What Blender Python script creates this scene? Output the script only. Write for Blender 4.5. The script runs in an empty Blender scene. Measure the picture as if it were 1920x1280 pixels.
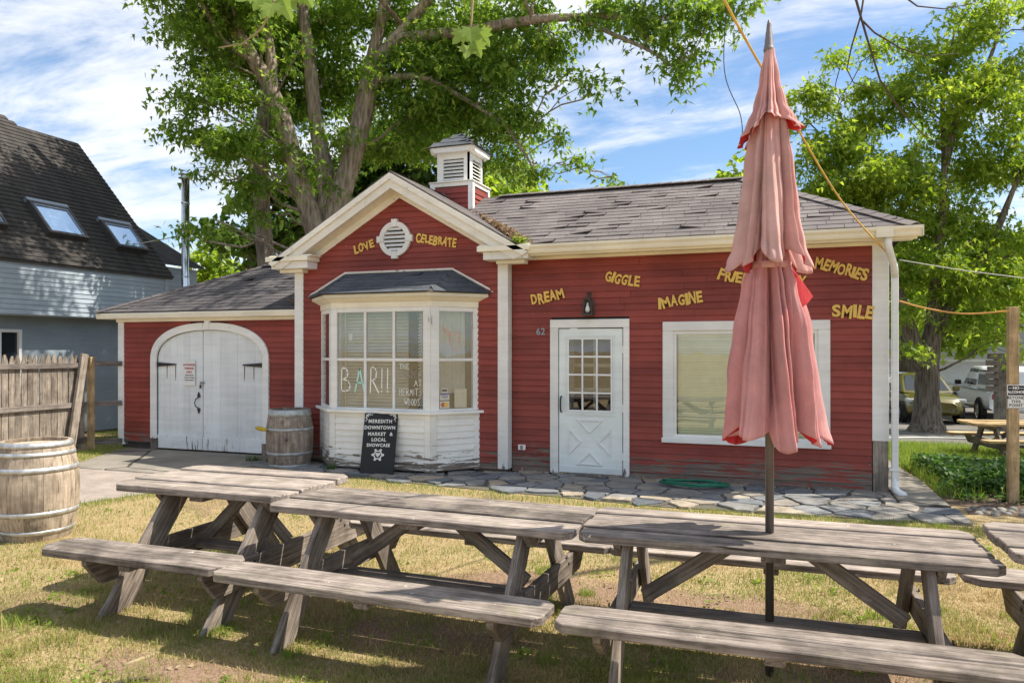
import bpy, math, random
import numpy as np
from mathutils import Vector, Matrix
R = math.radians
random.seed(7)
RNG = np.random.default_rng(11)
sc = bpy.context.scene
COL = sc.collection

# ------------------------------------------------------------------ camera, sky, sun, exposure
F_PX, CAM_H, HOR = 1400.0, 1.75, 655.0            # focal length in photo pixels, eye height, horizon row
PHI = math.atan(F_PX / 3860.0)
SPH, CPH = math.sin(PHI), math.cos(PHI)
cam_d = bpy.data.cameras.new('camera')
cam = bpy.data.objects.new('camera', cam_d)
COL.objects.link(cam)
cam.location = (0, 0, CAM_H)
cam.rotation_euler = (math.pi / 2, 0, PHI)
cam_d.sensor_width = 36.0
cam_d.lens = F_PX / 1920 * 36
cam_d.shift_y = (HOR - 640) / 1920
cam_d.clip_start = 0.05
cam_d.clip_end = 2000
sc.camera = cam

SUN = Vector((0.66, 0.25, 1.0)).normalized()      # towards the sun
sun_d = bpy.data.lights.new('sun', 'SUN')
sun_d.energy = 4.6
sun_d.angle = R(0.53)
sun_d.color = (1.0, 0.925, 0.80)
sun = bpy.data.objects.new('sun', sun_d)
COL.objects.link(sun)
sun.rotation_euler = SUN.to_track_quat('Z', 'Y').to_euler()
sun.location = (8, 4, 14)

world = bpy.data.worlds.new('World')
sc.world = world
world.use_nodes = True
wt = world.node_tree
wt.nodes.clear()
def wn(t, **kw):
    n = wt.nodes.new(t)
    for k, v in kw.items():
        setattr(n, k, v)
    return n
w_out = wn('ShaderNodeOutputWorld')
w_bg = wn('ShaderNodeBackground')
w_bg.inputs['Strength'].default_value = 0.15
sky = wn('ShaderNodeTexSky', sky_type='NISHITA', sun_disc=False)
sky.sun_elevation = math.asin(SUN.z)
sky.sun_rotation = math.atan2(SUN.x, SUN.y)
sky.air_density = 1.0
sky.dust_density = 0.6
sky.ozone_density = 2.0
# thin streaky cloud everywhere over the sky: noise on a plane high above
tc = wn('ShaderNodeTexCoord')
sep = wn('ShaderNodeSeparateXYZ')
wt.links.new(tc.outputs['Generated'], sep.inputs[0])
def wmath(op, a, b=None):
    n = wn('ShaderNodeMath', operation=op)
    for i, v in enumerate((a, b)):
        if v is None:
            continue
        if isinstance(v, (int, float)):
            n.inputs[i].default_value = v
        else:
            wt.links.new(v, n.inputs[i])
    return n.outputs[0]
zz = wmath('ADD', wmath('MAXIMUM', sep.outputs[2], 0.0), 0.16)
cx = wmath('DIVIDE', sep.outputs[0], zz)
cy = wmath('DIVIDE', sep.outputs[1], zz)
comb = wn('ShaderNodeCombineXYZ')
wt.links.new(cx, comb.inputs[0]); wt.links.new(cy, comb.inputs[1])
mp = wn('ShaderNodeMapping')
mp.inputs['Rotation'].default_value = (0, 0, R(24))
mp.inputs['Scale'].default_value = (0.52, 1.15, 1)
mp.inputs['Location'].default_value = (3.1, 7.4, 0)
wt.links.new(comb.outputs[0], mp.inputs[0])
def wnoise(scale, detail, rough, dist=0.0):
    n = wn('ShaderNodeTexNoise')
    n.inputs['Scale'].default_value = scale
    n.inputs['Detail'].default_value = detail
    n.inputs['Roughness'].default_value = rough
    n.inputs['Distortion'].default_value = dist
    wt.links.new(mp.outputs[0], n.inputs['Vector'])
    return n.outputs['Fac']
big = wnoise(1.0, 7, 0.6, 0.35)
fine = wnoise(3.4, 9, 0.66, 0.5)
cl = wmath('ADD', wmath('MULTIPLY', big, 0.68), wmath('MULTIPLY', fine, 0.32))
rmp = wn('ShaderNodeMapRange', interpolation_type='SMOOTHSTEP')
wt.links.new(cl, rmp.inputs[0])
rmp.inputs[1].default_value = 0.42
rmp.inputs[2].default_value = 0.58
rmp.inputs[3].default_value = 0.05
rmp.inputs[4].default_value = 0.93
mixc = wn('ShaderNodeMix', data_type='RGBA')
wt.links.new(rmp.outputs[0], mixc.inputs['Factor'])
hs = wn('ShaderNodeHueSaturation')
hs.inputs['Saturation'].default_value = 1.18
hs.inputs['Value'].default_value = 0.72
wt.links.new(sky.outputs[0], hs.inputs['Color'])
wt.links.new(hs.outputs[0], mixc.inputs['A'])
mixc.inputs['B'].default_value = (4.3, 4.4, 4.6, 1)
wt.links.new(mixc.outputs['Result'], w_bg.inputs['Color'])
wt.links.new(w_bg.outputs[0], w_out.inputs[0])

vs = sc.view_settings
vs.view_transform = 'Standard'
vs.look = 'None'
vs.gamma = 1.0
vs.use_curve_mapping = False
vs.exposure = 0.78
sc.render.engine = 'CYCLES'
sc.cycles.use_denoising = True
sc.cycles.max_bounces = 8
sc.cycles.transparent_max_bounces = 12
sc.cycles.caustics_reflective = False
sc.cycles.caustics_refractive = False

# ------------------------------------------------------------------ helpers
def at(px, py, d):
    """world point seen at photo pixel px, py at depth d metres"""
    u = (px - 960) / F_PX * d
    return Vector((u * CPH - d * SPH, u * SPH + d * CPH, CAM_H + (HOR - py) / F_PX * d))

def ground_z(x, y):
    """lawn is level; past the shop the land falls gently towards the car park"""
    return -0.045 * min(max(y - 11.0, 0.0), 16.0)

WM = {}
def reg(o, m=None):
    WM[o.name] = m if m is not None else Matrix.Identity(4)
def setparent(o, p):
    if p is not None:
        o.parent = p
        o.matrix_parent_inverse = WM[p.name].inverted()
def tag(o, label=None, cat=None, group=None, kind=None):
    if label: o['label'] = label
    if cat: o['category'] = cat
    if group: o['group'] = group
    if kind: o['kind'] = kind
    return o
def empty(name, loc, label=None, cat=None, group=None):
    o = bpy.data.objects.new(name, None)
    COL.objects.link(o)
    o.location = loc
    o.empty_display_size = 0.2
    reg(o, Matrix.Translation(Vector(loc)))
    return tag(o, label, cat, group)
def link(name, me, mats, parent=None, mw=None, smooth=False):
    o = bpy.data.objects.new(name, me)
    COL.objects.link(o)
    if mats is not None and len(me.materials) == 0:
        for m in (mats if isinstance(mats, (list, tuple)) else [mats]):
            me.materials.append(m)
    if mw is not None:
        o.matrix_basis = mw
    reg(o, mw)
    setparent(o, parent)
    if smooth:
        me.polygons.foreach_set('use_smooth', [True] * len(me.polygons))
    return o

class MB:
    def __init__(s):
        s.v = []; s.f = []; s.mi = []
    def add(s, vs, fs, mi=0):
        b = len(s.v)
        s.v += [tuple(p) for p in vs]
        s.f += [tuple(b + i for i in q) for q in fs]
        s.mi += [mi] * len(fs)
        return s
    def box(s, x0, x1, y0, y1, z0, z1, M=None, mi=0):
        p = [Vector((x, y, z)) for z in (z0, z1) for y in (y0, y1) for x in (x0, x1)]
        if M is not None:
            p = [M @ q for q in p]
        return s.add(p, [(0, 2, 3, 1), (4, 5, 7, 6), (0, 1, 5, 4), (2, 6, 7, 3), (0, 4, 6, 2), (1, 3, 7, 5)], mi)
    def prism(s, poly, h0, h1, M=None, mi=0):
        """poly: 2-D outline (counter-clockwise) in local XY, extruded from h0 to h1 along local Z"""
        n = len(poly)
        p = [Vector((a, b, h0)) for a, b in poly] + [Vector((a, b, h1)) for a, b in poly]
        if M is not None:
            p = [M @ q for q in p]
        fs = [tuple(range(n - 1, -1, -1)), tuple(range(n, 2 * n))]
        fs += [(i, (i + 1) % n, n + (i + 1) % n, n + i) for i in range(n)]
        return s.add(p, fs, mi)
    def ring(s, outer, inner, h0, h1, M=None, closed=False, mi=0):
        """band between two polylines of equal length, extruded"""
        n = len(outer)
        P = [Vector((a, b, h)) for h in (h0, h1) for a, b in list(outer) + list(inner)]
        if M is not None:
            P = [M @ q for q in P]
        fs = []
        m = n if closed else n - 1
        for i in range(m):
            j = (i + 1) % n
            fs += [(2 * n + i, 2 * n + j, 3 * n + j, 3 * n + i), (n + i, n + j, j, i),
                   (i, j, 2 * n + j, 2 * n + i), (n + j, n + i, 3 * n + i, 3 * n + j)]
        if not closed:
            fs += [(0, 2 * n, 3 * n, n), (n - 1, 2 * n - 1, 4 * n - 1, 3 * n - 1)]
        return s.add(P, fs, mi)
    def tube(s, pts, rad, seg=8, cap=True, mi=0, wob=0.0):
        pts = [Vector(p) for p in pts]
        n = len(pts)
        if not isinstance(rad, (list, tuple)):
            rad = [rad] * n
        t0 = (pts[1] - pts[0]).normalized()
        up = Vector((0, 0, 1)) if abs(t0.z) < 0.9 else Vector((1, 0, 0))
        a = t0.cross(up).normalized()
        V = []; fs = []
        for i in range(n):
            t = (pts[min(i + 1, n - 1)] - pts[max(i - 1, 0)]).normalized()
            a = (a - t * a.dot(t)).normalized()
            b = t.cross(a)
            for k in range(seg):
                an = 2 * math.pi * k / seg
                r = rad[i] * (1 + (random.uniform(-wob, wob) if wob else 0))
                V.append(pts[i] + (a * math.cos(an) + b * math.sin(an)) * r)
        for i in range(n - 1):
            for k in range(seg):
                q = (k + 1) % seg
                fs.append((i * seg + k, i * seg + q, (i + 1) * seg + q, (i + 1) * seg + k))
        if cap:
            fs.append(tuple(range(seg - 1, -1, -1)))
            fs.append(tuple((n - 1) * seg + k for k in range(seg)))
        return s.add(V, fs, mi)
    def lathe(s, prof, seg=32, M=None, a0=0.0, a1=2 * math.pi, mi=0, cap=False):
        full = abs(a1 - a0 - 2 * math.pi) < 1e-6
        m = seg if full else seg + 1
        V = []
        for k in range(m):
            an = a0 + (a1 - a0) * k / seg
            for r, z in prof:
                q = Vector((r * math.cos(an), r * math.sin(an), z))
                V.append(M @ q if M is not None else q)
        n = len(prof); fs = []
        for k in range(seg):
            q = (k + 1) % m
            for i in range(n - 1):
                fs.append((k * n + i, q * n + i, q * n + i + 1, k * n + i + 1))
        if cap:
            fs.append(tuple(k * n for k in range(m - 1, -1, -1)))
            fs.append(tuple(k * n + n - 1 for k in range(m)))
        return s.add(V, fs, mi)
    def mesh(s, name):
        me = bpy.data.meshes.new(name)
        me.from_pydata(s.v, [], s.f)
        if any(s.mi):
            me.polygons.foreach_set('material_index', s.mi)
        me.update()
        return me
    def build(s, name, mats, parent=None, mw=None, smooth=False, bevel=0.0, seg=1):
        """vertices were given in world space: put the origin on the piece unless mw is set"""
        if mw is None:
            c = sum((Vector(p) for p in s.v), Vector()) / len(s.v)
            s.v = [tuple(Vector(p) - c) for p in s.v]
            mw = Matrix.Translation(c)
        o = link(name, s.mesh(name), mats, parent, mw, smooth)
        if bevel:
            b = o.modifiers.new('bevel', 'BEVEL')
            b.width = bevel; b.segments = seg; b.limit_method = 'ANGLE'; b.angle_limit = R(40)
        return o

def np_mesh(name, verts, faces_flat, loop_tot):
    me = bpy.data.meshes.new(name)
    nv = len(verts); nl = len(faces_flat); nf = len(loop_tot)
    me.vertices.add(nv); me.loops.add(nl); me.polygons.add(nf)
    me.vertices.foreach_set('co', np.ascontiguousarray(verts, dtype=np.float32).ravel())
    me.loops.foreach_set('vertex_index', np.ascontiguousarray(faces_flat, dtype=np.int32))
    st = np.zeros(nf, dtype=np.int32)
    st[1:] = np.cumsum(loop_tot)[:-1]
    me.polygons.foreach_set('loop_start', st)
    me.update(calc_edges=True)
    me.validate()
    return me

def frame(o, u, n=None, z=Vector((0, 0, 1))):
    """matrix with local X=u, local Y=outward normal n, local Z=z, origin o"""
    u = Vector(u).normalized(); z = Vector(z).normalized()
    n = Vector(n).normalized() if n is not None else z.cross(u)
    return Matrix(((u.x, n.x, z.x, o[0]), (u.y, n.y, z.y, o[1]), (u.z, n.z, z.z, o[2]), (0, 0, 0, 1)))

def plank(name, a, b, width, thick, up, mat, parent, cut=0.0, cut2=None, bev=0.005, skew=(0, 0), mw_only=False):
    """board from a to b (centre line); local X runs along it, Y across the width, Z through the thickness"""
    a = Vector(a); b = Vector(b)
    u = (b - a).normalized()
    z = Vector(up); z = (z - u * z.dot(u)).normalized()
    y = z.cross(u)
    L = (b - a).length / 2; w = width / 2
    c2 = cut if cut2 is None else cut2
    # cut: chamfer on the -Y corners, cut2: on the +Y corners; skew shifts the ends of the -Y edge
    out = []
    out += [(-L + cut + skew[0], -w), (L - cut + skew[1], -w)]
    out += [(L + skew[1], -w + cut)] if cut else []
    out += [(L, w - c2)] if c2 else []
    out += [(L - c2, w), (-L + c2, w)]
    out += [(-L, w - c2)] if c2 else []
    out += [(-L + skew[0], -w + cut)] if cut else []
    mb = MB().prism(out, -thick / 2, thick / 2)
    M = Matrix(((u.x, y.x, z.x, 0), (u.y, y.y, z.y, 0), (u.z, y.z, z.z, 0), (0, 0, 0, 1)))
    M.translation = (a + b) / 2
    return mb.build(name, mat, parent, M, bevel=bev)

def smoothstep(e0, e1, x):
    t = np.clip((x - e0) / (e1 - e0), 0, 1)
    return t * t * (3 - 2 * t)
def vnoise(x, y, sd=0):
    """smooth value noise in numpy, 0..1"""
    def h(i, j):
        n = (i * 374761393 + j * 668265263 + sd * 974634777) & 0x7fffffff
        n = ((n ^ (n >> 13)) * 1274126177) & 0x7fffffff
        return ((n ^ (n >> 16)) & 0xffff) / 65535.0
    xi = np.floor(x).astype(np.int64); yi = np.floor(y).astype(np.int64)
    fx = x - xi; fy = y - yi
    fx = fx * fx * (3 - 2 * fx); fy = fy * fy * (3 - 2 * fy)
    return (h(xi, yi) * (1 - fx) + h(xi + 1, yi) * fx) * (1 - fy) + (h(xi, yi + 1) * (1 - fx) + h(xi + 1, yi + 1) * fx) * fy

# ------------------------------------------------------------------ lettering
_txt = {}
def text_verts(s, size=1.0, offset=0.0, extrude=0.0, spacing=1.0, shear=0.0):
    """mesh of a text line centred on its own box, in local XY"""
    key = (s, size, offset, extrude, spacing, shear)
    if key in _txt:
        return _txt[key]
    cu = bpy.data.curves.new('t', 'FONT')
    cu.body = s; cu.size = size; cu.offset = offset; cu.extrude = extrude
    cu.space_character = spacing; cu.shear = shear
    cu.align_x = 'CENTER'; cu.align_y = 'CENTER'; cu.resolution_u = 3
    ob = bpy.data.objects.new('t', cu)
    me = ob.to_mesh()
    v = [tuple(p.co) for p in me.vertices]
    f = [tuple(p.vertices) for p in me.polygons]
    ob.to_mesh_clear()
    bpy.data.objects.remove(ob); bpy.data.curves.remove(cu)
    _txt[key] = (v, f)
    return v, f
def add_text(mb, s, M, size, offset=0.0, extrude=0.0, spacing=1.0, mi=0, sx=1.0):
    v, f = text_verts(s, size, offset, extrude, spacing)
    mb.add([M @ Vector((p[0] * sx, p[1], p[2])) for p in v], f, mi)

STROKE = {
 'A': [[(0, 0), (.5, 1), (1, 0)], [(.2, .4), (.8, .4)]],
 'B': [[(0, 0), (.03, 1), (.5, .98), (.72, .82), (.65, .62), (.15, .5)], [(.15, .5), (.7, .45), (1, .25), (.85, .06), (.4, 0), (0, .02)]],
 'R': [[(0, 0), (.04, 1), (.5, 1), (.75, .85), (.68, .6), (.1, .48)], [(.3, .48), (1, 0)]],
 '!': [[(.5, 1), (.5, .2)], [(.5, .08), (.5, .03)]],
 'T': [[(0, 1), (1, 1)], [(.5, 1), (.48, 0)]], 'H': [[(0, 0), (0, 1)], [(.8, 1), (.8, 0)], [(0, .5), (.8, .5)]],
 'E': [[(.8, 1), (0, .95), (0, 0), (.8, 0)], [(0, .5), (.65, .5)]],
 'G': [[(.9, .85), (.5, 1), (.05, .6), (.15, .15), (.6, 0), (.9, .3), (.5, .4)]],
 'D': [[(0, 0), (0, 1), (.5, .95), (.9, .5), (.5, .05), (0, 0)]], 'N': [[(0, 0), (0, 1), (.8, 0), (.8, 1)]],
 'M': [[(0, 0), (.1, 1), (.45, .3), (.8, 1), (.95, 0)]], 'I': [[(.4, 0), (.4, 1)]],
 'W': [[(0, 1), (.25, 0), (.5, .7), (.75, 0), (1, 1)]], 'O': [[(.5, 1), (.1, .7), (.1, .25), (.5, 0), (.85, .25), (.85, .7), (.5, 1)]],
 'S': [[(.8, .9), (.4, 1), (.1, .75), (.5, .5), (.85, .25), (.45, 0), (.05, .12)]]}
def strokes(mb, word, M, h, w, lw, gap=0.35, mi=0):
    x = 0
    for ch in word:
        if ch in STROKE:
            cw = w * (0.35 if ch in 'I!' else 1.0)
            for pl in STROKE[ch]:
                pts = [Vector((x + a * cw + random.uniform(-.03, .03) * w, b * h + random.uniform(-.02, .02) * h, 0)) for a, b in pl]
                for p, q in zip(pts, pts[1:]):
                    t = (q - p)
                    if t.length < 1e-6: continue
                    t.normalize(); nn = Vector((-t.y, t.x, 0)) * lw * random.uniform(.4, .6)
                    e = t * lw * .3
                    mb.add([M @ (p - nn - e), M @ (q - nn + e), M @ (q + nn + e), M @ (p + nn - e)], [(0, 1, 2, 3)], mi)
            x += cw + gap * w
        else:
            x += w * 0.8
# ------------------------------------------------------------------ materials
class Sh:
    def __init__(s, name):
        s.m = bpy.data.materials.new(name); s.m.use_nodes = True
        s.t = s.m.node_tree; s.t.nodes.clear()
        s.out = s.t.nodes.new('ShaderNodeOutputMaterial')
    def n(s, typ, ins=None, **props):
        nd = s.t.nodes.new(typ)
        for k, v in props.items(): setattr(nd, k, v)
        for k, v in (ins or {}).items(): s.put(nd.inputs[k], v)
        return nd
    def put(s, sock, v):
        if isinstance(v, bpy.types.NodeSocket): s.t.links.new(v, sock)
        elif isinstance(v, (tuple, list)) and len(v) == 3 and sock.type == 'RGBA': sock.default_value = (*v, 1)
        else: sock.default_value = v
    def pos(s): return s.n('ShaderNodeNewGeometry').outputs['Position']
    def obj(s, rnd=True):
        c = s.n('ShaderNodeTexCoord').outputs['Object']
        if not rnd: return c
        r = s.rand()
        k = s.n('ShaderNodeVectorMath', operation='SCALE'); s.put(k.inputs[0], (37.0, 91.0, 53.0)); s.put(k.inputs['Scale'], r)
        a = s.n('ShaderNodeVectorMath', operation='ADD'); s.put(a.inputs[0], c); s.put(a.inputs[1], k.outputs[0])
        return a.outputs[0]
    def rand(s): return s.n('ShaderNodeObjectInfo').outputs['Random']
    def island(s): return s.n('ShaderNodeNewGeometry').outputs['Random Per Island']
    def map(s, v, scale=(1, 1, 1), rot=(0, 0, 0), loc=(0, 0, 0)):
        m = s.n('ShaderNodeMapping'); s.put(m.inputs[0], v)
        m.inputs['Scale'].default_value = scale; m.inputs['Rotation'].default_value = rot; m.inputs['Location'].default_value = loc
        return m.outputs[0]
    def noise(s, v, scale=5, detail=4, rough=.55, dist=0.0):
        return s.n('ShaderNodeTexNoise', {'Vector': v, 'Scale': scale, 'Detail': detail, 'Roughness': rough, 'Distortion': dist}).outputs['Fac']
    def vor(s, v, scale=5, feature='F1', out='Distance'):
        return s.n('ShaderNodeTexVoronoi', {'Vector': v, 'Scale': scale}, feature=feature).outputs[out]
    def math(s, op, a, b=0.0, c=None, clamp=False):
        m = s.n('ShaderNodeMath', operation=op, use_clamp=clamp)
        s.put(m.inputs[0], a); s.put(m.inputs[1], b)
        if c is not None: s.put(m.inputs[2], c)
        return m.outputs[0]
    def rng(s, v, a, b, c=0.0, d=1.0, smooth=True):
        m = s.n('ShaderNodeMapRange', interpolation_type='SMOOTHSTEP' if smooth else 'LINEAR')
        for i, x in enumerate((v, a, b, c, d)): s.put(m.inputs[i], x)
        return m.outputs[0]
    def ramp(s, fac, stops):
        r = s.n('ShaderNodeValToRGB'); s.put(r.inputs[0], fac); e = r.color_ramp.elements
        while len(e) < len(stops): e.new(0.5)
        for el, (p, c) in zip(e, stops): el.position = p; el.color = (*c, 1)
        return r.outputs[0]
    def mix(s, f, a, b, mode='MIX'):
        m = s.n('ShaderNodeMix', data_type='RGBA', blend_type=mode)
        s.put(m.inputs['Factor'], f); s.put(m.inputs['A'], a); s.put(m.inputs['B'], b)
        return m.outputs['Result']
    def gain(s, col, f):
        h = s.n('ShaderNodeHueSaturation'); s.put(h.inputs['Color'], col); s.put(h.inputs['Value'], f)
        return h.outputs[0]
    def xyz(s, v):
        return s.n('ShaderNodeSeparateXYZ', {0: v}).outputs
    def bump(s, h, strength=.4, dist=.01):
        return s.n('ShaderNodeBump', {'Height': h, 'Strength': strength, 'Distance': dist}).outputs[0]
    def principled(s, base, rough=.7, spec=.3, normal=None, metal=0.0, **kw):
        b = s.n('ShaderNodeBsdfPrincipled')
        s.put(b.inputs['Base Color'], base); s.put(b.inputs['Roughness'], rough)
        s.put(b.inputs['Specular IOR Level'], spec); s.put(b.inputs['Metallic'], metal)
        if normal is not None: s.put(b.inputs['Normal'], normal)
        for k, v in kw.items(): s.put(b.inputs[k.replace('_', ' ')], v)
        return b.outputs[0]
    def end(s, surf):
        s.t.links.new(surf, s.out.inputs[0]); return s.m

MT = {}
def simple(name, col, rough=.6, spec=.3, metal=0.0, var=.12, scale=6.0, bump=.0):
    s = Sh(name); v = s.obj(); nz = s.noise(v, scale, 5, .6)
    c = s.gain(col, s.rng(nz, .25, .75, 1 - var, 1 + var))
    nrm = s.bump(nz, bump, .01) if bump else None
    MT[name] = s.end(s.principled(c, s.rng(nz, .2, .8, max(rough - .1, 0), min(rough + .1, 1)), spec, nrm, metal))
    return MT[name]

def painted(name, col, wood=(.23, .19, .155), amount=.5, low=0.0, lowz=.6, streak=(2.2, 2.2, 26), fleck=None, dirt=.25, rough=.55, tone=.13):
    """old house paint: tone changes, hairline peeling along the boards, bare wood where it has gone"""
    s = Sh(name); p = s.pos(); r = s.rand()
    big = s.noise(p, 1.3, 3, .5)
    c = s.gain(col, s.math('ADD', s.rng(s.math('ADD', s.math('MULTIPLY', big, .55), s.math('MULTIPLY', s.noise(s.map(p, (1.5, 1.5, 14)), 1.0, 5, .7), .45)), .3, .7, 1 - tone, 1 + tone * .9), s.math('MULTIPLY', s.math('SUBTRACT', r, .5), tone * 1.1)))
    grime = s.noise(s.map(p, (9, 9, 1.6)), 1.0, 5, .65)
    c = s.mix(s.math('MULTIPLY', s.rng(grime, .5, .8), dirt), c, s.gain(c, .6))
    pn = s.noise(s.map(p, streak), 1.0, 7, .68, .3)
    pn2 = s.noise(p, 1.1, 3, .6)
    z = s.xyz(p)[2]
    thr = .735 - .10 * amount
    t = s.math('ADD', pn, s.math('MULTIPLY', s.math('SUBTRACT', pn2, .5), .22))
    if low:
        t = s.math('ADD', t, s.math('MULTIPLY', s.rng(z, lowz, 0.02), low))
    peel = s.rng(t, thr, thr + .025)
    wd = s.noise(s.map(p, (3, 3, 60)), 1.0, 5, .6)
    wc = s.ramp(wd, [(.25, tuple(k * .45 for k in wood)), (.7, wood), (.95, tuple(min(1, k * 1.5) for k in wood))])
    c2 = s.mix(peel, c, wc)
    if fleck:
        fl = s.noise(p, 34, 3, .5)
        fm = s.math('MULTIPLY', s.rng(fl, .735, .75), s.rng(s.noise(p, 2.0, 2, .5), .5, .62))
        c2 = s.mix(fm, c2, fleck)
    h = s.math('SUBTRACT', s.math('MULTIPLY', wd, .25), s.math('MULTIPLY', peel, .6))
    MT[name] = s.end(s.principled(c2, s.mix(peel, (rough,) * 3, (.9,) * 3), .3, s.bump(h, .35, .004)))
    return MT[name]

def wood(name, light, dark, axis=0, rough=.85, speck=0.0, lichen=0.0, freq=1.0, var=.3):
    """weathered timber, grain along the given local axis"""
    s = Sh(name); v = s.obj(); r = s.rand()
    sc1 = [46 * freq] * 3; sc1[axis] = 1.9
    sc2 = [170 * freq] * 3; sc2[axis] = 6.0
    g1 = s.noise(s.map(v, sc1), 1.0, 6, .62, .6)
    g2 = s.noise(s.map(v, sc2), 1.0, 4, .6, .2)
    g = s.math('ADD', s.math('MULTIPLY', g1, .62), s.math('MULTIPLY', g2, .38))
    mid = tuple((a + b) / 2 for a, b in zip(light, dark))
    c = s.ramp(g, [(.34, dark), (.47, mid), (.58, light)])
    blot = s.noise(v, 4.5, 5, .65)
    c = s.gain(c, s.math('ADD', s.rng(blot, .3, .7, .66, 1.26), s.math('MULTIPLY', s.math('SUBTRACT', r, .5), var)))
    crack = s.noise(s.map(v, [sc2[i] * (.55 if i != axis else .5) for i in range(3)]), 1.0, 2, .4, .8)
    cm = s.rng(crack, .335, .30)
    c = s.mix(s.math('MULTIPLY', cm, .75), c, tuple(k * .3 for k in dark))
    if speck:
        sp = s.noise(v, 11, 5, .7)
        c = s.mix(s.math('MULTIPLY', s.rng(sp, .665, .70), speck), c, (.62, .6, .55))
    if lichen:
        li = s.noise(v, 5, 5, .7)
        c = s.mix(s.math('MULTIPLY', s.rng(li, .55, .72), lichen), c, (.20, .20, .10))
    h = s.math('SUBTRACT', g, s.math('MULTIPLY', cm, .6))
    MT[name] = s.end(s.principled(c, rough, .2, s.bump(h, .55, .004)))
    return MT[name]

painted('red_paint', (.262, .054, .040), amount=.36, low=.28, lowz=.66, fleck=(.6, .42, .34), tone=.26, dirt=.35)
painted('white_paint', (.80, .80, .77), wood=(.24, .21, .18), amount=.50, low=.19, lowz=.38, streak=(16, 16, 3.0), dirt=.22)
painted('white_clapboard_paint', (.80, .80, .76), wood=(.26, .22, .18), amount=.52, low=.27, lowz=.5, streak=(2.5, 2.5, 26), dirt=.25)
painted('cream_bounce_paint', (.83, .785, .645), wood=(.30, .26, .2), amount=.20, streak=(3, 3, 14), dirt=.25)  # cream tone, partly the lawn's warm bounce put into the trim colour
painted('rake_paint', (.82, .79, .70), wood=(.28, .25, .21), amount=.6, streak=(3, 3, 9), dirt=.3)
painted('door_white_paint', (.76, .79, .79), wood=(.3, .27, .23), amount=.32, low=.10, lowz=.9, streak=(22, 22, 2.0), dirt=.2)
painted('storm_door_paint', (.74, .79, .77), wood=(.3, .27, .23), amount=.08, dirt=.15, rough=.4)
painted('vinyl_white', (.80, .81, .80), amount=0.0, dirt=.15, rough=.35)
painted('neighbour_paint', (.36, .42, .48), wood=(.3, .3, .3), amount=.02, dirt=.15)
painted('neighbour_brick_paint', (.29, .345, .395), wood=(.2, .2, .2), amount=.02, dirt=.2)
painted('yellow_sign_paint', (.74, .49, .115), wood=(.45, .35, .2), amount=.22, streak=(6, 6, 6), dirt=.2)
wood('table_wood', (.345, .295, .258), (.075, .058, .048), 0, speck=.75, lichen=.35, var=.7)
wood('table_frame_wood', (.28, .235, .20), (.08, .062, .05), 0, speck=.2, lichen=.25)
wood('post_wood', (.52, .38, .21), (.30, .205, .105), 2, freq=.8, var=.1)
wood('fence_wood', (.31, .265, .22), (.125, .10, .082), 2, freq=.7, var=.45)
wood('fence_rail_wood', (.23, .20, .18), (.085, .07, .06), 0)
wood('bare_post_wood', (.30, .26, .215), (.10, .085, .07), 2)
wood('barrel_wood', (.47, .385, .295), (.25, .195, .145), 2, freq=.6, var=.28)
wood('old_barrel_wood', (.34, .29, .245), (.13, .105, .085), 2, freq=.8, var=.25)
wood('new_table_wood', (.55, .40, .22), (.32, .21, .10), 0)
simple('hoop_metal', (.52, .53, .54), .5, .5, .75, .25, 14)
simple('old_hoop_metal', (.40, .43, .44), .6, .4, .45, .3, 14)
simple('dark_metal', (.045, .042, .045), .5, .4, .3, .3)
simple('umbrella_pole_metal', (.125, .11, .10), .38, .5, .5, .12)
simple('finial_plastic', (.17, .15, .16), .5, .4)
simple('steel_flue', (.62, .64, .66), .22, .5, 1.0, .2, 3)
simple('black_board', (.018, .019, .021), .55, .3, 0, .3, 4)
simple('chalk_white', (.72, .73, .70), .85, .1)
simple('marker_white', (.85, .86, .82), .7, .1, 0, .1)
simple('marker_aqua', (.45, .80, .74), .7, .1, 0, .1)
simple('marker_faint', (.42, .40, .35), .8, .1, 0, .1)
simple('marker_pink', (.72, .34, .32), .8, .1, 0, .1)
simple('sign_white', (.80, .80, .78), .45, .4, 0, .05)
simple('sign_red', (.42, .07, .06), .5, .3, 0, .1)
simple('sign_black', (.025, .025, .028), .5, .3, 0, .1)
simple('card_blue', (.03, .09, .40), .4, .4, 0, .05)
simple('card_red', (.60, .05, .03), .4, .4, 0, .05)
simple('card_yellow', (.75, .55, .08), .4, .4, 0, .05)
simple('paper_cream', (.66, .61, .50), .8, .2, 0, .1)
simple('number_metal', (.25, .25, .27), .4, .5, .7, .2)
simple('lamp_metal', (.085, .075, .065), .55, .4, .4, .25)
simple('bulb_glass', (.85, .85, .82), .15, .6, 0, .05)
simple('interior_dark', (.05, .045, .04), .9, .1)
simple('deck_board', (.10, .09, .085), .9, .1)
simple('blind_beige', (.60, .565, .47), .7, .2, 0, .08)
simple('blind_cream', (.86, .81, .52), .6, .25, 0, .06)
simple('curtain_cloth', (.50, .49, .43), .9, .1, 0, .15, 3)
simple('hose_green', (.02, .17, .10), .45, .4)
simple('hose_white', (.6, .6, .56), .6, .3)
simple('cord_orange', (.62, .33, .10), .7, .2)
simple('cord_yellow', (.68, .45, .13), .7, .2)
simple('cable_black', (.025, .025, .028), .6, .3)
simple('cable_grey', (.55, .55, .52), .6, .3)
simple('twig_bark', (.09, .065, .05), .8, .2)
simple('twig_pale', (.34, .28, .16), .7, .2)
simple('glove_yellow', (.45, .33, .04), .8, .2)
simple('tyre_rubber', (.02, .02, .021), .85, .2)
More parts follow.
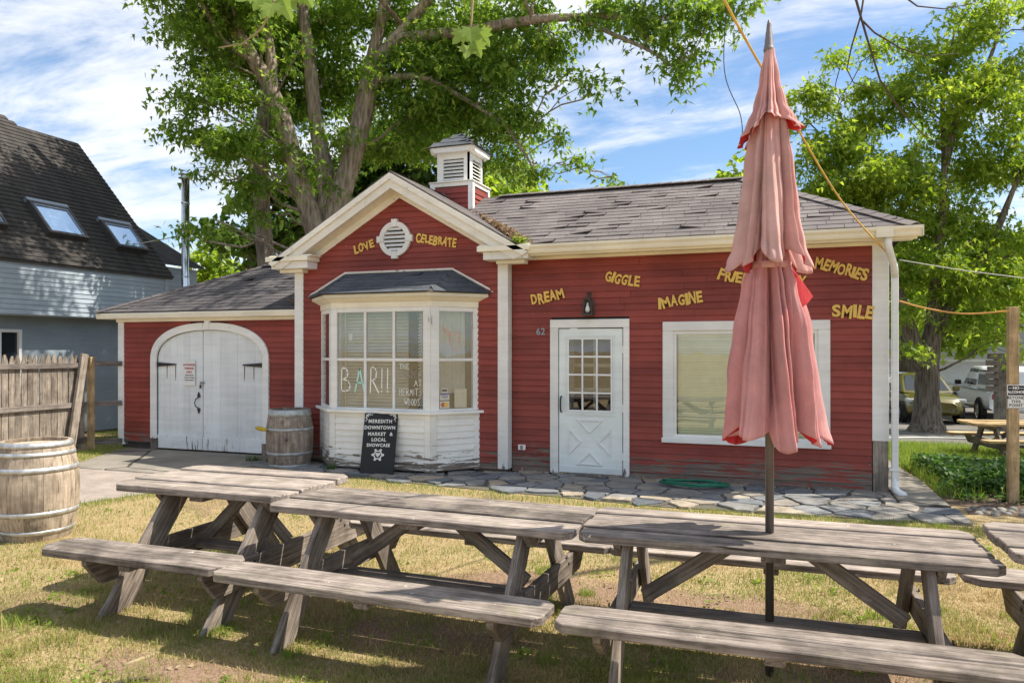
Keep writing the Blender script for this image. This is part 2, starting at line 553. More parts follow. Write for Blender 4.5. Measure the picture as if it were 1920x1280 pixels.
simple('wheel_rim', (.42, .43, .45), .3, .5, .8)
simple('car_glass', (.02, .028, .035), .06, .8, 0, .05)
simple('car_trim', (.02, .02, .022), .5, .4)
simple('tail_lamp', (.35, .02, .03), .2, .6)
simple('head_lamp', (.55, .58, .6), .1, .8)
simple('skylight_frame', (.055, .05, .05), .5, .4)
simple('sky_glass_curb', (.30, .34, .38), .4, .5, .6)
simple('roof_dark_green', (.045, .052, .052), .85, .2, 0, .2, 2)
simple('far_siding', (.66, .68, .70), .6, .3, 0, .05)
simple('rust', (.24, .10, .035), .9, .1, 0, .3)

def carpaint(name, col):
    s = Sh(name); MT[name] = s.end(s.principled(col, .28, .5, None, .15, Coat_Weight=.8, Coat_Roughness=.05))
carpaint('car_yellow', (.11, .095, .010)); carpaint('car_white', (.72, .73, .74))

def shingles_mat(name, a, b, var=.5):
    s = Sh(name); v = s.obj(); r = s.rand(); p = s.pos()
    g = s.noise(p, 150, 2, .6); st = s.noise(p, 1.6, 4, .6); isl = s.island()
    k = s.math('ADD', s.math('MULTIPLY', s.math('SUBTRACT', r, .5), var * .6), s.math('MULTIPLY', s.math('SUBTRACT', isl, .5), var * .6))
    c = s.mix(s.rng(st, .3, .7), a, b)
    c = s.gain(c, s.math('ADD', s.rng(g, .3, .7, .75, 1.25), k))
    MT[name] = s.end(s.principled(c, .95, .15, s.bump(g, .4, .003)))
shingles_mat('shingle_grey', (.150, .135, .135), (.205, .182, .178), .42)
shingles_mat('shingle_shaded', (.085, .08, .085), (.125, .115, .118), .4)  # grey shingle darkened: shade over the garage roof put into its colour
shingles_mat('shingle_slate', (.075, .085, .10), (.11, .12, .135), .4)
def neighbour_roof():
    s = Sh('shingle_charcoal'); p = s.pos(); isl = s.island()
    bx = s.n('ShaderNodeTexBrick', {'Vector': s.map(p, (1, 1, 1), (0, 0, R(90))), 'Scale': 1.0, 'Color1': (.13, .115, .105, 1), 'Color2': (.07, .065, .065, 1), 'Mortar': (.03, .03, .03, 1), 'Mortar Size': .004, 'Brick Width': .16, 'Row Height': 1.0})
    n = s.noise(p, 60, 2, .6); big = s.noise(p, .9, 3, .5)
    c = s.mix(.5, s.gain(bx.outputs[0], .62), s.mix(s.noise(s.map(p, (1, 7, 9)), 1.0, 2, .5), (.03, .031, .035), (.105, .095, .085)))
    c = s.gain(c, s.math('ADD', s.rng(n, .3, .7, .8, 1.2), s.math('MULTIPLY', s.math('SUBTRACT', big, .5), .6)))
    MT['shingle_charcoal'] = s.end(s.principled(c, .95, .12))
neighbour_roof()

def stone(name, tones, rough=.85, moss=0.0, scale=3):
    s = Sh(name); v = s.obj(); r = s.rand()
    c = s.ramp(r, [(i / max(1, len(tones) - 1), t) for i, t in enumerate(tones)])
    n1 = s.noise(v, scale, 6, .65, .6); n2 = s.noise(v, 40, 4, .6)
    c = s.gain(c, s.math('ADD', s.rng(n1, .25, .75, .68, 1.28), s.rng(n2, .3, .7, -.1, .1)))
    stain = s.noise(v, 2.1, 5, .7, 1.0)
    c = s.mix(s.math('MULTIPLY', s.rng(stain, .52, .72), .55), c, (.085, .08, .07))
    h = s.math('ADD', s.math('MULTIPLY', n1, .7), s.math('MULTIPLY', n2, .3))
    MT[name] = s.end(s.principled(c, rough, .3, s.bump(h, .5, .02)))
stone('flagstone', [(.15, .165, .185), (.23, .235, .235), (.105, .118, .14), (.29, .27, .235), (.17, .18, .195), (.38, .32, .24), (.20, .205, .21)])
stone('cobble', [(.24, .225, .20), (.33, .31, .27), (.18, .17, .155)], scale=8)

def sheet(name, stops, scale, rough=.95, fine=60, bump=.5, spots=None, crack=0.0):
    s = Sh(name); p = s.pos()
    n1 = s.noise(p, scale, 6, .62, .3); n2 = s.noise(p, fine, 4, .65)
    g = s.math('ADD', s.math('MULTIPLY', n1, .6), s.math('MULTIPLY', n2, .4))
    c = s.ramp(g, stops)
    if spots:
        v = s.vor(p, 75); c = s.mix(s.math('MULTIPLY', s.rng(v, .36, .28), .8), c, spots)
    if crack:
        d = s.n('ShaderNodeTexVoronoi', {'Vector': s.mix(.12, p, s.n('ShaderNodeTexNoise', {'Vector': p, 'Scale': 2.0}).outputs['Color']), 'Scale': .45}, feature='DISTANCE_TO_EDGE').outputs['Distance']
        c = s.mix(s.math('MULTIPLY', s.rng(d, .012, .004), crack), c, (.03, .028, .025))
    MT[name] = s.end(s.principled(c, rough, .2, s.bump(g, bump, .02)))
sheet('old_concrete', [(.3, (.14, .125, .105)), (.5, (.23, .21, .18)), (.7, (.33, .30, .26))], 1.4, crack=.9)
sheet('pinkish_asphalt', [(.3, (.17, .145, .125)), (.5, (.30, .25, .22)), (.72, (.43, .37, .33))], 3, fine=130, spots=(.46, .40, .36))
sheet('dark_asphalt', [(.3, (.10, .095, .085)), (.5, (.16, .15, .135)), (.72, (.24, .225, .20))], 1.5, fine=100)
sheet('mulch_soil', [(.3, (.05, .036, .026)), (.5, (.12, .085, .06)), (.72, (.25, .18, .12))], 6, fine=55)
sheet('patio_bed_soil', [(.3, (.06, .052, .042)), (.5, (.11, .10, .085)), (.7, (.17, .155, .13))], 4, fine=60)
BARE = [(-3.0, 3.2, .7, .2), (-2.1, 4.05, .8, .35), (-1.7, 5.2, .9, .33), (-.2, 5.3, .7, .25), (.5, 4.3, .5, .3)]
def lawn_mat():
    s = Sh('lawn_soil'); p = s.pos()
    n1 = s.noise(p, .9, 5, .6, .4); n2 = s.noise(p, 35, 5, .7); n3 = s.noise(s.map(p, (90, 25, 25), (0, 0, .6)), 1.0, 3, .6)
    g = s.math('ADD', s.math('MULTIPLY', n2, .5), s.math('MULTIPLY', n3, .5))
    straw = s.ramp(g, [(.28, (.15, .105, .055)), (.48, (.34, .255, .135)), (.7, (.55, .44, .26))])
    dirt = s.ramp(g, [(.28, (.13, .085, .055)), (.5, (.26, .175, .12)), (.72, (.40, .29, .20))])
    x, y, z = s.xyz(p)
    nz = s.math('MULTIPLY', s.math('SUBTRACT', s.noise(p, 3.0, 5, .65, .4), .5), 2.2)
    dm = s.math('MULTIPLY', s.rng(s.noise(p, .9, 4, .6, .3), .56, .62), .7)
    for gx, gy, rx_, ry_ in BARE:
        a_ = s.math('DIVIDE', s.math('SUBTRACT', x, gx), rx_); b_ = s.math('DIVIDE', s.math('SUBTRACT', y, gy), ry_)
        q_ = s.math('ADD', s.math('SQRT', s.math('ADD', s.math('MULTIPLY', a_, a_), s.math('MULTIPLY', b_, b_))), nz)
        dm = s.math('MAXIMUM', dm, s.rng(q_, 1.15, .75))
    c = s.mix(dm, straw, dirt)
    far = s.rng(y, 26, 40)
    c = s.mix(far, c, (.09, .12, .04))
    MT['lawn_soil'] = s.end(s.principled(c, .97, .1, s.bump(g, .8, .03)))
lawn_mat()

def leafy(name, cols, trans=.45, rough=.5, spec=.35, patch=None):
    """thin leaf: colour differs leaf by leaf, some light passes through"""
    s = Sh(name); isl = s.island()
    c = s.ramp(isl, [(i / (len(cols) - 1), k) for i, k in enumerate(cols)])
    if patch:
        p = s.pos()
        f = s.rng(s.math('ADD', s.noise(p, patch[1], 4, .6, .3), s.math('MULTIPLY', s.math('SUBTRACT', isl, .5), .25)), patch[2], patch[3])
        c2 = s.ramp(isl, [(i / (len(patch[0]) - 1), k) for i, k in enumerate(patch[0])])
        c = s.mix(f, c, c2)
    d = s.principled(c, rough, spec)
    tcol = s.n('ShaderNodeHueSaturation', {'Color': c, 'Saturation': 1.08, 'Value': 1.9, 'Hue': .485}).outputs[0]
    t = s.n('ShaderNodeBsdfTranslucent', {'Color': tcol}).outputs[0]
    m = s.n('ShaderNodeMixShader', {0: trans, 1: d, 2: t}).outputs[0]
    MT[name] = s.end(m)
leafy('maple_leaf', [(.082, .165, .026), (.13, .23, .035), (.10, .19, .03), (.19, .295, .05), (.28, .365, .075)], .56)
leafy('bright_maple_leaf', [(.125, .215, .026), (.18, .28, .035), (.23, .325, .045), (.30, .375, .07)], .56)
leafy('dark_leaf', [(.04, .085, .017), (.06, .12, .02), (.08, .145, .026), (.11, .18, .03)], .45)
leafy('near_leaf', [(.16, .26, .05), (.20, .29, .07)], .55)
leafy('lawn_blade', [(.40, .31, .15), (.50, .40, .21), (.31, .245, .105), (.58, .49, .29)], .25, .7, .2,
      patch=([(.13, .19, .035), (.19, .25, .05), (.25, .28, .07), (.16, .21, .04)], 1.25, .38, .53))
leafy('fresh_blade', [(.11, .20, .025), (.16, .26, .035), (.20, .27, .05), (.25, .29, .08)], .4, .6, .25)
leafy('weed_leaf', [(.035, .095, .02), (.055, .13, .025), (.08, .16, .03), (.045, .10, .02)], .35, .5, .35)
leafy('litter_leaf', [(.33, .23, .14), (.24, .16, .09), (.42, .33, .21), (.17, .11, .07)], .15, .8, .15)
def bark(name, a, b):
    s = Sh(name); p = s.pos()
    g = s.noise(s.map(p, (13, 13, 2.2)), 1.0, 7, .68, .8); big = s.noise(p, 1.2, 3, .5)
    rid = s.vor(s.map(p, (17, 17, 2.4)), 1.0)
    k = s.math('ADD', s.math('MULTIPLY', g, .65), s.math('MULTIPLY', rid, .5))
    c = s.ramp(k, [(.25, tuple(q * .35 for q in a)), (.5, a), (.8, b)])
    c = s.gain(c, s.rng(big, .3, .7, .8, 1.2))
    MT[name] = s.end(s.principled(c, .95, .15, s.bump(k, 1.0, .05)))
bark('maple_bark', (.24, .195, .155), (.42, .36, .29)); bark('dark_bark', (.13, .105, .08), (.25, .21, .165))
def fabric(name, col, dark, trans):
    s = Sh(name); p = s.obj(False)
    n = s.noise(s.map(p, (3, 3, 1.1)), 1.0, 5, .6); w = s.noise(p, 260, 2, .5); wk = s.noise(s.map(p, (26, 26, 3.2)), 1.0, 4, .6, .6)
    c = s.mix(s.rng(n, .3, .75), col, dark)
    c = s.gain(c, s.math('MULTIPLY', s.rng(w, .3, .7, .94, 1.06), s.rng(s.noise(p, 5, 5, .65), .3, .7, .88, 1.08)))
    d = s.principled(c, .95, .1, s.bump(s.math('ADD', wk, s.math('MULTIPLY', w, .15)), .45, .012), Sheen_Weight=.1)
    t = s.n('ShaderNodeBsdfTranslucent', {'Color': s.n('ShaderNodeHueSaturation', {'Color': c, 'Saturation': 1.35}).outputs[0]}).outputs[0]
    MT[name] = s.end(s.n('ShaderNodeMixShader', {0: trans, 1: d, 2: t}).outputs[0])
fabric('faded_pink_canvas', (.85, .62, .57), (.82, .47, .44), .38)
fabric('pink_canvas', (.86, .55, .53), (.84, .40, .395), .44)
fabric('red_canvas', (.66, .075, .085), (.58, .06, .07), .30)
def glass(name, tint=(.93, .95, .95), rough=.01, refl=1.0):
    s = Sh(name)
    fc = s.n('ShaderNodeLayerWeight', {'Blend': .5}).outputs['Facing']
    fr = s.math('ADD', s.math('MULTIPLY', s.math('POWER', fc, 5.0), .85), .09)
    n = s.noise(s.pos(), 1.4, 2, .5)
    gl = s.n('ShaderNodeBsdfGlossy', {'Color': (1, 1, 1, 1), 'Roughness': rough, 'Normal': s.bump(n, .05, .05)}).outputs[0]
    tr = s.n('ShaderNodeBsdfTransparent', {'Color': (*tint, 1)}).outputs[0]
    MT[name] = s.end(s.n('ShaderNodeMixShader', {0: s.math('MULTIPLY', fr, refl, clamp=True), 1: tr, 2: gl}).outputs[0])
glass('window_glass', refl=.9)
def skyglass():
    s = Sh('skylight_glass'); MT['skylight_glass'] = s.end(s.principled((.42, .60, .82), .04, .8, None, .75))  # blue base colour paints the sky's reflection into the panes
skyglass()
# ------------------------------------------------------------------ the ground
def ground_grid(name, x0, x1, y0, y1, nx, ny, mat, lift=0.0, clipf=None, xs=None, ys=None):
    xs = xs if xs is not None else np.linspace(x0, x1, nx + 1)
    ys = ys if ys is not None else np.linspace(y0, y1, ny + 1)
    V = [(x, y, ground_z(x, y) + lift) for y in ys for x in xs]
    n = len(xs)
    Fc = [(j * n + i, j * n + i + 1, (j + 1) * n + i + 1, (j + 1) * n + i) for j in range(len(ys) - 1) for i in range(n - 1)]
    me = bpy.data.meshes.new(name); me.from_pydata(V, [], Fc); me.update()
    return link(name, me, mat)
tag(ground_grid('ground', 0, 0, 0, 0, 0, 0, MT['lawn_soil'], xs=[-400, -60, -20, -10, 0, 10, 20, 60, 400],
                ys=[-400, -60, -10, 0, 6, 11, 14, 18, 22, 27, 40, 80, 500]), kind='structure')

def slab(name, poly, z0, z1, mat, label=None, bevel=.01):
    o = MB().prism(poly, z0, z1).build(name, mat, bevel=bevel)
    return tag(o, kind='structure')
slab('asphalt_drive', [(-11.15, 5.3), (-8.3, 5.55), (-7.55, 6.15), (-7.25, 7.0), (-6.9, 8.1), (-7.3, 8.16), (-9.95, 8.16), (-11.15, 8.0)], -.05, .006, MT['pinkish_asphalt'], bevel=0)
slab('concrete_apron', [(-9.25, 8.15), (-7.35, 8.15), (-7.3, 10.1), (-9.25, 10.1)], -.05, .022, MT['old_concrete'])
slab('concrete_apron', [(-10.0, 8.15), (-9.27, 8.15), (-9.27, 10.1), (-10.75, 10.1), (-10.75, 9.75)], -.05, .02, MT['old_concrete'])
slab('concrete_walk', [(1.24, 9.35), (1.74, 9.33), (1.70, 11.3), (1.68, 11.3), (1.22, 11.3)], -.05, .035, MT['old_concrete'])
o = ground_grid('concrete_path', 0, 0, 0, 0, 0, 0, MT['old_concrete'], .012, xs=[1.22, 1.45, 1.69], ys=[11.32, 12.5, 13.5, 14.4]); tag(o, kind='structure')
o = ground_grid('car_park', 0, 0, 0, 0, 0, 0, MT['dark_asphalt'], .012, xs=[-14, 0, 2, 4, 8, 16, 40], ys=[17.6, 19, 20, 24, 27, 34, 48]); tag(o, kind='structure')

# flagstone patio: stones cut as cells, each its own piece
def clip_poly(poly, nx, ny, c):
    out = []
    for i in range(len(poly)):
        p, q = poly[i], poly[(i + 1) % len(poly)]
        dp, dq = p[0] * nx + p[1] * ny - c, q[0] * nx + q[1] * ny - c
        if dp <= 0: out.append(p)
        if dp * dq < 0:
            t = dp / (dp - dq)
            out.append((p[0] + (q[0] - p[0]) * t, p[1] + (q[1] - p[1]) * t))
    return out
patio = tag(MB().prism([(-6.75, 9.2), (-6.2, 8.95), (-5.0, 8.75), (-3.0, 8.55), (-1.2, 8.35), (0.3, 8.45), (1.75, 8.5), (1.78, 9.32), (1.22, 9.36), (1.22, 10.04), (-3.66, 10.04), (-3.7, 9.9), (-6.75, 9.9)], -.05, .008).build('patio', MT['patio_bed_soil']), kind='structure')
rs = random.Random(5)
seeds = []
for i in range(2600):
    p = (rs.uniform(-6.7, 1.8), rs.uniform(8.3, 10.05))
    dmin = .20 + .42 * rs.random() ** 1.4
    if all(math.hypot(p[0] - q[0], (p[1] - q[1]) * 1.35) > (dmin + q[2]) / 2 for q in seeds):
        seeds.append((*p, dmin))
def patio_front(x):
    pts = [(-6.8, 9.1), (-6.2, 8.95), (-5.0, 8.75), (-3.0, 8.55), (-1.2, 8.35), (.3, 8.45), (1.8, 8.5)]
    for (a, b), (c, d) in zip(pts, pts[1:]):
        if x <= c: return b + (d - b) * (x - a) / (c - a)
    return 8.5
for i, (sx, sy, sd) in enumerate(seeds):
    if sy < patio_front(sx) + .02: continue
    if sx < -4.1 and sy > 9.86: continue
    poly = [(sx - 1, sy - 1), (sx + 1, sy - 1), (sx + 1, sy + 1), (sx - 1, sy + 1)]
    for j, q in enumerate(seeds):
        if i == j or abs(q[0] - sx) > 2 or abs(q[1] - sy) > 2: continue
        nx, ny = q[0] - sx, q[1] - sy
        L = math.hypot(nx, ny); nx /= L; ny /= L
        poly = clip_poly(poly, nx, ny, (sx + q[0]) / 2 * nx + (sy + q[1]) / 2 * ny - .008 - rs.random() ** 2 * .035)
    poly = clip_poly(poly, 0, 1, 10.035 if sx > -3.64 else 9.89)
    poly = clip_poly(poly, 1, 0, 1.22 if sy > 9.34 else 1.77)
    poly = clip_poly(poly, 0, -1, -(patio_front(sx) - .03 - .1 * rs.random()))
    if len(poly) < 3: continue
    # rough edges
    rough = []
    for a, b in zip(poly, poly[1:] + poly[:1]):
        L = math.hypot(b[0] - a[0], b[1] - a[1]); k = max(1, int(L / .07))
        for t in range(k):
            f = t / k; w = .006 if t == 0 else .016
            rough.append((a[0] + (b[0] - a[0]) * f + rs.uniform(-w, w), a[1] + (b[1] - a[1]) * f + rs.uniform(-w, w)))
    h = .022 + rs.random() * .016
    mb = MB().prism([(p[0] - sx, p[1] - sy) for p in rough], -h - .02, 0)
    M = Matrix.Translation((sx, sy, h)) @ Matrix.Rotation(rs.uniform(-.008, .008), 4, 'X') @ Matrix.Rotation(rs.uniform(-.008, .008), 4, 'Y')
    mb.build('flagstone', MT['flagstone'], patio, M, bevel=.005)

# cobble edging past the walk
cob = tag(MB().prism([(1.85, 9.1), (2.9, 9.25), (3.6, 9.4), (3.6, 9.75), (2.7, 9.62), (1.9, 9.45)], -.05, .008).build('cobble_edging', MT['mulch_soil']), kind='structure')
def pebble(rsx):
    mb = MB(); n = 9
    rr = [rsx.uniform(.8, 1.15) for _ in range(n)]
    V = [(0, 0, 1)]
    for lv, (r, z) in enumerate(((.55, .85), (.95, .4), (1.0, 0))):
        V += [(r * rr[k] * math.cos(2 * math.pi * k / n), r * rr[k] * math.sin(2 * math.pi * k / n), z) for k in range(n)]
    fs = [(0, 1 + k, 1 + (k + 1) % n) for k in range(n)]
    for lv in range(2):
        b = 1 + lv * n
        fs += [(b + k, b + n + k, b + n + (k + 1) % n, b + (k + 1) % n) for k in range(n)]
    return mb.add(V, fs).mesh('cobble')
peb = [pebble(rs) for _ in range(5)]
spots = []
for i in range(900):
    x, y = rs.uniform(1.88, 3.55), rs.uniform(9.1, 9.72)
    lo = 9.1 + (x - 1.85) * .16; 
    if not (lo < y < lo + .36) or any(math.hypot(x - a, y - b) < .088 for a, b in spots): continue
    spots.append((x, y))
for x, y in spots:
    me = rs.choice(peb)
    M = Matrix.Translation((x, y, .0)) @ Matrix.Rotation(rs.random() * 6, 4, 'Z') @ Matrix.Diagonal((rs.uniform(.04, .062), rs.uniform(.032, .048), rs.uniform(.028, .045), 1))
    link('cobble', me, MT['cobble'], cob, M, smooth=True)

# ------------------------------------------------------------------ the red shop
YM, YG, YA = 10.05, 9.91, 10.18          # sheathing planes of the main, gable and garage fronts
shop = empty('red_shop_building', (-4.5, 10.5, 0), 'weathered red clapboard shop with white trim, bay window and cupola', 'building')
red, white, cream = MT['red_paint'], MT['white_paint'], MT['cream_bounce_paint']
NCL = [0]
def clap(x0, x1, z0, e, y, mat, parent, M=None, name='clapboard', slant=(0, 0)):
    """one lap board: thick at the bottom edge, tucked under the next"""
    j = random.uniform(-.0025, .0025)
    t = .022 + random.uniform(-.004, .004)
    zb = z0 + j; zt = z0 + e + .012
    xl, xr = x0, x1
    cx, cz = (x0 + x1) / 2, z0
    P = [(xl, 0, zb), (xr, 0, zb), (xr + slant[1], 0, zt), (xl + slant[0], 0, zt), (xl, -t, zb), (xr, -t, zb), (xr + slant[1], -.004, zt), (xl + slant[0], -.004, zt)]
    mb = MB().add([(a - cx, b, c - cz) for a, b, c in P], [(4, 5, 6, 7), (0, 1, 5, 4), (0, 4, 7, 3), (1, 2, 6, 5), (3, 7, 6, 2), (0, 3, 2, 1)])
    T = Matrix.Translation((cx, y, cz)) if M is None else M @ Matrix.Translation((cx, 0, cz))
    NCL[0] += 1
    return mb.build(name, mat, parent, T)
EXP = .0872
# sheathing (what the boards are nailed to), closed all round
def wallbox(x0, x1, y0, y1, z0, z1, name='sheathing', mat=None):
    return MB().box(x0, x1, y0, y1, z0, z1).build(name, mat or MT['deck_board'], shop)
DX0, DX1, DZ1 = -2.945, -2.03, 2.045      # storm door opening
WX0, WX1, WZ0, WZ1 = -1.36, .41, .60, 1.995   # front window opening
mb = MB()
for a in [(-3.64, DX0, 0, 3.06), (DX0, DX1, DZ1, 3.06), (DX1, WX0, 0, 3.06), (WX0, WX1, 0, WZ0), (WX0, WX1, WZ1, 3.06), (WX1, 1.18, 0, 3.06)]:
    mb.box(a[0], a[1], YM, YM + .1, a[2], a[3])
mb.box(1.08, 1.178, YM + .1, 13.2, 0, 3.06); mb.box(-3.5, 1.08, 13.1, 13.2, 0, 3.06)
mb.box(-3.5, 1.08, YM + .1, 13.1, 3.0, 3.05); mb.box(-3.5, 1.08, YM + .1, 13.1, -.02, .02)
mb.build('main_wall', MT['interior_dark'], shop)
PK, PKZ = -5.37, 4.335                     # gable peak
SL = .585
mb = MB()
Mg = Matrix(((1, 0, 0, 0), (0, 0, -1, YG + .1), (0, 1, 0, 0), (0, 0, 0, 1)))
mb.prism([(-7.2, 0), (-3.67, 0), (-3.67, PKZ - .12 - SL * 1.70), (PK, PKZ - .12), (-7.2, PKZ - .12 - SL * 1.83)], 0, .1, Mg)
mb.box(-7.2, -7.1, YG + .1, 13.2, 0, 3.05); mb.box(-3.76, -3.66, YG + .1, 13.2, 0, 3.05); mb.box(-7.1, -3.74, 13.1, 13.2, 0, 3.05)
mb.build('gable_wall', MT['deck_board'], shop)
mb = MB()
mb.box(-11.17, -7.2, YA + .06, YA + .12, 0, 2.36); mb.box(-11.17, -11.07, YA + .12, 13.2, 0, 2.36); mb.box(-11.07, -7.2, 13.1, 13.2, 0, 2.36)
mb.build('garage_wall', MT['deck_board'], shop)
mb = MB(); mb.box(-11.17, -10.33, YA, YA + .06, .1, 2.36); mb.box(-8.0, -7.2, YA, YA + .06, .1, 2.36)
mb.build('garage_front_sheathing', MT['deck_board'], shop)

# clapboards: main front
z = .02; k = 0
while z < 3.0:
    zt = z + EXP
    segs = [(-3.635, 1.02)]
    def cutout(segs, a, b):
        out = []
        for s0, s1 in segs:
            if b <= s0 or a >= s1: out.append((s0, s1)); continue
            if a > s0: out.append((s0, a))
            if b < s1: out.append((b, s1))
        return out
    if z < 2.12: segs = cutout(segs, -3.05, -1.955)
    if zt > .56 and z < 2.09: segs = cutout(segs, -1.49, .54)
    if z < .1: segs = [(a, b) for a, b in segs if a > -2 or True]
    for a, b in segs:
        if b - a > 3.2:               # long runs are butted somewhere
            m = a + (b - a) * random.uniform(.3, .7)
            clap(a, m - .0015, z, min(EXP, 3.06 - z), YM, red, shop); clap(m + .0015, b, z, min(EXP, 3.06 - z), YM, red, shop)
        else:
            clap(a, b, z, min(EXP, 3.06 - z), YM, red, shop)
    z += EXP
# gable front
z = .05
while z < PKZ - .2:
    segs = [(-7.07, -3.78)]
    if z < .88: segs = cutout(segs, -6.70, -4.15)
    elif z < 2.52: segs = cutout(segs, -6.66, -4.18)
    elif z < 2.80: segs = cutout(segs, -6.6 + max(0, z - 2.55) * 1.2, -4.2 - max(0, z - 2.55) * 1.2)
    xl = PK - (PKZ - .10 - z) / SL; xr = PK + (PKZ - .10 - z) / SL
    for a, b in segs:
        a2, b2 = max(a, xl), min(b, xr)
        if b2 - a2 > .05:
            sl = (EXP / SL if a2 > a else 0, -EXP / SL if b2 < b else 0)
            if b2 - a2 < 2.3 * EXP / SL: sl = (0, 0)
            clap(a2, b2, z, EXP, YG, red, shop, slant=sl)
    z += EXP
# garage front: boards stop at the arch
AX0, AX1, AZS, AZT = -10.42, -7.92, 1.56, 2.205
ACX, AW = (AX0 + AX1) / 2, (AX1 - AX0) / 2
def arch(n, inset=0.0, m=32):
    """outline from right springing over the crown to left springing"""
    w = AW - inset; hgt = AZT - inset - AZS
    pts = []
    for i in range(m + 1):
        t = math.pi * i / m
        cx_, sx_ = math.cos(t), math.sin(t)
        pts.append((ACX + w * math.copysign(abs(cx_) ** (2 / n), cx_), AZS + hgt * abs(sx_) ** (2 / n)))
    return pts
def arch_half(z):
    if z < AZS: return AW
    q = min(1, (z - AZS) / (AZT - AZS))
    return AW * (1 - q ** 2.35) ** (1 / 2.35)
z = .13
while z < 2.26:
    h = arch_half(z + EXP * .5) - .06
    e = min(EXP, 2.33 - z)
    if h > .05 and z < AZT:
        clap(-11.045, ACX - h, z, e, YA, red, shop); clap(ACX + h, -7.2, z, e, YA, red, shop)
    else:
        clap(-11.045, ACX - .3, z, e, YA, red, shop); clap(ACX - .297, -7.2, z, e, YA, red, shop)
    z += EXP

# corner boards and pilasters
def board(name, x0, x1, y0, y1, z0, z1, mat=white, parent=shop, bev=.004):
    return MB().box(x0, x1, y0, y1, z0, z1).build(name, mat, parent, bevel=bev)
board('corner_board', 1.022, 1.205, YM - .028, YM + .12, .64, 3.045)
tag(board('corner_board', 1.03, 1.20, YM - .024, YM + .12, 0.02, .637, MT['bare_post_wood']), 'grey rotted bare wood foot of the corner board')
board('corner_board', -7.225, -7.065, YG - .03, YG + .1, .12, 3.0)
board('corner_board', -3.80, -3.645, YG - .03, YM - .002, .06, 3.03)
board('corner_board', -11.185, -11.05, YA - .026, YA + .12, .06, 2.24)
board('garage_post_foot', -10.43, -10.27, YA - .03, YA + .05, .01, .2, MT['bare_post_wood'])
board('garage_post_foot', -8.07, -7.91, YA - .03, YA + .05, .01, .2, MT['bare_post_wood'])

# ---- eaves: main wing
board('frieze_board', -3.64, 1.20, YM - .045, YM - .001, 3.012, 3.055, cream)
board('soffit', -3.60, 1.46, 9.735, YM + .02, 3.056, 3.085, cream)
board('fascia', -3.60, 1.46, 9.70, 9.733, 3.03, 3.178, cream)
g = MB()
prof = [(9.698, 3.055), (9.64, 3.055), (9.625, 3.075), (9.615, 3.11), (9.585, 3.14), (9.582, 3.172), (9.592, 3.172), (9.60, 3.145), (9.63, 3.115), (9.64, 3.08), (9.698, 3.075)]
Mx = Matrix(((0, 0, 1, 0), (1, 0, 0, 0), (0, 1, 0, 0), (0, 0, 0, 1)))
g.prism(prof, -3.47, 1.50, Mx)
gut = g.build('gutter', cream, shop)
MB().box(1.503, 1.512, 9.585, 9.70, 3.052, 3.172).build('end_cap', cream, gut)
MB().box(1.02, 1.20, 9.578, 9.60, 3.048, 3.176).build('outlet_drop', cream, gut)
d = MB()
d.tube([(1.15, 9.64, 3.06), (1.15, 9.64, 2.96), (1.19, 9.75, 2.86), (1.25, 9.94, 2.74), (1.265, 9.985, 2.62)], .042, 10)
d.build('downspout_elbow', MT['vinyl_white'], shop, smooth=True)
dp = MB().box(1.228, 1.302, 9.955, 10.035, .17, 2.66).build('downspout', MT['vinyl_white'], shop, bevel=.012, seg=2)
MB().tube([(1.265, 9.995, .20), (1.265, 9.985, .10), (1.28, 9.93, .055), (1.335, 9.80, .04)], .044, 10).build('outlet_elbow', MT['vinyl_white'], dp, smooth=True)
MB().box(1.20, 1.315, 9.948, 10.045, .30, .325).build('strap', MT['vinyl_white'], dp)

# ---- roofs
def deck(name, quads, thick=.03, mat=None):
    mb = MB()
    for q in quads:
        q = [Vector(p) for p in q]
        n = (q[1] - q[0]).cross(q[-1] - q[0]).normalized()
        if n.z < 0: n = -n
        m = len(q)
        mb.add(q + [p - n * thick for p in q], [tuple(range(m)), tuple(range(2 * m - 1, m - 1, -1))] + [(i, m + i, m + (i + 1) % m, (i + 1) % m) for i in range(m)])
    return mb.build(name, mat or MT['deck_board'], shop)
EY, EZ = 9.665, 3.185                      # main eave edge
RY, RZ = 11.68, 4.295                      # ridge
RX = -.56
BY = RY + (RY - EY)
deck('roof_deck', [[(-3.42, EY, EZ), (1.45, EY, EZ), (RX, RY, RZ), (-4.9, RY, RZ)], [(1.45, EY, EZ), (1.45, BY, EZ), (RX, RY, RZ)], [(1.45, BY, EZ), (-4.6, BY, EZ), (-4.9, RY, RZ), (RX, RY, RZ)]])
GF = 9.60                                  # front edge of the gable roof
GL, GR = PK - 2.09, PK + 2.09
GZ = PKZ - 2.09 * SL
deck('gable_roof_deck', [[(GL, GF, GZ), (PK, GF, PKZ), (PK, 13.6, PKZ), (GL, 13.6, GZ)], [(PK, GF, PKZ), (GR, GF, GZ), (GR, 13.6, GZ), (PK, 13.6, PKZ)]])
HX, HY_, HZ = -11.50, 9.96, 2.40           # garage hip corner at the eave
HP = .47; HR = 2.05
deck('garage_roof_deck', [[(HX, HY_, HZ), (-7.0, HY_, HZ), (-7.0, HY_ + HR, HZ + HP * HR), (HX + HR, HY_ + HR, HZ + HP * HR)],
                          [(HX, HY_, HZ), (HX + HR, HY_ + HR, HZ + HP * HR), (HX, HY_ + 2 * HR, HZ)],
                          [(HX, HY_ + 2 * HR, HZ), (HX + HR, HY_ + HR, HZ + HP * HR), (-7.0, HY_ + HR, HZ + HP * HR), (-7.0, HY_ + 2 * HR, HZ)]])

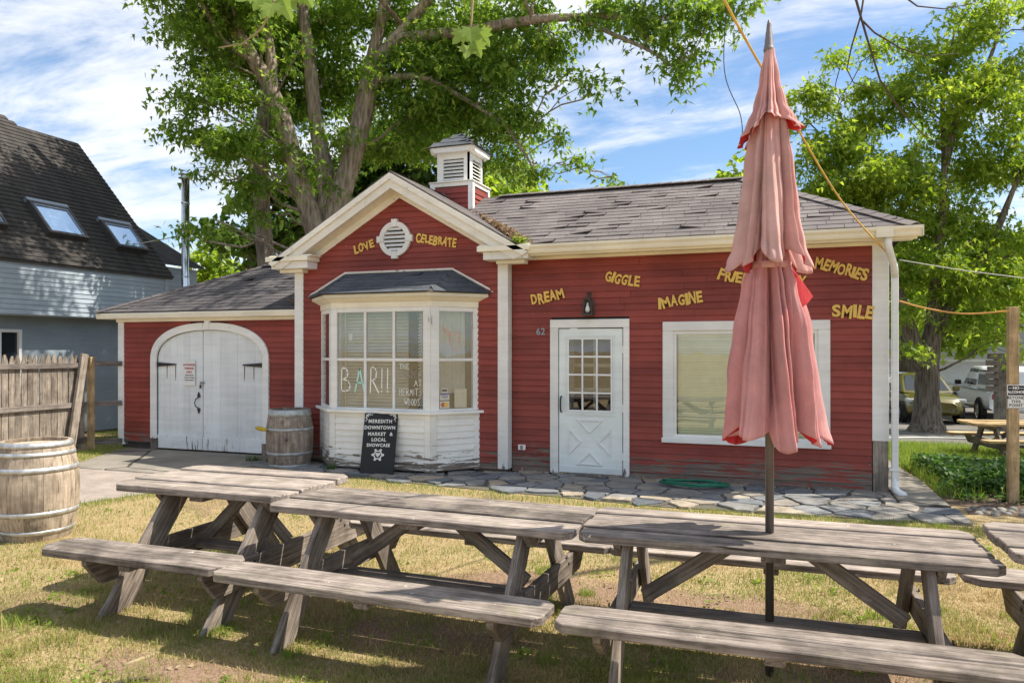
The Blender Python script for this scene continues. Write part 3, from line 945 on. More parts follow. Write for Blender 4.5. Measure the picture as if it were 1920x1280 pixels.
SH = []            # (priority, matrix, w, len, lift, material)
def shingle_field(o, u, v, span, vmax, e=.142, w=.30, mat='shingle_grey', pri=0, curl=.08, parent=None):
    """o: eave origin, u along the eave, v up the slope; span(v) -> (u0, u1)"""
    u = Vector(u).normalized(); v = Vector(v).normalized(); n = u.cross(v).normalized()
    k = 0; vv = 0.0
    while vv < vmax - .02:
        a, b = span(vv + e * .5)
        x = a - random.uniform(0, w) + (w / 2 if k % 2 else 0) - w
        while x < b:
            x0, x1 = max(x, a), min(x + w - .006, b)
            if x1 - x0 > .035:
                O = Vector(o) + u * ((x0 + x1) / 2) + v * (vv + random.uniform(-.006, .006))
                M = Matrix(((u.x, v.x, n.x, O.x), (u.y, v.y, n.y, O.y), (u.z, v.z, n.z, O.z), (0, 0, 0, 1)))
                lf = (0.0, 0.0)
                if random.random() < curl: lf = (random.uniform(.0, .016), random.uniform(.0, .016)) if random.random() < .6 else ((random.uniform(.012, .038), 0) if random.random() < .5 else (0, random.uniform(.012, .038)))
                SH.append((pri + vv * .01, M, round(x1 - x0, 3), min(e * 1.25, vmax - vv + .02), lf, mat, parent))
            x += w
        vv += e; k += 1
def shingle_geo(w, L, lf):
    h = w / 2; a, b = lf
    return [(-h, 0, .004 + a * .8), (h, 0, .004 + b * .8), (h, L, .002), (-h, L, .002), (-h, 0, .013 + a), (h, 0, .013 + b), (h, L, .005), (-h, L, .005),
            (-h, L * .45, .0085), (h, L * .45, .0085)], [(4, 5, 9, 8), (8, 9, 6, 7), (0, 1, 5, 4), (0, 4, 8, 7, 3), (1, 2, 6, 9, 5), (3, 2, 1, 0)]
vs_ = Vector((0, RY - EY, RZ - EZ)); VL = vs_.length
cosp = (RY - EY) / VL
def main_span(v):
    y = EY + v * cosp; zz_ = EZ + (RZ - EZ) * v / VL
    xl = PK + (PKZ - zz_) / SL - .05                      # meets the gable roof in the valley
    return xl, 1.45 - (y - EY) * (1.45 - RX) / (RY - EY)
shingle_field((0, EY, EZ), (1, 0, 0), vs_, main_span, VL, pri=0, curl=.2)
gv = Vector((0, HR, HP * HR)); GVL = gv.length
shingle_field((0, HY_, HZ), (1, 0, 0), gv, lambda v: (HX + v * HR / GVL, -7.21), GVL, pri=1, curl=.05, mat='shingle_shaded')
# gable slopes (seen edge-on)
gr = Vector((-2.09, 0, 2.09 * SL)); shingle_field((GR, 0, GZ), (0, 1, 0), gr, lambda v: (GF, 12.0), gr.length, pri=5, e=.2, w=.45)
gl = Vector((2.09, 0, 2.09 * SL)); shingle_field((GL, 13.0, GZ), (0, -1, 0), gl, lambda v: (0, 13.0 - GF), gl.length, pri=6, e=.2, w=.45)
# hip caps
def caps(p, q, n, pri, mat='shingle_grey'):
    p = Vector(p); q = Vector(q); t = (q - p) / n
    u = (q - p).normalized(); side = u.cross(Vector((0, 0, 1))).normalized(); up = side.cross(u)
    for i in range(n):
        O = p + t * i + up * .016
        M = Matrix(((side.x, u.x, up.x, O.x), (side.y, u.y, up.y, O.y), (side.z, u.z, up.z, O.z), (0, 0, 0, 1)))
        SH.append((pri, M, .26, t.length * 1.3, 'cap', mat, None))
def cap_geo(w, L, lf):
    h = w / 2; s = h * .33
    P = []
    for z in (0, .008):
        P += [(-h, 0, z - s + .008), (0, 0, z + .012), (h, 0, z - s + .008), (h, L, z - s), (0, L, z), (-h, L, z - s)]
    return P, [(6, 7, 10, 11), (7, 8, 9, 10), (0, 5, 4, 1), (1, 4, 3, 2), (0, 1, 7, 6), (1, 2, 8, 7), (2, 3, 9, 8), (3, 4, 10, 9), (4, 5, 11, 10), (5, 0, 6, 11)]
caps((1.45, EY, EZ), (RX, RY, RZ), 16, -1)
caps((RX, RY, RZ + .01), (-4.4, RY, RZ + .01), 22, .5)
caps((HX, HY_, HZ), (HX + HR, HY_ + HR, HZ + HP * HR), 16, .9, 'shingle_shaded')
caps((HX + HR, HY_ + HR, HZ + HP * HR + .01), (-7.3, HY_ + HR, HZ + HP * HR + .01), 12, 2, 'shingle_shaded')

# ---- eaves: garage
board('garage_frieze', -11.2, -7.23, YA - .05, YA - .002, 2.235, 2.30, cream)
mb = MB().prism([(9.965, 2.29), (9.985, 2.29), (10.17, 2.29), (10.17, 2.385), (9.95, 2.385), (9.945, 2.365)], -11.48, -7.23, Mx)
mb.build('garage_cornice', cream, shop, bevel=.004)
MB().box(-11.49, -11.2, 10.17, 14.0, 2.29, 2.385).build('garage_side_cornice', cream, shop)
# ---- rakes and cornice returns on the gable
rake = MT['rake_paint']
for sgn in (-1, 1):
    u = Vector((sgn, 0, -SL)).normalized(); n = Vector((0, -1, 0)); z_ = Vector((SL * sgn, 0, 1)).normalized()
    M = Matrix(((u.x, n.x, z_.x, PK), (u.y, n.y, z_.y, GF + .02), (u.z, n.z, z_.z, PKZ - .045), (0, 0, 0, 1)))
    L = 2.09 * math.sqrt(1 + SL * SL)
    def rk(name, d0, d1, z0, z1, mat, a=0.0, b=0.0):
        # mitred at the peak so the two sides butt together
        m0, m1 = -z0 * SL, -z1 * SL
        P = [Vector((x, y, z)) for (x, y, z) in [(m0 - .0, d0, z0), (L + a, d0, z0), (L + a, d1, z0), (m0, d1, z0), (m1, d0, z1), (L + b, d0, z1), (L + b, d1, z1), (m1, d1, z1)]]
        P = [M @ p for p in P]
        return MB().add(P, [(0, 3, 2, 1), (4, 5, 6, 7), (0, 1, 5, 4), (1, 2, 6, 5), (2, 3, 7, 6), (3, 0, 4, 7)]).build(name, mat, shop)
    rk('rake_crown', -.02, .045, -.055, .022, rake, -.02, .02)
    rk('rake_board', -.05, .012, -.165, -.057, rake, -.12, -.03)
    rk('rake_soffit', -.29, -.052, -.15, -.125, cream, -.2, -.2)
    rk('rake_frieze', -.305, -.262, -.245, -.152, rake, -.28, -.22)
    # boxed return: three stepped courses
    cx0 = PK + sgn * 1.755
    for nm, (w0, w1), (y0, y1), (z0, z1), mt_ in (('cornice_return', (.40, .37), (9.575, 9.905), (3.105, 3.175), cream), ('cornice_return', (.33, .33), (9.635, 9.905), (2.995, 3.103), white), ('cornice_return', (.22, .20), (9.75, 9.905), (2.945, 2.993), cream)):
        c0 = cx0 + sgn * (.02 if w0 > .3 else .06)
        board(nm, c0 - w0, c0 + w1, y0, y1, z0, z1, mt_)
    # little sloped cap under the rake end
    Mp = Matrix(((1, 0, 0, 0), (0, 0, 1, 0), (0, 1, 0, 0), (0, 0, 0, 1)))
    mb = MB().prism([(cx0 - .40, 3.177), (cx0 + .40, 3.177), (cx0 + .36, 3.20), (cx0 - .36, 3.20)], 9.62, 9.90, Mp)
    mb.build('return_cap', cream, shop)

# ---- round louvre vent
VC = Vector((-5.435, YG - .016, 3.395))
Mv = Matrix(((1, 0, 0, VC.x), (0, 0, -1, VC.y), (0, 1, 0, VC.z), (0, 0, 0, 1)))
circ = lambda r, n=40: [(r * math.cos(2 * math.pi * i / n), r * math.sin(2 * math.pi * i / n)) for i in range(n)]
vent = MB().ring(circ(.262), circ(.185), 0, .05, Mv, closed=True).build('round_vent', white, shop, smooth=False, bevel=.006)
MB().prism(circ(.19), .001, .008, Mv).build('backing', MT['interior_dark'], vent)
for a in range(4):
    Mk = Mv @ Matrix.Rotation(a * math.pi / 2, 4, 'Z')
    MB().prism([(-.035, .18), (.035, .18), (.052, .295), (-.052, .295)], .0, .062, Mk).build('keystone', white, vent, bevel=.004)
for i in range(6):
    zc = -.15 + i * .06; hw = math.sqrt(max(.01, .183 ** 2 - (abs(zc) + .0) ** 2))
    Ms = Mv @ Matrix.Translation((0, zc, .03)) @ Matrix.Rotation(R(-38), 4, 'X')
    MB().box(-hw, hw, -.024, .024, -.004, .004, Ms).build('slat', MT['white_clapboard_paint'], vent)

# ---- cupola
CX, CY = -5.12, 11.57
cup = MB().box(CX - .355, CX + .355, CY - .355, CY + .355, 3.7, 4.50).build('cupola', MT['deck_board'], shop)
hb = .37
for f_, (ox, oy, rz) in enumerate(((0, -1, 0), (1, 0, 90), (0, 1, 180), (-1, 0, 270))):
    Mf = Matrix.Translation((CX, CY, 0)) @ Matrix.Rotation(R(rz), 4, 'Z')
    if f_ < 2:
        for i in range(8):
            clap(-.30, .30, 3.72 + i * .085, .085, 0, red, cup, Mf @ Matrix.Translation((0, -.357, 0)))
    MB().box(-.382, -.30, -.384, -.35, 3.7, 4.492, Mf).build('corner_board', white, cup)
    MB().box(.302, .349, -.384, -.35, 3.7, 4.492, Mf).build('corner_board', white, cup)
    MB().box(-.299, .301, -.378, -.35, 4.43, 4.49, Mf).build('base_rail', MT['rake_paint'], cup)
    # louvred upper box
    fr = MB()
    fr.box(-.295, -.185, -.295, -.25, 4.50, 5.0, Mf); fr.box(.185, .2945, -.295, -.25, 4.50, 5.0, Mf)
    fr.box(-.184, .184, -.293, -.25, 4.50, 4.545, Mf); fr.box(-.184, .184, -.293, -.25, 4.90, 5.0, Mf)
    fr.build('louvre_frame', white, cup)
    for i in range(6):
        Ms = Mf @ Matrix.Translation((0, -.27, 4.575 + i * .058)) @ Matrix.Rotation(R(40), 4, 'X')
        MB().box(-.184, .184, -.034, .034, -.005, .005, Ms).build('slat', MT['white_clapboard_paint'], cup)
    MB().prism([(-.298, 4.99), (.298, 4.99), (.37, 5.075), (-.37, 5.075)], -.40, -.28, Mf @ Matrix(((1, 0, 0, 0), (0, 0, 1, 0), (0, 1, 0, 0), (0, 0, 0, 1)))).build('eave_cove', white, cup)
board('louvre_backing', CX - .22, CX + .22, CY - .22, CY + .22, 4.50, 5.0, MT['interior_dark'], cup, 0)
board('base_cap', CX - .40, CX + .40, CY - .40, CY + .40, 4.495, 4.512, MT['rake_paint'], cup, 0)
e_ = .43; ez, pz = 5.078, 5.40
mb = MB().add([(CX - e_, CY - e_, ez), (CX + e_, CY - e_, ez), (CX + e_, CY + e_, ez), (CX - e_, CY + e_, ez), (CX, CY, pz)], [(0, 1, 4), (1, 2, 4), (2, 3, 4), (3, 0, 4), (3, 2, 1, 0)])
mb.build('roof_deck', MT['deck_board'], cup)
for rz in (0, 90):
    Mf = Matrix.Translation((CX, CY, 0)) @ Matrix.Rotation(R(rz), 4, 'Z')
    o = Mf @ Vector((0, -e_, ez)); u = (Mf.to_3x3() @ Vector((1, 0, 0))); v = Mf.to_3x3() @ Vector((0, e_, pz - ez))
    shingle_field(o, u, v, lambda t, L=v.length: (-e_ * (1 - t / L), e_ * (1 - t / L)), v.length - .03, e=.15, w=.22, mat='shingle_slate', pri=-2, parent=cup, curl=.1)

# ---- bay window
A_, B_, C_, D_ = Vector((-6.75, YG, 0)), Vector((-6.2, 9.345, 0)), Vector((-4.59, 9.345, 0)), Vector((-4.10, YG, 0))
wcl = MT['white_clapboard_paint']
faces = [(A_, B_), (B_, C_), (C_, D_)]
def Fm(p, q):
    u = (q - p).normalized(); n = Vector((-u.y, u.x, 0)) * -1
    n = Vector((u.y, -u.x, 0))
    return Matrix(((u.x, -n.x, 0, p.x), (u.y, -n.y, 0, p.y), (0, 0, 1, 0), (0, 0, 0, 1))), (q - p).length   # local Y points inwards
fr = MB()
glass_rects = []
for i, (p, q) in enumerate(faces):
    M, L = Fm(p, q)
    pw0, pw1 = (.07, .085) if i == 1 else ((.03, .10) if i == 0 else (.10, .06))
    fr.box(.004, pw0 + .03, -.004 + .0 * i, .07, .885, 2.345, M)
    fr.box(L - pw1 - .03, L - .004, -.004, .07, .885, 2.345, M)
    a, b = pw0 + .031, L - pw1 - .031
    fr.box(a, b, 0, .06, .885, .915, M); fr.box(a, b, 0, .06, 2.285, 2.345, M)
    ncol = 3 if i == 1 else 1
    cw = (b - a) / ncol
    fr.box(a, b, .004, .05, 1.585, 1.625, M)
    for c in range(1, ncol):
        fr.box(a + c * cw - .02, a + c * cw + .02, .002, .052, .916, 1.584, M); fr.box(a + c * cw - .02, a + c * cw + .02, .002, .052, 1.626, 2.284, M)
    for c in range(ncol):
        x0 = a + c * cw + (.02 if c else 0); x1 = a + (c + 1) * cw - (.02 if c < ncol - 1 else 0)
        for z0, z1 in ((.916, 1.584), (1.626, 2.284)):
            glass_rects.append((M, x0, x1, z0, z1))
bay = fr.build('bay_window', white, shop, bevel=.004)
for M, x0, x1, z0, z1 in glass_rects:
    MB().box(x0, x1, .026, .031, z0, z1, M).build('pane', MT['window_glass'], bay)
def offs(d):
    """plan of the bay pushed out by d"""
    t = d * .42
    return [A_ + Vector((-d * 1.38, 0, 0)), B_ + Vector((-t * 1.0, -d, 0)), C_ + Vector((t * 1.0, -d, 0)), D_ + Vector((d * 1.36, 0, 0))]
def baydeck(name, d, z0, z1, mat, d2=None, bev=.004):
    P = offs(d); Q = offs(d if d2 is None else d2)
    for L in (P, Q):
        L[0].y = YG - .02; L[3].y = YG - .02
    V = [Vector((p.x, p.y, z0)) for p in P] + [Vector((p.x, p.y, z1)) for p in Q]
    return MB().add(V, [(3, 2, 1, 0), (4, 5, 6, 7), (0, 1, 5, 4), (1, 2, 6, 5), (2, 3, 7, 6), (3, 0, 4, 7)]).build(name, mat, bay, bevel=bev)
baydeck('sill', .065, .845, .884, white)
baydeck('header', .004, 2.346, 2.43, cream)
baydeck('cornice_cove', .012, 2.431, 2.49, cream, .10)
baydeck('cornice_fascia', .115, 2.491, 2.54, cream)
baydeck('base_core', -.02, .05, .844, MT['deck_board'], bev=0)
for i, (p, q) in enumerate(faces):
    M, L = Fm(p, q)
    MB().box(-.004, .085, -.022, .02, .04, .843, M).build('corner_board', wcl, bay, bevel=.004)
    MB().box(L - .085, L + .004, -.0225, .02, .04, .843, M).build('corner_board', wcl, bay, bevel=.004)
    MB().box(.087, L - .087, -.020, .02, .775, .842, M).build('apron_rail', wcl, bay, bevel=.003)
    z = .06
    while z < .765:
        clap(.087, L - .087, z, min(.0895, .775 - z), 0, wcl, bay, M)
        z += .0895
P = offs(.165)
for p in P: p.z = 2.545
P[0].y = P[3].y = YG - .004
TL, TR = Vector((-6.30, YG - .02, 2.895)), Vector((-4.50, YG - .02, 2.895))
mb = MB().add([P[0], P[1], P[2], P[3], TL, TR], [(0, 1, 4), (1, 2, 5, 4), (2, 3, 5), (3, 2, 1, 0), (0, 4, 5, 3)])
mb.build('bay_roof_deck', MT['deck_board'], bay)
def tri_field(p, q, t0, t1, pri=-2):
    u = (q - p).normalized(); L = (q - p).length
    def perp(t): return (t - p) - u * (t - p).dot(u)
    v = perp(t0); H = v.length
    a0, a1 = (t0 - p).dot(u), (t1 - p).dot(u)
    shingle_field(p, u, v, lambda s, H=H, a0=a0, a1=a1, L=L: (a0 * s / H, L + (a1 - L) * s / H), H, e=.125, w=.26, mat='shingle_slate', pri=pri, parent=bay, curl=.03)
tri_field(P[0], P[1], TL, TL); tri_field(P[1], P[2], TL, TR); tri_field(P[2], P[3], TR, TR)
MB().tube([P[0] + Vector((0, 0, .03)), TL + Vector((0, -.012, .02)), TR + Vector((0, -.012, .02)), P[3] + Vector((0, 0, .03))], .018, 6).build('flashing', rake, bay)
# blinds behind the panes, a curtain behind the right hand one
bl = MB(); M, L = Fm(B_, C_)
for i in range(30):
    Ms = M @ Matrix.Translation((L / 2, .16 + random.uniform(-.003, .003), .92 + i * .0475)) @ Matrix.Rotation(R(56 + random.uniform(-6, 6)), 4, 'X')
    bl.box(-L / 2 + .09, L / 2 - .02, -.026, .026, -.0015, .0015, Ms)
bl.build('blind', MT['blind_beige'], bay)
M, L = Fm(A_, B_)
MB().box(.04, L + .02, .20, .22, .9, 2.33, M).build('blind', MT['blind_beige'], bay)
M, L = Fm(C_, D_)
cu = MB(); n = 44
V = []
for i in range(n + 1):
    x = -.05 + (L + .0) * i / n; y = .17 + .022 * math.sin(i * 1.45) + .01 * math.sin(i * 3.1 + 1)
    V += [M @ Vector((x, y, 1.12 if i % 2 else 1.13)), M @ Vector((x, y * .5 + .09, 2.32))]
cu.add(V, [(2 * i, 2 * i + 2, 2 * i + 3, 2 * i + 1) for i in range(n)]).build('curtain', MT['curtain_cloth'], bay, smooth=True)
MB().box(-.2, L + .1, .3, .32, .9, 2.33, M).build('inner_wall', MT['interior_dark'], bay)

# ---- writing and cards on the bay panes (on the glass)
M, L = Fm(B_, C_)
def glassM(M, x, z):      # local XY drawing plane on the outer face of the glass
    return M @ Matrix.Translation((x, .024, z)) @ Matrix.Rotation(R(90), 4, 'X')
pw = .101
def lettering(items, label, mat='marker_white'):
    q = MB()
    for t, x_, z_, h_, w_, lw_, gp in items: strokes(q, t, glassM(M, x_, z_), h_, w_, lw_, gp)
    return tag(q.build('window_lettering', MT[mat]), label, 'lettering')
lettering([('B', .165, 1.145, .34, .15, .020, .35)], 'large white hand drawn letter B on the bay window')
lettering([('R', .645, 1.13, .36, .13, .020, .35)], 'large white hand drawn letter R on the bay window')
lettering([('!', .80, 1.13, .34, .16, .018, .25)], 'white hand drawn exclamation mark next to the letter R')
lettering([('!', .896, 1.13, .34, .16, .018, .25)], 'white hand drawn exclamation mark furthest from the letter R')
lettering([('THE', 1.11, 1.475, .075, .045, .009, .3)], 'small white hand written word THE on the bay window')
lettering([('AT', 1.345, 1.235, .085, .05, .008, .35)], 'small white hand written word AT on the bay window')
lettering([('HERMIT', 1.115, 1.105, .095, .042, .008, .3)], 'white hand written word HERMIT on the bay window')
lettering([('WOODS', 1.195, .965, .095, .04, .008, .25)], 'white hand written word WOODS low on the bay window')
tag((lambda q: (strokes(q, 'A', glassM(M, .385, 1.145), .33, .155, .022), q)[1])(MB()).build('window_lettering', MT['marker_aqua']), 'pale aqua hand drawn letter A on the bay window', 'lettering')
tag((lambda q: (strokes(q, 'GARDEN', glassM(M, 1.12, 1.355), .095, .042, .008, .4), q)[1])(MB()).build('window_lettering', MT['marker_faint']), 'faded word GARDEN written on the bay window pane', 'lettering')
M3, L3 = Fm(C_, D_)
def card(name, label, x0, x1, z0, z1, mat, extra=None, y=.036):
    c = MB().box(x0, x1, y - .004, y, z0, z1, M3).build(name, mat)
    tag(c, label, 'sticker')
    return c
c = card('card_sticker', 'white and blue payment card sticker reading VISA in bay window', .155, .30, 1.04, 1.135, MT['sign_white'])
def Mt3(x, z): return M3 @ Matrix.Translation((x, .0305, z)) @ Matrix.Rotation(R(90), 4, 'X')
q = MB(); add_text(q, 'VISA', Mt3(.2275, 1.083), .05, .001); q.build('lettering', MT['card_blue'], c)
MB().box(.157, .298, .0300, .0312, 1.112, 1.133, M3).build('band', MT['card_blue'], c)
c = card('card_sticker', 'payment card sticker with red and yellow overlapping discs in bay window', .155, .30, .925, 1.025, MT['sign_white'])
q = MB(); q.prism(circ(.034, 20), 0, .0012, Mt3(.205, .975)); q.build('red_disc', MT['card_red'], c)
q = MB(); q.prism(circ(.034, 20), .0014, .0024, Mt3(.25, .975)); q.build('yellow_disc', MT['card_yellow'], c)
c = card('card_sticker', 'small black and white sticker above the payment cards', .175, .275, 1.145, 1.205, MT['sign_white'])
MB().box(.185, .265, .0300, .0312, 1.16, 1.19, M3).build('band', MT['sign_black'], c)
card('paper_note', 'cream paper note propped inside the right bay pane', .39, .58, .925, 1.19, MT['paper_cream'], y=.06)
q = MB()
Md = glassM(M3, .23, 1.73)
for pl in ([(.14, .0), (.08, .1), (.07, .25), (.10, .27), (.20, .27), (.23, .25), (.22, .1), (.17, 0), (.14, 0)], [(.07, .22), (.23, .22)], [(.09, .15), (.21, .15)], [(-.06, .34), (.06, .19)], [(-.03, .33), (.08, .2)], [(-.0, .32), (.09, .22)]):
    for p1, p2 in zip(pl, pl[1:]):
        p1 = Vector((*p1, 0)); p2 = Vector((*p2, 0)); t = (p2 - p1).normalized(); nn = Vector((-t.y, t.x, 0)) * .004
        q.add([Md @ (p1 - nn), Md @ (p2 - nn), Md @ (p2 + nn), Md @ (p1 + nn)], [(0, 1, 2, 3)])
tag(q.build('window_drawing', MT['marker_pink']), 'pink chalk marker drawing on the right bay pane', 'drawing')
c = card('paper_scrap', 'small white torn paper scrap taped to upper left bay pane', 0, .05, 0, .1, MT['sign_white'])
c.matrix_basis = M @ Matrix.Translation((.30, .05, 1.93)) @ Matrix.Rotation(R(8), 4, 'Y')

# ---- storm door
DT = MT['white_paint']
dr = MB()
sd = MT['storm_door_paint']
gx0, gx1, gz0, gz1 = -2.80, -2.19, .905, 1.90
yf = YM - .035
dr.box(DX0 + .012, gx0, yf, YM + .01, .045, 2.035); dr.box(gx1, DX1 - .012, yf, YM + .01, .045, 2.035)
dr.box(gx0, gx1, yf, YM + .01, .045, gz0); dr.box(gx0, gx1, yf, YM + .01, gz1, 2.035)
door = dr.build('storm_door', sd, shop)
mu = MB()
for i in range(3 + 1):
    x = gx0 + (gx1 - gx0) * i / 3
    mu.box(x - .011, x + .011, yf - .012, yf + .014, gz0 - .011, gz1 + .011)
for j in range(4 + 1):
    zc = gz0 + (gz1 - gz0) * j / 4
    for i in range(3):
        a = gx0 + (gx1 - gx0) * i / 3 + .0112; b = gx0 + (gx1 - gx0) * (i + 1) / 3 - .0112
        mu.box(a, b, yf - .010, yf + .012, zc - .011, zc + .011)
mu.build('muntins', MT['vinyl_white'], door)
mu = MB()
for (a, b, c_, d_) in ((gx0 - .045, gx1 + .045, gz0 - .06, gz0 - .02), (gx0 - .045, gx1 + .045, gz1 + .02, gz1 + .045), (gx0 - .045, gx0 - .02, gz0 - .02, gz1 + .02), (gx1 + .02, gx1 + .045, gz0 - .02, gz1 + .02)):
    mu.box(a, b, yf - .010, yf, c_, d_)
mu.build('glazing_bead', sd, door)
for i in range(3):
    for j in range(4):
        MB().box(gx0 + (gx1 - gx0) * i / 3 + .006, gx0 + (gx1 - gx0) * (i + 1) / 3 - .006, yf + .004, yf + .007, gz0 + (gz1 - gz0) * j / 4 + .006, gz0 + (gz1 - gz0) * (j + 1) / 4 - .006).build('pane', MT['window_glass'], door)
cxd, czd = (gx0 + gx1) / 2, .46
Md_ = Matrix(((1, 0, 0, cxd), (0, 0, -1, yf), (0, 1, 0, czd), (0, 0, 0, 1)))
def tri_in(pts, t):
    c = (sum(p[0] for p in pts) / 3, sum(p[1] for p in pts) / 3)
    return [(c[0] + (p[0] - c[0]) * t, c[1] + (p[1] - c[1]) * t) for p in pts]
for pts in ([(-.19, .325), (0, .13), (.19, .325)], [(-.19, -.30), (.19, -.30), (0, -.105)], [(-.30, .215), (-.30, -.175), (-.11, .02)], [(.30, .215), (.11, .02), (.30, -.175)]):
    if (pts[1][0] - pts[0][0]) * (pts[2][1] - pts[0][1]) - (pts[1][1] - pts[0][1]) * (pts[2][0] - pts[0][0]) < 0: pts = pts[::-1]
    MB().ring(pts, tri_in(pts, .70), 0, .016, Md_, closed=True).build('trim_triangle', MT['vinyl_white'], door, bevel=.004)
MB().box(DX0 + .013, DX1 - .013, yf - .006, yf, .05, .13).build('kick_plate', sd, door)
MB().tube([(DX0 + .045, yf - .005, .88), (DX0 + .045, yf - .045, .91), (DX0 + .045, yf - .05, .99), (DX0 + .045, yf - .045, 1.07), (DX0 + .045, yf - .005, 1.10)], .012, 8).build('handle', MT['dark_metal'], door, smooth=True)
for zc in (.3, .95, 1.75): MB().box(DX1 - .02, DX1 + .01, yf - .008, yf + .006, zc - .05, zc + .05).build('hinge', MT['vinyl_white'], door)
board('door_sill', DX0 - .01, DX1 + .01, YM - .07, YM + .08, .012, .04, MT['bare_post_wood'])
board('door_casing', -3.062, DX0, YM - .05, YM + .02, .03, 2.047); board('door_casing', DX1, -1.948, YM - .05, YM + .02, .03, 2.047); board('door_casing', -3.062, -1.948, YM - .052, YM + .02, 2.049, 2.165)
# inner door seen through the storm door, with a shelf of bright things
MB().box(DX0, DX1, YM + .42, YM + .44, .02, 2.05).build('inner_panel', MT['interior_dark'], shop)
inn = MB(); inn.box(-2.9, -2.84, YM + .40, YM + .418, .9, 1.95); inn.box(-2.55, -2.50, YM + .40, YM + .418, .9, 1.95); inn.box(-2.25, -2.2, YM + .40, YM + .418, .9, 1.95); inn.box(-2.9, -2.1, YM + .395, YM + .40, 1.15, 1.2); inn.box(-2.9, -2.1, YM + .395, YM + .40, 1.5, 1.55)
inn.build('inner_door_rails', MT['curtain_cloth'], shop)

# ---- front window
win = MB()
a, b, c_, d_ = -1.503, .552, .532, 2.118
for q4 in ((a, WX0, WZ0 + .0, WZ1), (WX1, b, WZ0, WZ1), (a, b, WZ1 + .001, d_), (a, b, c_, WZ0 - .001)): win.box(q4[0], q4[1], YM - .04, YM + .02, q4[2], q4[3])
wn_ = win.build('front_window', white, shop, bevel=.006)
MB().box(a - .01, b + .01, YM - .07, YM - .041, c_ - .012, c_ + .05).build('sill', white, wn_, bevel=.005)
sw = MB()
for q4 in ((WX0, WX0 + .035, WZ0, WZ1), (WX1 - .035, WX1, WZ0, WZ1), (WX0 + .0352, WX1 - .0352, WZ1 - .04, WZ1), (WX0 + .0352, WX1 - .0352, WZ0, WZ0 + .03)): sw.box(q4[0], q4[1], YM - .015, YM + .04, q4[2], q4[3])
sw.build('sash', white, wn_)
MB().box(WX0 + .02, WX1 - .02, YM + .008, YM + .012, WZ0 + .02, WZ1 - .02).build('pane', MT['window_glass'], wn_)
bl = MB()
for i in range(38):
    Ms = Matrix.Translation(((WX0 + WX1) / 2, YM + .055, WZ0 + .035 + i * .0347)) @ Matrix.Rotation(R(60 + random.uniform(-6, 6)), 4, 'X') @ Matrix.Rotation(R(random.uniform(-.15, .15)), 4, 'Y')
    bl.box(WX0 / 2 - WX1 / 2 + .05, WX1 / 2 - WX0 / 2 - .05, -.0195, .0195, -.0008, .0008, Ms)
for x in (WX0 + .2, (WX0 + WX1) / 2, WX1 - .2): bl.box(x - .001, x + .001, YM + .037, YM + .039, WZ0 + .03, WZ1 - .03)
bl.box(WX0 + .04, WX1 - .04, YM + .036, YM + .075, WZ1 - .065, WZ1 - .041)
bl.build('blind', MT['blind_cream'], wn_)
MB().box(WX0 - .05, WX1 + .05, YM + .102, YM + .11, WZ0 - .05, WZ1 + .05).build('room_screen', MT['blind_cream'], wn_)

# ---- garage doors
Ma = Matrix(((1, 0, 0, 0), (0, 0, -1, YA - .005), (0, 1, 0, 0), (0, 0, 0, 1)))
oc = [(AX1, .2)] + arch(2.35) + [(AX0, .2)]
ic = [(AX1 - .125, .2)] + arch(2.35, .125) + [(AX0 + .125, .2)]
MB().ring(oc, ic, 0, .045, Ma).build('arch_casing', white, shop, bevel=.006)
MB().prism([(ACX - .035, AZT - .12), (ACX + .035, AZT - .12), (ACX + .055, 2.25), (ACX - .055, 2.25)], 0, .062, Ma).build('keystone', white, shop, bevel=.005)
def door_top(x):
    q = abs(x - ACX) / (AW - .125)
    return AZS + (AZT - .125 - AZS) * max(0, 1 - q ** 2.35) ** (1 / 2.35) - .008 if q < 1 else AZS
SEAM = -9.305
npk = [(AX0 + .13, SEAM - .006, 7, 'left'), (SEAM + .006, AX1 - .13, 7, 'right')]
dm = MT['door_white_paint']
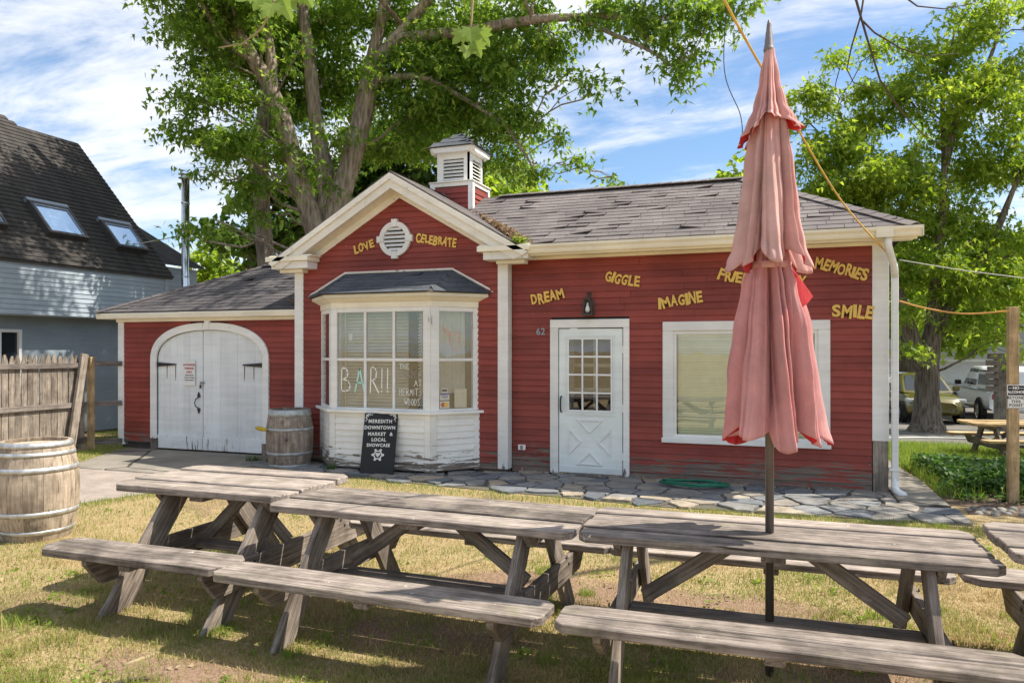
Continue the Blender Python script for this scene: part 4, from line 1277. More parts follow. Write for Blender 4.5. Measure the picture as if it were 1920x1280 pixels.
for x0, x1, n, sd_ in npk:
    leaf = MB().box(x0 + .02, x1 - .02, YA + .035, YA + .05, .04, 1.9).build('garage_door', dm, shop)
    w = (x1 - x0) / n
    for i in range(n):
        a = x0 + i * w + .0012; b = x0 + (i + 1) * w - .0012
        pts = [(a, .27), (b, .27)] + [(b + (a - b) * t / 6, door_top(b + (a - b) * t / 6)) for t in range(7)]
        MB().prism(pts, -.045, -.012 + random.uniform(-.002, .001), Ma).build('plank', dm, leaf)
    MB().box(x0 + .001, x1 - .001, YA - .012, YA + .04, .035, .268).build('kick_board', dm, leaf, bevel=.004)
    hx = x0 if sd_ == 'left' else x1; s_ = 1 if sd_ == 'left' else -1
    poly = [(hx - s_ * .03, 1.45), (hx + s_ * .40, 1.478), (hx + s_ * .42, 1.49), (hx + s_ * .40, 1.502), (hx - s_ * .03, 1.53)]
    if s_ < 0: poly = poly[::-1]
    MB().prism(poly, .0, .012, Ma).build('strap_hinge', MT['dark_metal'], leaf)
    for xx in (hx + s_ * .2, hx + s_ * .39):      # rust runs
        MB().prism([(xx - .006, 1.25 - random.random() * .1), (xx + .006, 1.27), (xx + .010, 1.47), (xx - .010, 1.47)], -.0115, -.0105, Ma).build('rust_streak', MT['rust'], leaf)
    if sd_ == 'left':
        MB().box(-9.355, -9.27, YA - .018, YA - .002, 1.165, 1.195).build('hasp', MT['number_metal'], leaf)
        MB().box(-9.355, -9.32, YA - .03, YA - .0185, 1.085, 1.15).build('padlock', MT['dark_metal'], leaf, bevel=.004)
        hd = MB(); hx_ = -9.385
        hd.tube([(hx_, YA - .0, .74), (hx_ - .03, YA - .05, .78), (hx_ - .045, YA - .055, .84), (hx_ - .03, YA - .05, .90), (hx_, YA, .94)], .009, 8)
        for zc, dd in ((.71, -1), (.97, 1)):
            hd.prism([(hx_ - .03, zc - dd * .03), (hx_, zc - dd * .045), (hx_ + .03, zc - dd * .03), (hx_ + .025, zc + dd * .01), (hx_, zc + dd * .06), (hx_ - .025, zc + dd * .01)][::dd], -.002, .008, Ma)
        hd.build('handle', MT['dark_metal'], leaf)

# ---- shingles: the largest 300 as pieces, the rest as one mass
SH.sort(key=lambda t: t[0])
cache = {}
def sh_mesh(w, L, lf):
    key = (w, round(L, 3), lf)
    if key not in cache:
        v, f = (cap_geo if lf == 'cap' else shingle_geo)(w, L, lf)
        me = bpy.data.meshes.new('shingle'); me.from_pydata(v, [], f); me.update(); cache[key] = me
    return cache[key]
SH0 = SH[:300]; rest = SH[300:]
byk = {}
for pri, M, w, L, lf, mt_, par in SH0:
    me = sh_mesh(w, L, lf)
    if len(me.materials) == 0: me.materials.append(MT[mt_])
    elif me.materials[0] != MT[mt_]:
        me = me.copy(); me.materials[0] = MT[mt_]
    link('shingle', me, None, par or shop, M)
mbs = {}
for pri, M, w, L, lf, mt_, par in rest:
    v, f = (cap_geo if lf == 'cap' else shingle_geo)(w, L, lf)
    mbs.setdefault(mt_, MB()).add([M @ Vector(p) for p in v], f)
for mt_, mb in mbs.items():
    tag(mb.build('shingle_mass', MT[mt_], shop), kind='stuff')

# ---- things on the walls
def word(s, x, z, y, w, rot, label, hgt=.17, seed=0):
    rr = random.Random(seed or hash(s) % 997)
    mb = MB(); n = len(s)
    adv = []; 
    wid = {'I': .42, 'M': 1.25, 'L': .85, 'E': .85, 'F': .85}
    tot = sum(wid.get(ch, 1.0) for ch in s)
    u = w / tot; xx = -w / 2
    Mw = Matrix.Translation((x, y, z)) @ Matrix.Rotation(R(90), 4, 'X') @ Matrix.Rotation(R(rot), 4, 'Z')
    for i, ch in enumerate(s):
        cw = wid.get(ch, 1.0) * u
        M = Mw @ Matrix.Translation((xx + cw / 2, rr.uniform(-.010, .010), rr.uniform(0, .002))) @ Matrix.Rotation(R(rr.uniform(-9, 9)), 4, 'Z')
        hh = hgt * rr.uniform(.94, 1.1)
        base = text_verts(ch, 1.0, .0)[0]
        bw = max(p[0] for p in base) - min(p[0] for p in base)
        sx = (cw * .77) / max(bw * hh * 1.12, .01)
        sx = min(max(sx, .6), 1.12)
        add_text(mb, ch, M, hh * 1.12, .0075 * hh / .17, .006, sx=sx)
        xx += cw
    o = mb.build('word_sign', MT['yellow_sign_paint'])
    return tag(o, label, 'sign', 'yellow cut-out words on the red wall')
word('LOVE', -5.975, 3.30, YG - .028, .36, 14, 'yellow cut-out word LOVE left of the round vent', .15, 3)
word('CELEBRATE', -4.765, 3.335, YG - .028, .66, -9, 'yellow cut-out word CELEBRATE right of the round vent', .15, 5)
word('DREAM', -3.105, 2.485, YM - .03, .50, 11, 'yellow cut-out word DREAM above the house number', .17, 6)
word('GIGGLE', -2.045, 2.695, YM - .03, .48, -13, 'yellow cut-out word GIGGLE above and right of the wall lamp', .17, 7)
word('IMAGINE', -1.275, 2.40, YM - .03, .58, 9, 'yellow cut-out word IMAGINE above left of the front window', .17, 8)
word('FRIENDS', -.50, 2.655, YM - .03, .60, -14, 'yellow cut-out word FRIENDS half hidden by the closed umbrella', .17, 9)
word('RELAX', .06, 2.63, YM - .03, .42, -12, 'yellow cut-out word RELAX mostly hidden behind the umbrella', .17, 10)
word('MEMORIES', .675, 2.735, YM - .03, .63, -17, 'yellow cut-out word MEMORIES near the roof corner', .17, 11)
word('SMILE', .80, 2.21, YM - .03, .47, -3, 'yellow cut-out word SMILE beside the downspout corner', .18, 12)
lp = empty('wall_lamp', (-2.51, YM - .02, 2.35), 'old grey metal lantern lamp above the storm door', 'lamp')
MB().box(-2.535, -2.485, YM - .032, YM - .012, 2.38, 2.54).build('back_plate', MT['lamp_metal'], lp)
MB().tube([(-2.51, YM - .03, 2.50), (-2.51, YM - .07, 2.53), (-2.51, YM - .10, 2.49), (-2.51, YM - .10, 2.44)], .010, 6).build('arm', MT['lamp_metal'], lp)
q = MB()
for dx, dy in ((-1, -1), (1, -1), (1, 1), (-1, 1)):
    q.tube([(-2.51 + dx * .05, YM - .10 + dy * .05, 2.42), (-2.51 + dx * .072, YM - .10 + dy * .065, 2.235)], .007, 5)
q.add([(-2.565, YM - .155, 2.42), (-2.455, YM - .155, 2.42), (-2.455, YM - .045, 2.42), (-2.565, YM - .045, 2.42), (-2.545, YM - .135, 2.45), (-2.475, YM - .135, 2.45), (-2.475, YM - .065, 2.45), (-2.545, YM - .065, 2.45)], [(0, 1, 5, 4), (1, 2, 6, 5), (2, 3, 7, 6), (3, 0, 4, 7), (4, 5, 6, 7), (3, 2, 1, 0)])
q.box(-2.59, -2.43, YM - .175, YM - .025, 2.215, 2.235)
q.box(-2.585, -2.435, YM - .03, YM - .02, 2.235, 2.42)
q.build('lantern_cage', MT['lamp_metal'], lp)
MB().lathe([(.001, 2.255), (.022, 2.262), (.032, 2.29), (.028, 2.32), (.014, 2.35), (.012, 2.39)], 14, Matrix.Translation((-2.51, YM - .10, 0)), cap=True).build('bulb', MT['bulb_glass'], lp, smooth=True)
q = MB(); add_text(q, '62', Matrix.Translation((-3.205, YM - .024, 1.998)) @ Matrix.Rotation(R(90), 4, 'X'), .13, .004, .005, 1.05)
tag(q.build('house_number', MT['number_metal']), 'grey metal house number 62 left of the storm door', 'house number')
ob = MB().box(-3.54, -3.43, YM - .045, YM - .018, .325, .40).build('outlet_box', MT['sign_white'], bevel=.005)
tag(ob, 'small white weatherproof outlet box low on the red wall', 'outlet')
MB().box(-3.505, -3.465, YM - .05, YM - .0455, .335, .39).build('cover', MT['number_metal'], ob)
# parking notice on the garage door
ps = MB().box(-9.70, -9.455, YA - .020, YA - .0165, 1.135, 1.565).build('parking_sign', MT['sign_white']); tag(ps, 'small white parking notice screwed to the left garage door', 'sign')
q = MB(); q2 = MB()
def Mps(z): return Matrix.Translation((-9.578, YA - .0208, z)) @ Matrix.Rotation(R(90), 4, 'X')
for t, z, s_ in (('AUTHORIZED', 1.485, .044), ('PARKING', 1.425, .05), ('ONLY', 1.362, .05)): add_text(q, t, Mps(z), s_, .0025, sx=.95)
for t, z in (('Others May Be', 1.31), ('Towed At Vehicle', 1.268), ('Owners Expense', 1.226)): add_text(q2, t, Mps(z), .032, .0014, sx=.92)
q.build('lettering', MT['sign_red'], ps); q2.build('lettering', MT['sign_black'], ps)
# ------------------------------------------------------------------ picnic tables
TW, TF = MT['table_wood'], MT['table_frame_wood']
def picnic_table(label, x0, x1, yc, w, zt, rot, bench_y, bench_w, legs, z0=0.0, planks=4, bplanks=2, tk=.045, zb=.45, wood_=None, framew=None, braces=True, stretcher=True, cut=.05, sm=1.0):
    """top of boards on two A-frames with cross beams that carry the benches; built level then turned by rot about its centre"""
    xc = (x0 + x1) / 2
    root = empty('picnic_table', (xc, yc, z0), label, 'picnic table', 'picnic tables')
    W = wood_ or TW; Fw = framew or TF
    G = Matrix.Translation((xc, yc, z0)) @ Matrix.Rotation(R(rot), 4, 'Z')
    def P(x, y, z): return G @ Vector((x - xc, y, z))
    UP = Vector((0, 0, 1))
    SX = (G.to_3x3() @ Vector((1, 0, 0)))
    pw = w / planks
    for i in range(planks):
        y = -w / 2 + pw * (i + .5); j = random.uniform(-.006, .006)
        zz_ = zt - tk / 2 + (.006 if i % 2 else -.004) + random.uniform(-.003, .003)
        plank('top_plank', P(x0 + j, y, zz_), P(x1 + j + random.uniform(-.004, .004), y, zz_), pw - .013 - random.random() * .006, tk, UP, W, root, cut if i == 0 else 0, cut if i == planks - 1 else 0)
    for sg in (-1, 1):
        bw = bench_w / bplanks
        for i in range(bplanks):
            y = sg * bench_y + (-bench_w / 2 + bw * (i + .5)); j = random.uniform(-.008, .008)
            zz_ = zb - tk / 2 + random.uniform(-.002, .002)
            plank('bench_plank', P(x0 + j * .4, y, zz_), P(x1 + j * .4, y, zz_), bw - .004, tk, UP, W, root, cut if i == 0 else 0, cut if i == bplanks - 1 else 0)
    ty = w / 2 - .16 * sm; fy = bench_y - .04        # leg top and foot
    for k, lx in enumerate(legs):
        out = -1 if k == 0 else 1
        for sg in (-1, 1):
            a = P(lx, sg * fy, 0.0); b = P(lx, sg * ty, zt - tk - .002)
            d = (b - a).normalized()
            # ends cut level with ground and top: a sheared outline
            h = .135 * sm / 2 / max(.3, d.z)
            th = .042
            M = G @ Matrix.Translation((lx - xc, 0, 0)) @ Matrix(((0, 0, 1, -th / 2), (1, 0, 0, 0), (0, 1, 0, 0), (0, 0, 0, 1)))
            y0_, y1_ = sg * fy, sg * ty
            pts = [(y0_ - h, 0.0), (y0_ + h, 0.0), (y1_ + h, zt - tk - .003), (y1_ - h, zt - tk - .003)]
            u = Vector((0, y1_ - y0_, zt)).normalized()
            # local frame: X along the leg so the grain follows it
            u3 = (G.to_3x3() @ u); n3 = SX; v3 = n3.cross(u3)
            O = G @ Vector((lx - xc, (y0_ + y1_) / 2, zt / 2))
            Ml = Matrix(((u3.x, v3.x, n3.x, O.x), (u3.y, v3.y, n3.y, O.y), (u3.z, v3.z, n3.z, O.z), (0, 0, 0, 1)))
            inv = Ml.inverted()
            mb = MB().prism(pts, 0, th, M)
            mb.v = [tuple(inv @ Vector(p)) for p in mb.v]
            mb.build('leg', Fw, root, Ml, bevel=.004)
        off = out * .046
        # bench beam, ends sloped underneath
        bh = .135 * sm; L = bench_y + bench_w / 2 - .02
        Ob = P(lx + off, 0, zb - tk - bh / 2 - .002)
        v3 = G.to_3x3() @ Vector((0, 1, 0))
        Mb = Matrix(((v3.x, 0, SX.x, Ob.x), (v3.y, 0, SX.y, Ob.y), (v3.z, 1, SX.z, Ob.z), (0, 0, 0, 1)))
        MB().prism([(-L + .13, -bh / 2), (L - .13, -bh / 2), (L, bh / 2 - .03), (L, bh / 2), (-L, bh / 2), (-L, bh / 2 - .03)], -.02, .02, Mb @ Matrix.Identity(4)).build('bench_beam', Fw, root, bevel=.004) if False else None
        mb = MB().prism([(-L + .13, -bh / 2), (L - .13, -bh / 2), (L, bh / 2 - .03), (L, bh / 2), (-L, bh / 2), (-L, bh / 2 - .03)], -.02, .02)
        mb.build('bench_beam', Fw, root, Mb, bevel=.004)
        for yb, zb_ in ((-.62, .36), (-.56, .41), (.62, .36), (.56, .41), (-ty * .9 / bench_y, (zt - .09)), (ty * .9 / bench_y, (zt - .09))):
            Bc = P(lx + off + out * .0205, yb * bench_y, zb_)
            MB().lathe([(.0005, .006), (.010, .0055), (.0125, .0)], 8, Matrix.Translation(Bc) @ Matrix.Rotation(R(90 * out), 4, 'Y')).build('bolt', MT['dark_metal'], root)
        ch = .085; Lc = w / 2 - .05
        Oc = P(lx + off, 0, zt - tk - ch / 2 - .002)
        Mc = Mb.copy(); Mc.translation = Oc
        MB().prism([(-Lc + .06, -ch / 2), (Lc - .06, -ch / 2), (Lc, ch / 2 - .02), (Lc, ch / 2), (-Lc, ch / 2), (-Lc, ch / 2 - .02)], -.02, .02).build('top_cleat', Fw, root, Mc, bevel=.004)
        if braces:
            s_ = 1 if k == 0 else -1
            zlow = .30 if stretcher else zb - .10
            bx = min(.52, (x1 - x0) * .24)
            plank('brace', P(lx + s_ * .06, 0, zlow + .05), P(lx + s_ * (.06 + bx), 0, zt - tk - .03), .085, .038, SX.cross(Vector((0, 0, 1))), Fw, root)
    if stretcher:
        plank('stretcher', P(legs[0] - .02, 0, .272), P(legs[1] + .02, 0, .272), .15, .04, UP, Fw, root)
    mid = (x0 + x1) / 2
    plank('centre_cleat', P(mid, -w / 2 + .06, zt - tk - .024), P(mid, w / 2 - .06, zt - tk - .024), .12, .04, UP, Fw, root)
    for sg in (-1, 1):
        plank('bench_cleat', P(mid, sg * bench_y - bench_w / 2 + .02, zb - tk - .021), P(mid, sg * bench_y + bench_w / 2 - .02, zb - tk - .021), .09, .036, UP, Fw, root)
    return root
picnic_table('short square-topped picnic table of grey planks, leftmost of the row', -4.63, -3.135, 4.575, .92, .775, .3, .875, .32, (-4.17, -3.335), planks=4, bplanks=1, braces=True, cut=.075, sm=1.35, tk=.05)
picnic_table('long grey plank picnic table between the square one and the umbrella table', -3.115, -1.075, 4.285, .72, .76, -1.6, .70, .29, (-2.74, -1.39), planks=3, bplanks=1, cut=.045, sm=1.1)
picnic_table('grey plank picnic table with the closed pink umbrella standing through it', -1.06, .955, 4.275, .70, .762, 1.5, .70, .29, (-.80, .655), planks=4, bplanks=2, cut=.045)
picnic_table('taller grey picnic table cut off by the right edge of the photo', .975, 2.95, 4.21, .72, .84, 0, .79, .30, (1.27, 2.6), planks=4, bplanks=1, cut=.07, sm=1.25, zb=.46)
picnic_table('pale new wood picnic table far off beyond the sign post', 3.0, 4.9, 15.35, .74, .70, 12, .66, .27, (3.4, 4.5), z0=ground_z(3, 15.3) - .03, planks=4, bplanks=1, wood_=MT['new_table_wood'], framew=MT['table_frame_wood'])

# ------------------------------------------------------------------ closed umbrella
UX, UY = -.067, 4.252
um = empty('patio_umbrella', (UX, UY, 0), 'closed faded pink patio umbrella on a dark pole through the table', 'umbrella')
MB().tube([(UX, UY, -.02), (UX, UY, 1.5), (UX, UY, 3.36)], .0225, 20).build('pole', MT['umbrella_pole_metal'], um, smooth=True)
MB().lathe([(.001, .0), (.026, .0), (.03, .02), (.026, .025), (.025, .04), (.0225, .045), (.0215, .075), (.019, .08), (.0175, .11), (.015, .115), (.012, .15), (.006, .175), (.001, .18)], 16, Matrix.Translation((UX - .003, UY, 3.345))).build('finial', MT['finial_plastic'], um, smooth=True)
def canopy(name, prof, hem, nf, amp, seed, hemamp, tilt=(0, 0), label=None, seg=432, lobes=None, inner=True, mat='faded_pink_canvas'):
    """gathered cloth: prof = [(z, radius, fold depth)], folds are deep pleats that hang from the ribs"""
    rr = random.Random(seed)
    ph = [rr.uniform(-.22, .22) for _ in range(nf)]; dep = [rr.uniform(.55, 1.25) for _ in range(nf)]; wd = [rr.uniform(.65, 1.4) for _ in range(nf)]; sk = [rr.choice((.62, .75, 1.0, 1.4, 1.65)) for _ in range(nf)]
    tot = sum(wd); edges = [0]
    for q in wd: edges.append(edges[-1] + q / tot * 2 * math.pi)
    hz = [rr.uniform(-1, 1) for _ in range(nf + 1)]
    V = []; F_ = []; MI = []
    nz = len(prof)
    def rad(i, th):
        z, r0, a = prof[i]
        for k in range(nf):
            if edges[k] <= th < edges[k + 1]: break
        t = (th - edges[k]) / (edges[k + 1] - edges[k])
        tw = t ** sk[k]
        am2 = 1 + .22 * math.sin(z * 5.5 + k * 1.7) + .10 * math.sin(z * 13 + k * 3.1)
        fold = abs(math.sin(math.pi * tw)) ** .8                                  # deep narrow valleys at the ribs
        c0 = .5 + .22 * math.sin(k * 2.3 + z * 1.5)
        fold2 = a * (.16 * math.exp(-((tw - c0) / .05) ** 2) - .30 * math.exp(-((tw - c0 - .15) / .055) ** 2) - .22 * math.exp(-((tw - c0 + .24) / .045) ** 2)) * dep[k] * am2
        fold = 1 - (1 - fold) * am2
        lob = 0.0
        if lobes:
            for (c, wdt, am, zlo) in lobes:
                dth = (th - c + math.pi) % (2 * math.pi) - math.pi
                lob += am * math.exp(-(dth / wdt) ** 2) * max(0, min(1, i / (nz - 1))) ** zlo
        return r0 * (1 - a * dep[k] * (1 - fold) * amp + fold2 * .75) + lob, k, t
    for layer in (0, 1):
        for i in range(nz):
            for s_ in range(seg):
                th = 2 * math.pi * s_ / seg
                r, k, t = rad(i, th)
                z = prof[i][0]
                lowf = (i / (nz - 1)) ** 2
                zz_ = z - lowf * hemamp * (math.sin(math.pi * t) * .9 * (1 + .4 * hz[k]) + .5 * hz[k] * (1 - t) + .5 * hz[k + 1] * t - .5) * (-1 if hem == 'up' else 1)
                r = max(.008, r - layer * .004)
                wob = 1 + .018 * math.sin(z * 7 + k * 2.1) + .008 * math.sin(z * 17 + k)
                V.append((r * wob * math.cos(th) + tilt[0] * (prof[0][0] - z), r * wob * math.sin(th) + tilt[1] * (prof[0][0] - z), zz_))
    o_ = nz * seg
    for i in range(nz - 1):
        for s_ in range(seg):
            q = (s_ + 1) % seg
            F_.append((i * seg + s_, (i + 1) * seg + s_, (i + 1) * seg + q, i * seg + q)); MI.append(0)
            F_.append((o_ + i * seg + s_, o_ + i * seg + q, o_ + (i + 1) * seg + q, o_ + (i + 1) * seg + s_)); MI.append(1)
    i = nz - 1
    for s_ in range(seg):
        q = (s_ + 1) % seg
        F_.append((i * seg + s_, o_ + i * seg + s_, o_ + i * seg + q, i * seg + q)); MI.append(1)
    mb = MB(); mb.v = V; mb.f = F_; mb.mi = MI
    return mb.build(name, [MT[mat], MT['red_canvas']], um, Matrix.Translation((UX, UY, 0)), smooth=True)
def lerp_prof(keys, n):
    out = []
    for i in range(n):
        t = i / (n - 1) * (len(keys) - 1); k = min(int(t), len(keys) - 2); f = t - k; f2 = f * f * (3 - 2 * f)
        out.append(tuple(keys[k][j] + (keys[k + 1][j] - keys[k][j]) * (f if j == 0 else f2) for j in range(3)))
    return out
canopy('vent_flap', lerp_prof([(3.365, .027, .05), (3.20, .056, .5), (3.07, .090, .72), (2.98, .135, .8), (2.93, .172, .8)], 26), 'down', 8, .95, 4, .075, lobes=[(.1, .35, .02, 2)])
canopy('upper_canopy', lerp_prof([(3.10, .05, .3), (2.92, .105, .5), (2.75, .132, .7), (2.52, .160, .75), (2.35, .188, .8), (2.262, .222, .82)], 30), 'down', 7, .92, 12, .11, (-.004, 0), lobes=[(-.35, .4, .035, 2), (2.9, .5, .02, 2)])
canopy('lower_canopy', lerp_prof([(2.30, .10, .3), (2.20, .115, .5), (2.10, .145, .6), (1.85, .192, .72), (1.60, .226, .76), (1.40, .250, .8), (1.30, .266, .82)], 36), 'down', 8, .95, 23, .10, (.012, 0), lobes=[(.25, .35, .07, 1.0), (-.5, .25, .02, 1.5), (-1.9, .3, .02, 2.5)], mat='pink_canvas')
MB().lathe([(.103, 2.18), (.112, 2.185), (.113, 2.215), (.104, 2.22)], 40, Matrix.Translation((UX - .002, UY, 0))).build('tie_strap', MT['faded_pink_canvas'], um, smooth=True)
# a loose corner of the valance sticking out on the right, red side showing
fl = MB()
r_ = (CPH, SPH); n_ = (SPH * .9, -CPH * .9)
def fp(a, b, z): return (UX + r_[0] * a + n_[0] * b, UY + r_[1] * a + n_[1] * b, z)
pts = [fp(.07, .06, 2.20), fp(.115, .10, 2.14), fp(.205, .07, 2.03), fp(.165, .10, 1.99), fp(.12, .12, 1.96), fp(.085, .125, 2.06)]
fl.add(pts + [tuple(Vector(p) + Vector((.004, .006, .002))) for p in pts], [(0, 1, 5), (1, 2, 3), (1, 3, 4), (1, 4, 5), (6, 11, 7), (7, 9, 8), (7, 10, 9), (7, 11, 10)] + [(i, (i + 1) % 6, 6 + (i + 1) % 6, 6 + i) for i in range(6)])
fl.build('loose_flap', MT['red_canvas'], um)

# ------------------------------------------------------------------ barrels
def barrel(label, x, y, h, rb, rh, wmat, hmat, staves, rz, hoops, z0=0.0, tiltx=0.0):
    root = empty('wine_barrel', (x, y, z0), label, 'barrel', 'old wine barrels')
    B0 = Matrix.Translation((x, y, z0)) @ Matrix.Rotation(R(rz), 4, 'Z') @ Matrix.Rotation(R(tiltx), 4, 'X')
    rr = random.Random(int(x * 100))
    def rad(t): return rh + (rb - rh) * (1 - (2 * t - 1) ** 2)
    ws = [rr.uniform(.55, 1.5) for _ in range(staves)]; tot = sum(ws); a = 0.0
    nz = 12
    for w in ws:
        da = w / tot * 2 * math.pi; g = .004
        V = []; m = 4
        for i in range(nz + 1):
            t = i / nz; r = rad(t)
            for k in range(m + 1):
                an = a + g + (da - 2 * g) * k / m
                V.append((r * math.cos(an), r * math.sin(an), t * h))
            for k in (m, 0):
                an = a + g + (da - 2 * g) * k / m
                V.append(((r - .025) * math.cos(an), (r - .025) * math.sin(an), t * h))
        n = m + 3; Fs = []
        for i in range(nz):
            for k in range(n):
                q = (k + 1) % n
                Fs.append((i * n + k, i * n + q, (i + 1) * n + q, (i + 1) * n + k))
        Fs.append(tuple(range(n - 1, -1, -1))); Fs.append(tuple(nz * n + k for k in range(n)))
        MB().add(V, Fs).build('stave', wmat, root, B0)
        a += da
    hd = MB().prism([((rh - .03) * math.cos(k * math.pi / 20), (rh - .03) * math.sin(k * math.pi / 20)) for k in range(40)], h - .055, h - .035)
    hd.build('head', wmat, root, B0)
    MB().prism([((rh - .03) * math.cos(k * math.pi / 20), (rh - .03) * math.sin(k * math.pi / 20)) for k in range(40)], .03, .05).build('head', wmat, root, B0)
    for t0, t1 in hoops:
        pr = [(rad(t0) + .0005, t0 * h), (rad(t0) + .005, t0 * h), (rad((t0 + t1) / 2) + .0055, (t0 + t1) / 2 * h), (rad(t1) + .005, t1 * h), (rad(t1) + .0005, t1 * h)]
        MB().lathe(pr, 56).build('hoop', hmat, root, B0, smooth=True)
    return root
barrel('pale oak wine barrel with bright hoops at the left edge of the lawn', -6.60, 5.08, .90, .355, .285, MT['barrel_wood'], MT['hoop_metal'], 17, 12, [(.945, .998), (.86, .90), (.70, .75), (.255, .305), (.07, .11)])
b2 = barrel('dark weathered wine barrel between the garage door and bay window', -6.98, 9.43, .86, .345, .29, MT['old_barrel_wood'], MT['old_hoop_metal'], 19, 30, [(.885, .995), (.64, .685), (.22, .27), (.0, .06)])
MB().tube([(-6.79, 9.105, .43), (-6.79, 9.085, .432)], .016, 10).build('bung_hole', MT['interior_dark'], b2)
gl_ = MB().tube([(-7.42, 9.22, .575), (-7.33, 9.13, .585), (-7.22, 9.09, .58), (-7.13, 9.08, .57)], [.02, .03, .034, .022], 8)
tag(gl_.build('yellow_glove', MT['glove_yellow'], smooth=True), 'dirty yellow glove hanging on the dark barrel', 'glove')

# ------------------------------------------------------------------ leaning chalk board
A0 = Vector((-5.285, 9.06, .02)); bh_, bw_ = .865, .49
tz = Vector((-.045, .225, .83)).normalized(); tx = Vector((.985, .165, 0)).normalized()
ty = tz.cross(tx).normalized()              # points away from the viewer
tx = ty.cross(tz).normalized()
Mb_ = Matrix(((tx.x, ty.x, tz.x, A0.x), (tx.y, ty.y, tz.y, A0.y), (tx.z, ty.z, tz.z, A0.z), (0, 0, 0, 1)))
sgn = MB().box(-bw_ / 2, bw_ / 2, 0, .03, 0, bh_).build('market_sign_board', MT['black_board'], None, Mb_, bevel=.004)
tag(sgn, 'black market sign board with white lettering leaning on the bay window', 'sign')
q = MB()
def Ms_(x, z): return Mb_ @ Matrix.Translation((x, -.0012, z)) @ Matrix.Rotation(R(90), 4, 'X')
for t, z, s_, sp in (('MEREDITH', .745, .068, 1.2), ('DOWNTOWN', .655, .068, 1.12), ('MARKET &', .565, .066, 1.15), ('LOCAL', .485, .066, 1.12), ('SHOWCASE', .408, .062, 1.12)):
    if t == 'MARKET &':
        q = MB(); add_text(q, '&', Ms_(.17, z), s_, .0022); q.build('lettering', MT['chalk_white'], sgn); t = 'MARKET'
    q = MB(); add_text(q, t, Ms_(-.04 if t == 'MARKET' else -.005, z), s_, .0022, 0, sp, sx=.95); q.build('lettering', MT['chalk_white'], sgn)
q = MB()
hexo = [(.072 * math.cos(R(60 * k)), .072 * math.sin(R(60 * k))) for k in range(6)]; hexi = [(a * .72, b * .72) for a, b in hexo]
q.ring(hexo, hexi, 0, .001, Ms_(0, .275), closed=True)
for k in range(6):
    q.prism([(.018 * math.cos(R(45 * j)), .018 * math.sin(R(45 * j))) for j in range(8)], 0, .001, Ms_(.075 * math.cos(R(60 * k)), .275 + .075 * math.sin(R(60 * k))))
heart = [(.0, -.034), (.03, .0), (.034, .018), (.024, .032), (.01, .030), (0, .018), (-.01, .030), (-.024, .032), (-.034, .018), (-.03, .0)]
q.prism(heart, 0, .001, Ms_(0, .275))
q.build('heart_emblem', MT['chalk_white'], sgn)
q = MB()
for sx_ in (-1, 1):
    for (a, b, r_1) in ((.205, .83, .016), (.18, .845, .012), (.155, .838, .010), (.13, .842, .008), (.215, .80, .012), (.205, .775, .010), (.217, .75, .007), (.19, .82, .010)):
        q.prism([(r_1 * math.cos(R(60 * j)) * 1.2, r_1 * math.sin(R(60 * j))) for j in range(6)], 0, .001, Ms_(sx_ * a, b))
q.build('corner_flourish', MT['chalk_white'], sgn)

# ------------------------------------------------------------------ fence by the drive
fen = empty('picket_fence', (-11.4, 8.6, 0), 'grey weathered stockade picket fence left of the garage', 'fence')
FX = -11.40
rr = random.Random(3)
y = 9.62
fw = MT['fence_wood']
while y > 4.4:
    w = .098; top = 1.62 + rr.uniform(-.02, .02)
    out = [(-w / 2, 0), (w / 2, 0), (w / 2, top - .12), (w * .34, top - .06), (w * .12, top - .005), (-w * .12, top - .005), (-w * .34, top - .06), (-w / 2, top - .12)]
    M = Matrix(((0, 0, 1, FX - .03), (1, 0, 0, y), (0, 1, 0, .04), (0, 0, 0, 1)))
    mb = MB().prism(out, 0, .018, M)
    o0 = Matrix.Translation((FX - .02, y, .04)); inv = o0.inverted()
    mb.v = [tuple(inv @ Vector(p)) for p in mb.v]
    mb.build('picket', fw, fen, o0 @ Matrix.Rotation(R(rr.uniform(-.6, .6)), 4, 'X'))
    y -= .105
for zc in (1.475, .80, .19):
    plank('rail', (FX + .012, 9.68, zc), (FX + .012, 4.4, zc + .01), .085, .042, (1, 0, 0), MT['fence_rail_wood'], fen)
MB().box(-.045, .045, -.045, .045, 0, 1.62).build('post', MT['post_wood'], fen, Matrix.Translation((FX + .03, 9.76, .0)), bevel=.004)
MB().box(-.045, .045, -.045, .045, 0, 1.60).build('post', MT['fence_wood'], fen, Matrix.Translation((FX - .09, 7.2, .0)))
for zc in (1.50, .80, .13):
    plank('rail_stub', (FX + .06, 9.80, zc), (-11.06, 10.13, zc), .085, .03, (-.7, -.7, 0), MT['fence_rail_wood'], fen)
M = Matrix.Translation((FX + .10, 9.30, .0)) @ Matrix.Rotation(R(-10.5), 4, 'X') @ Matrix.Rotation(R(-1.5), 4, 'Y')
lb = MB().box(-.03, .03, -.065, .065, 0.0, 1.70).build('leaning_plank', MT['fence_wood'], None, M, bevel=.004)
tag(lb, 'loose grey plank leaning at a slant against the fence end', 'plank')

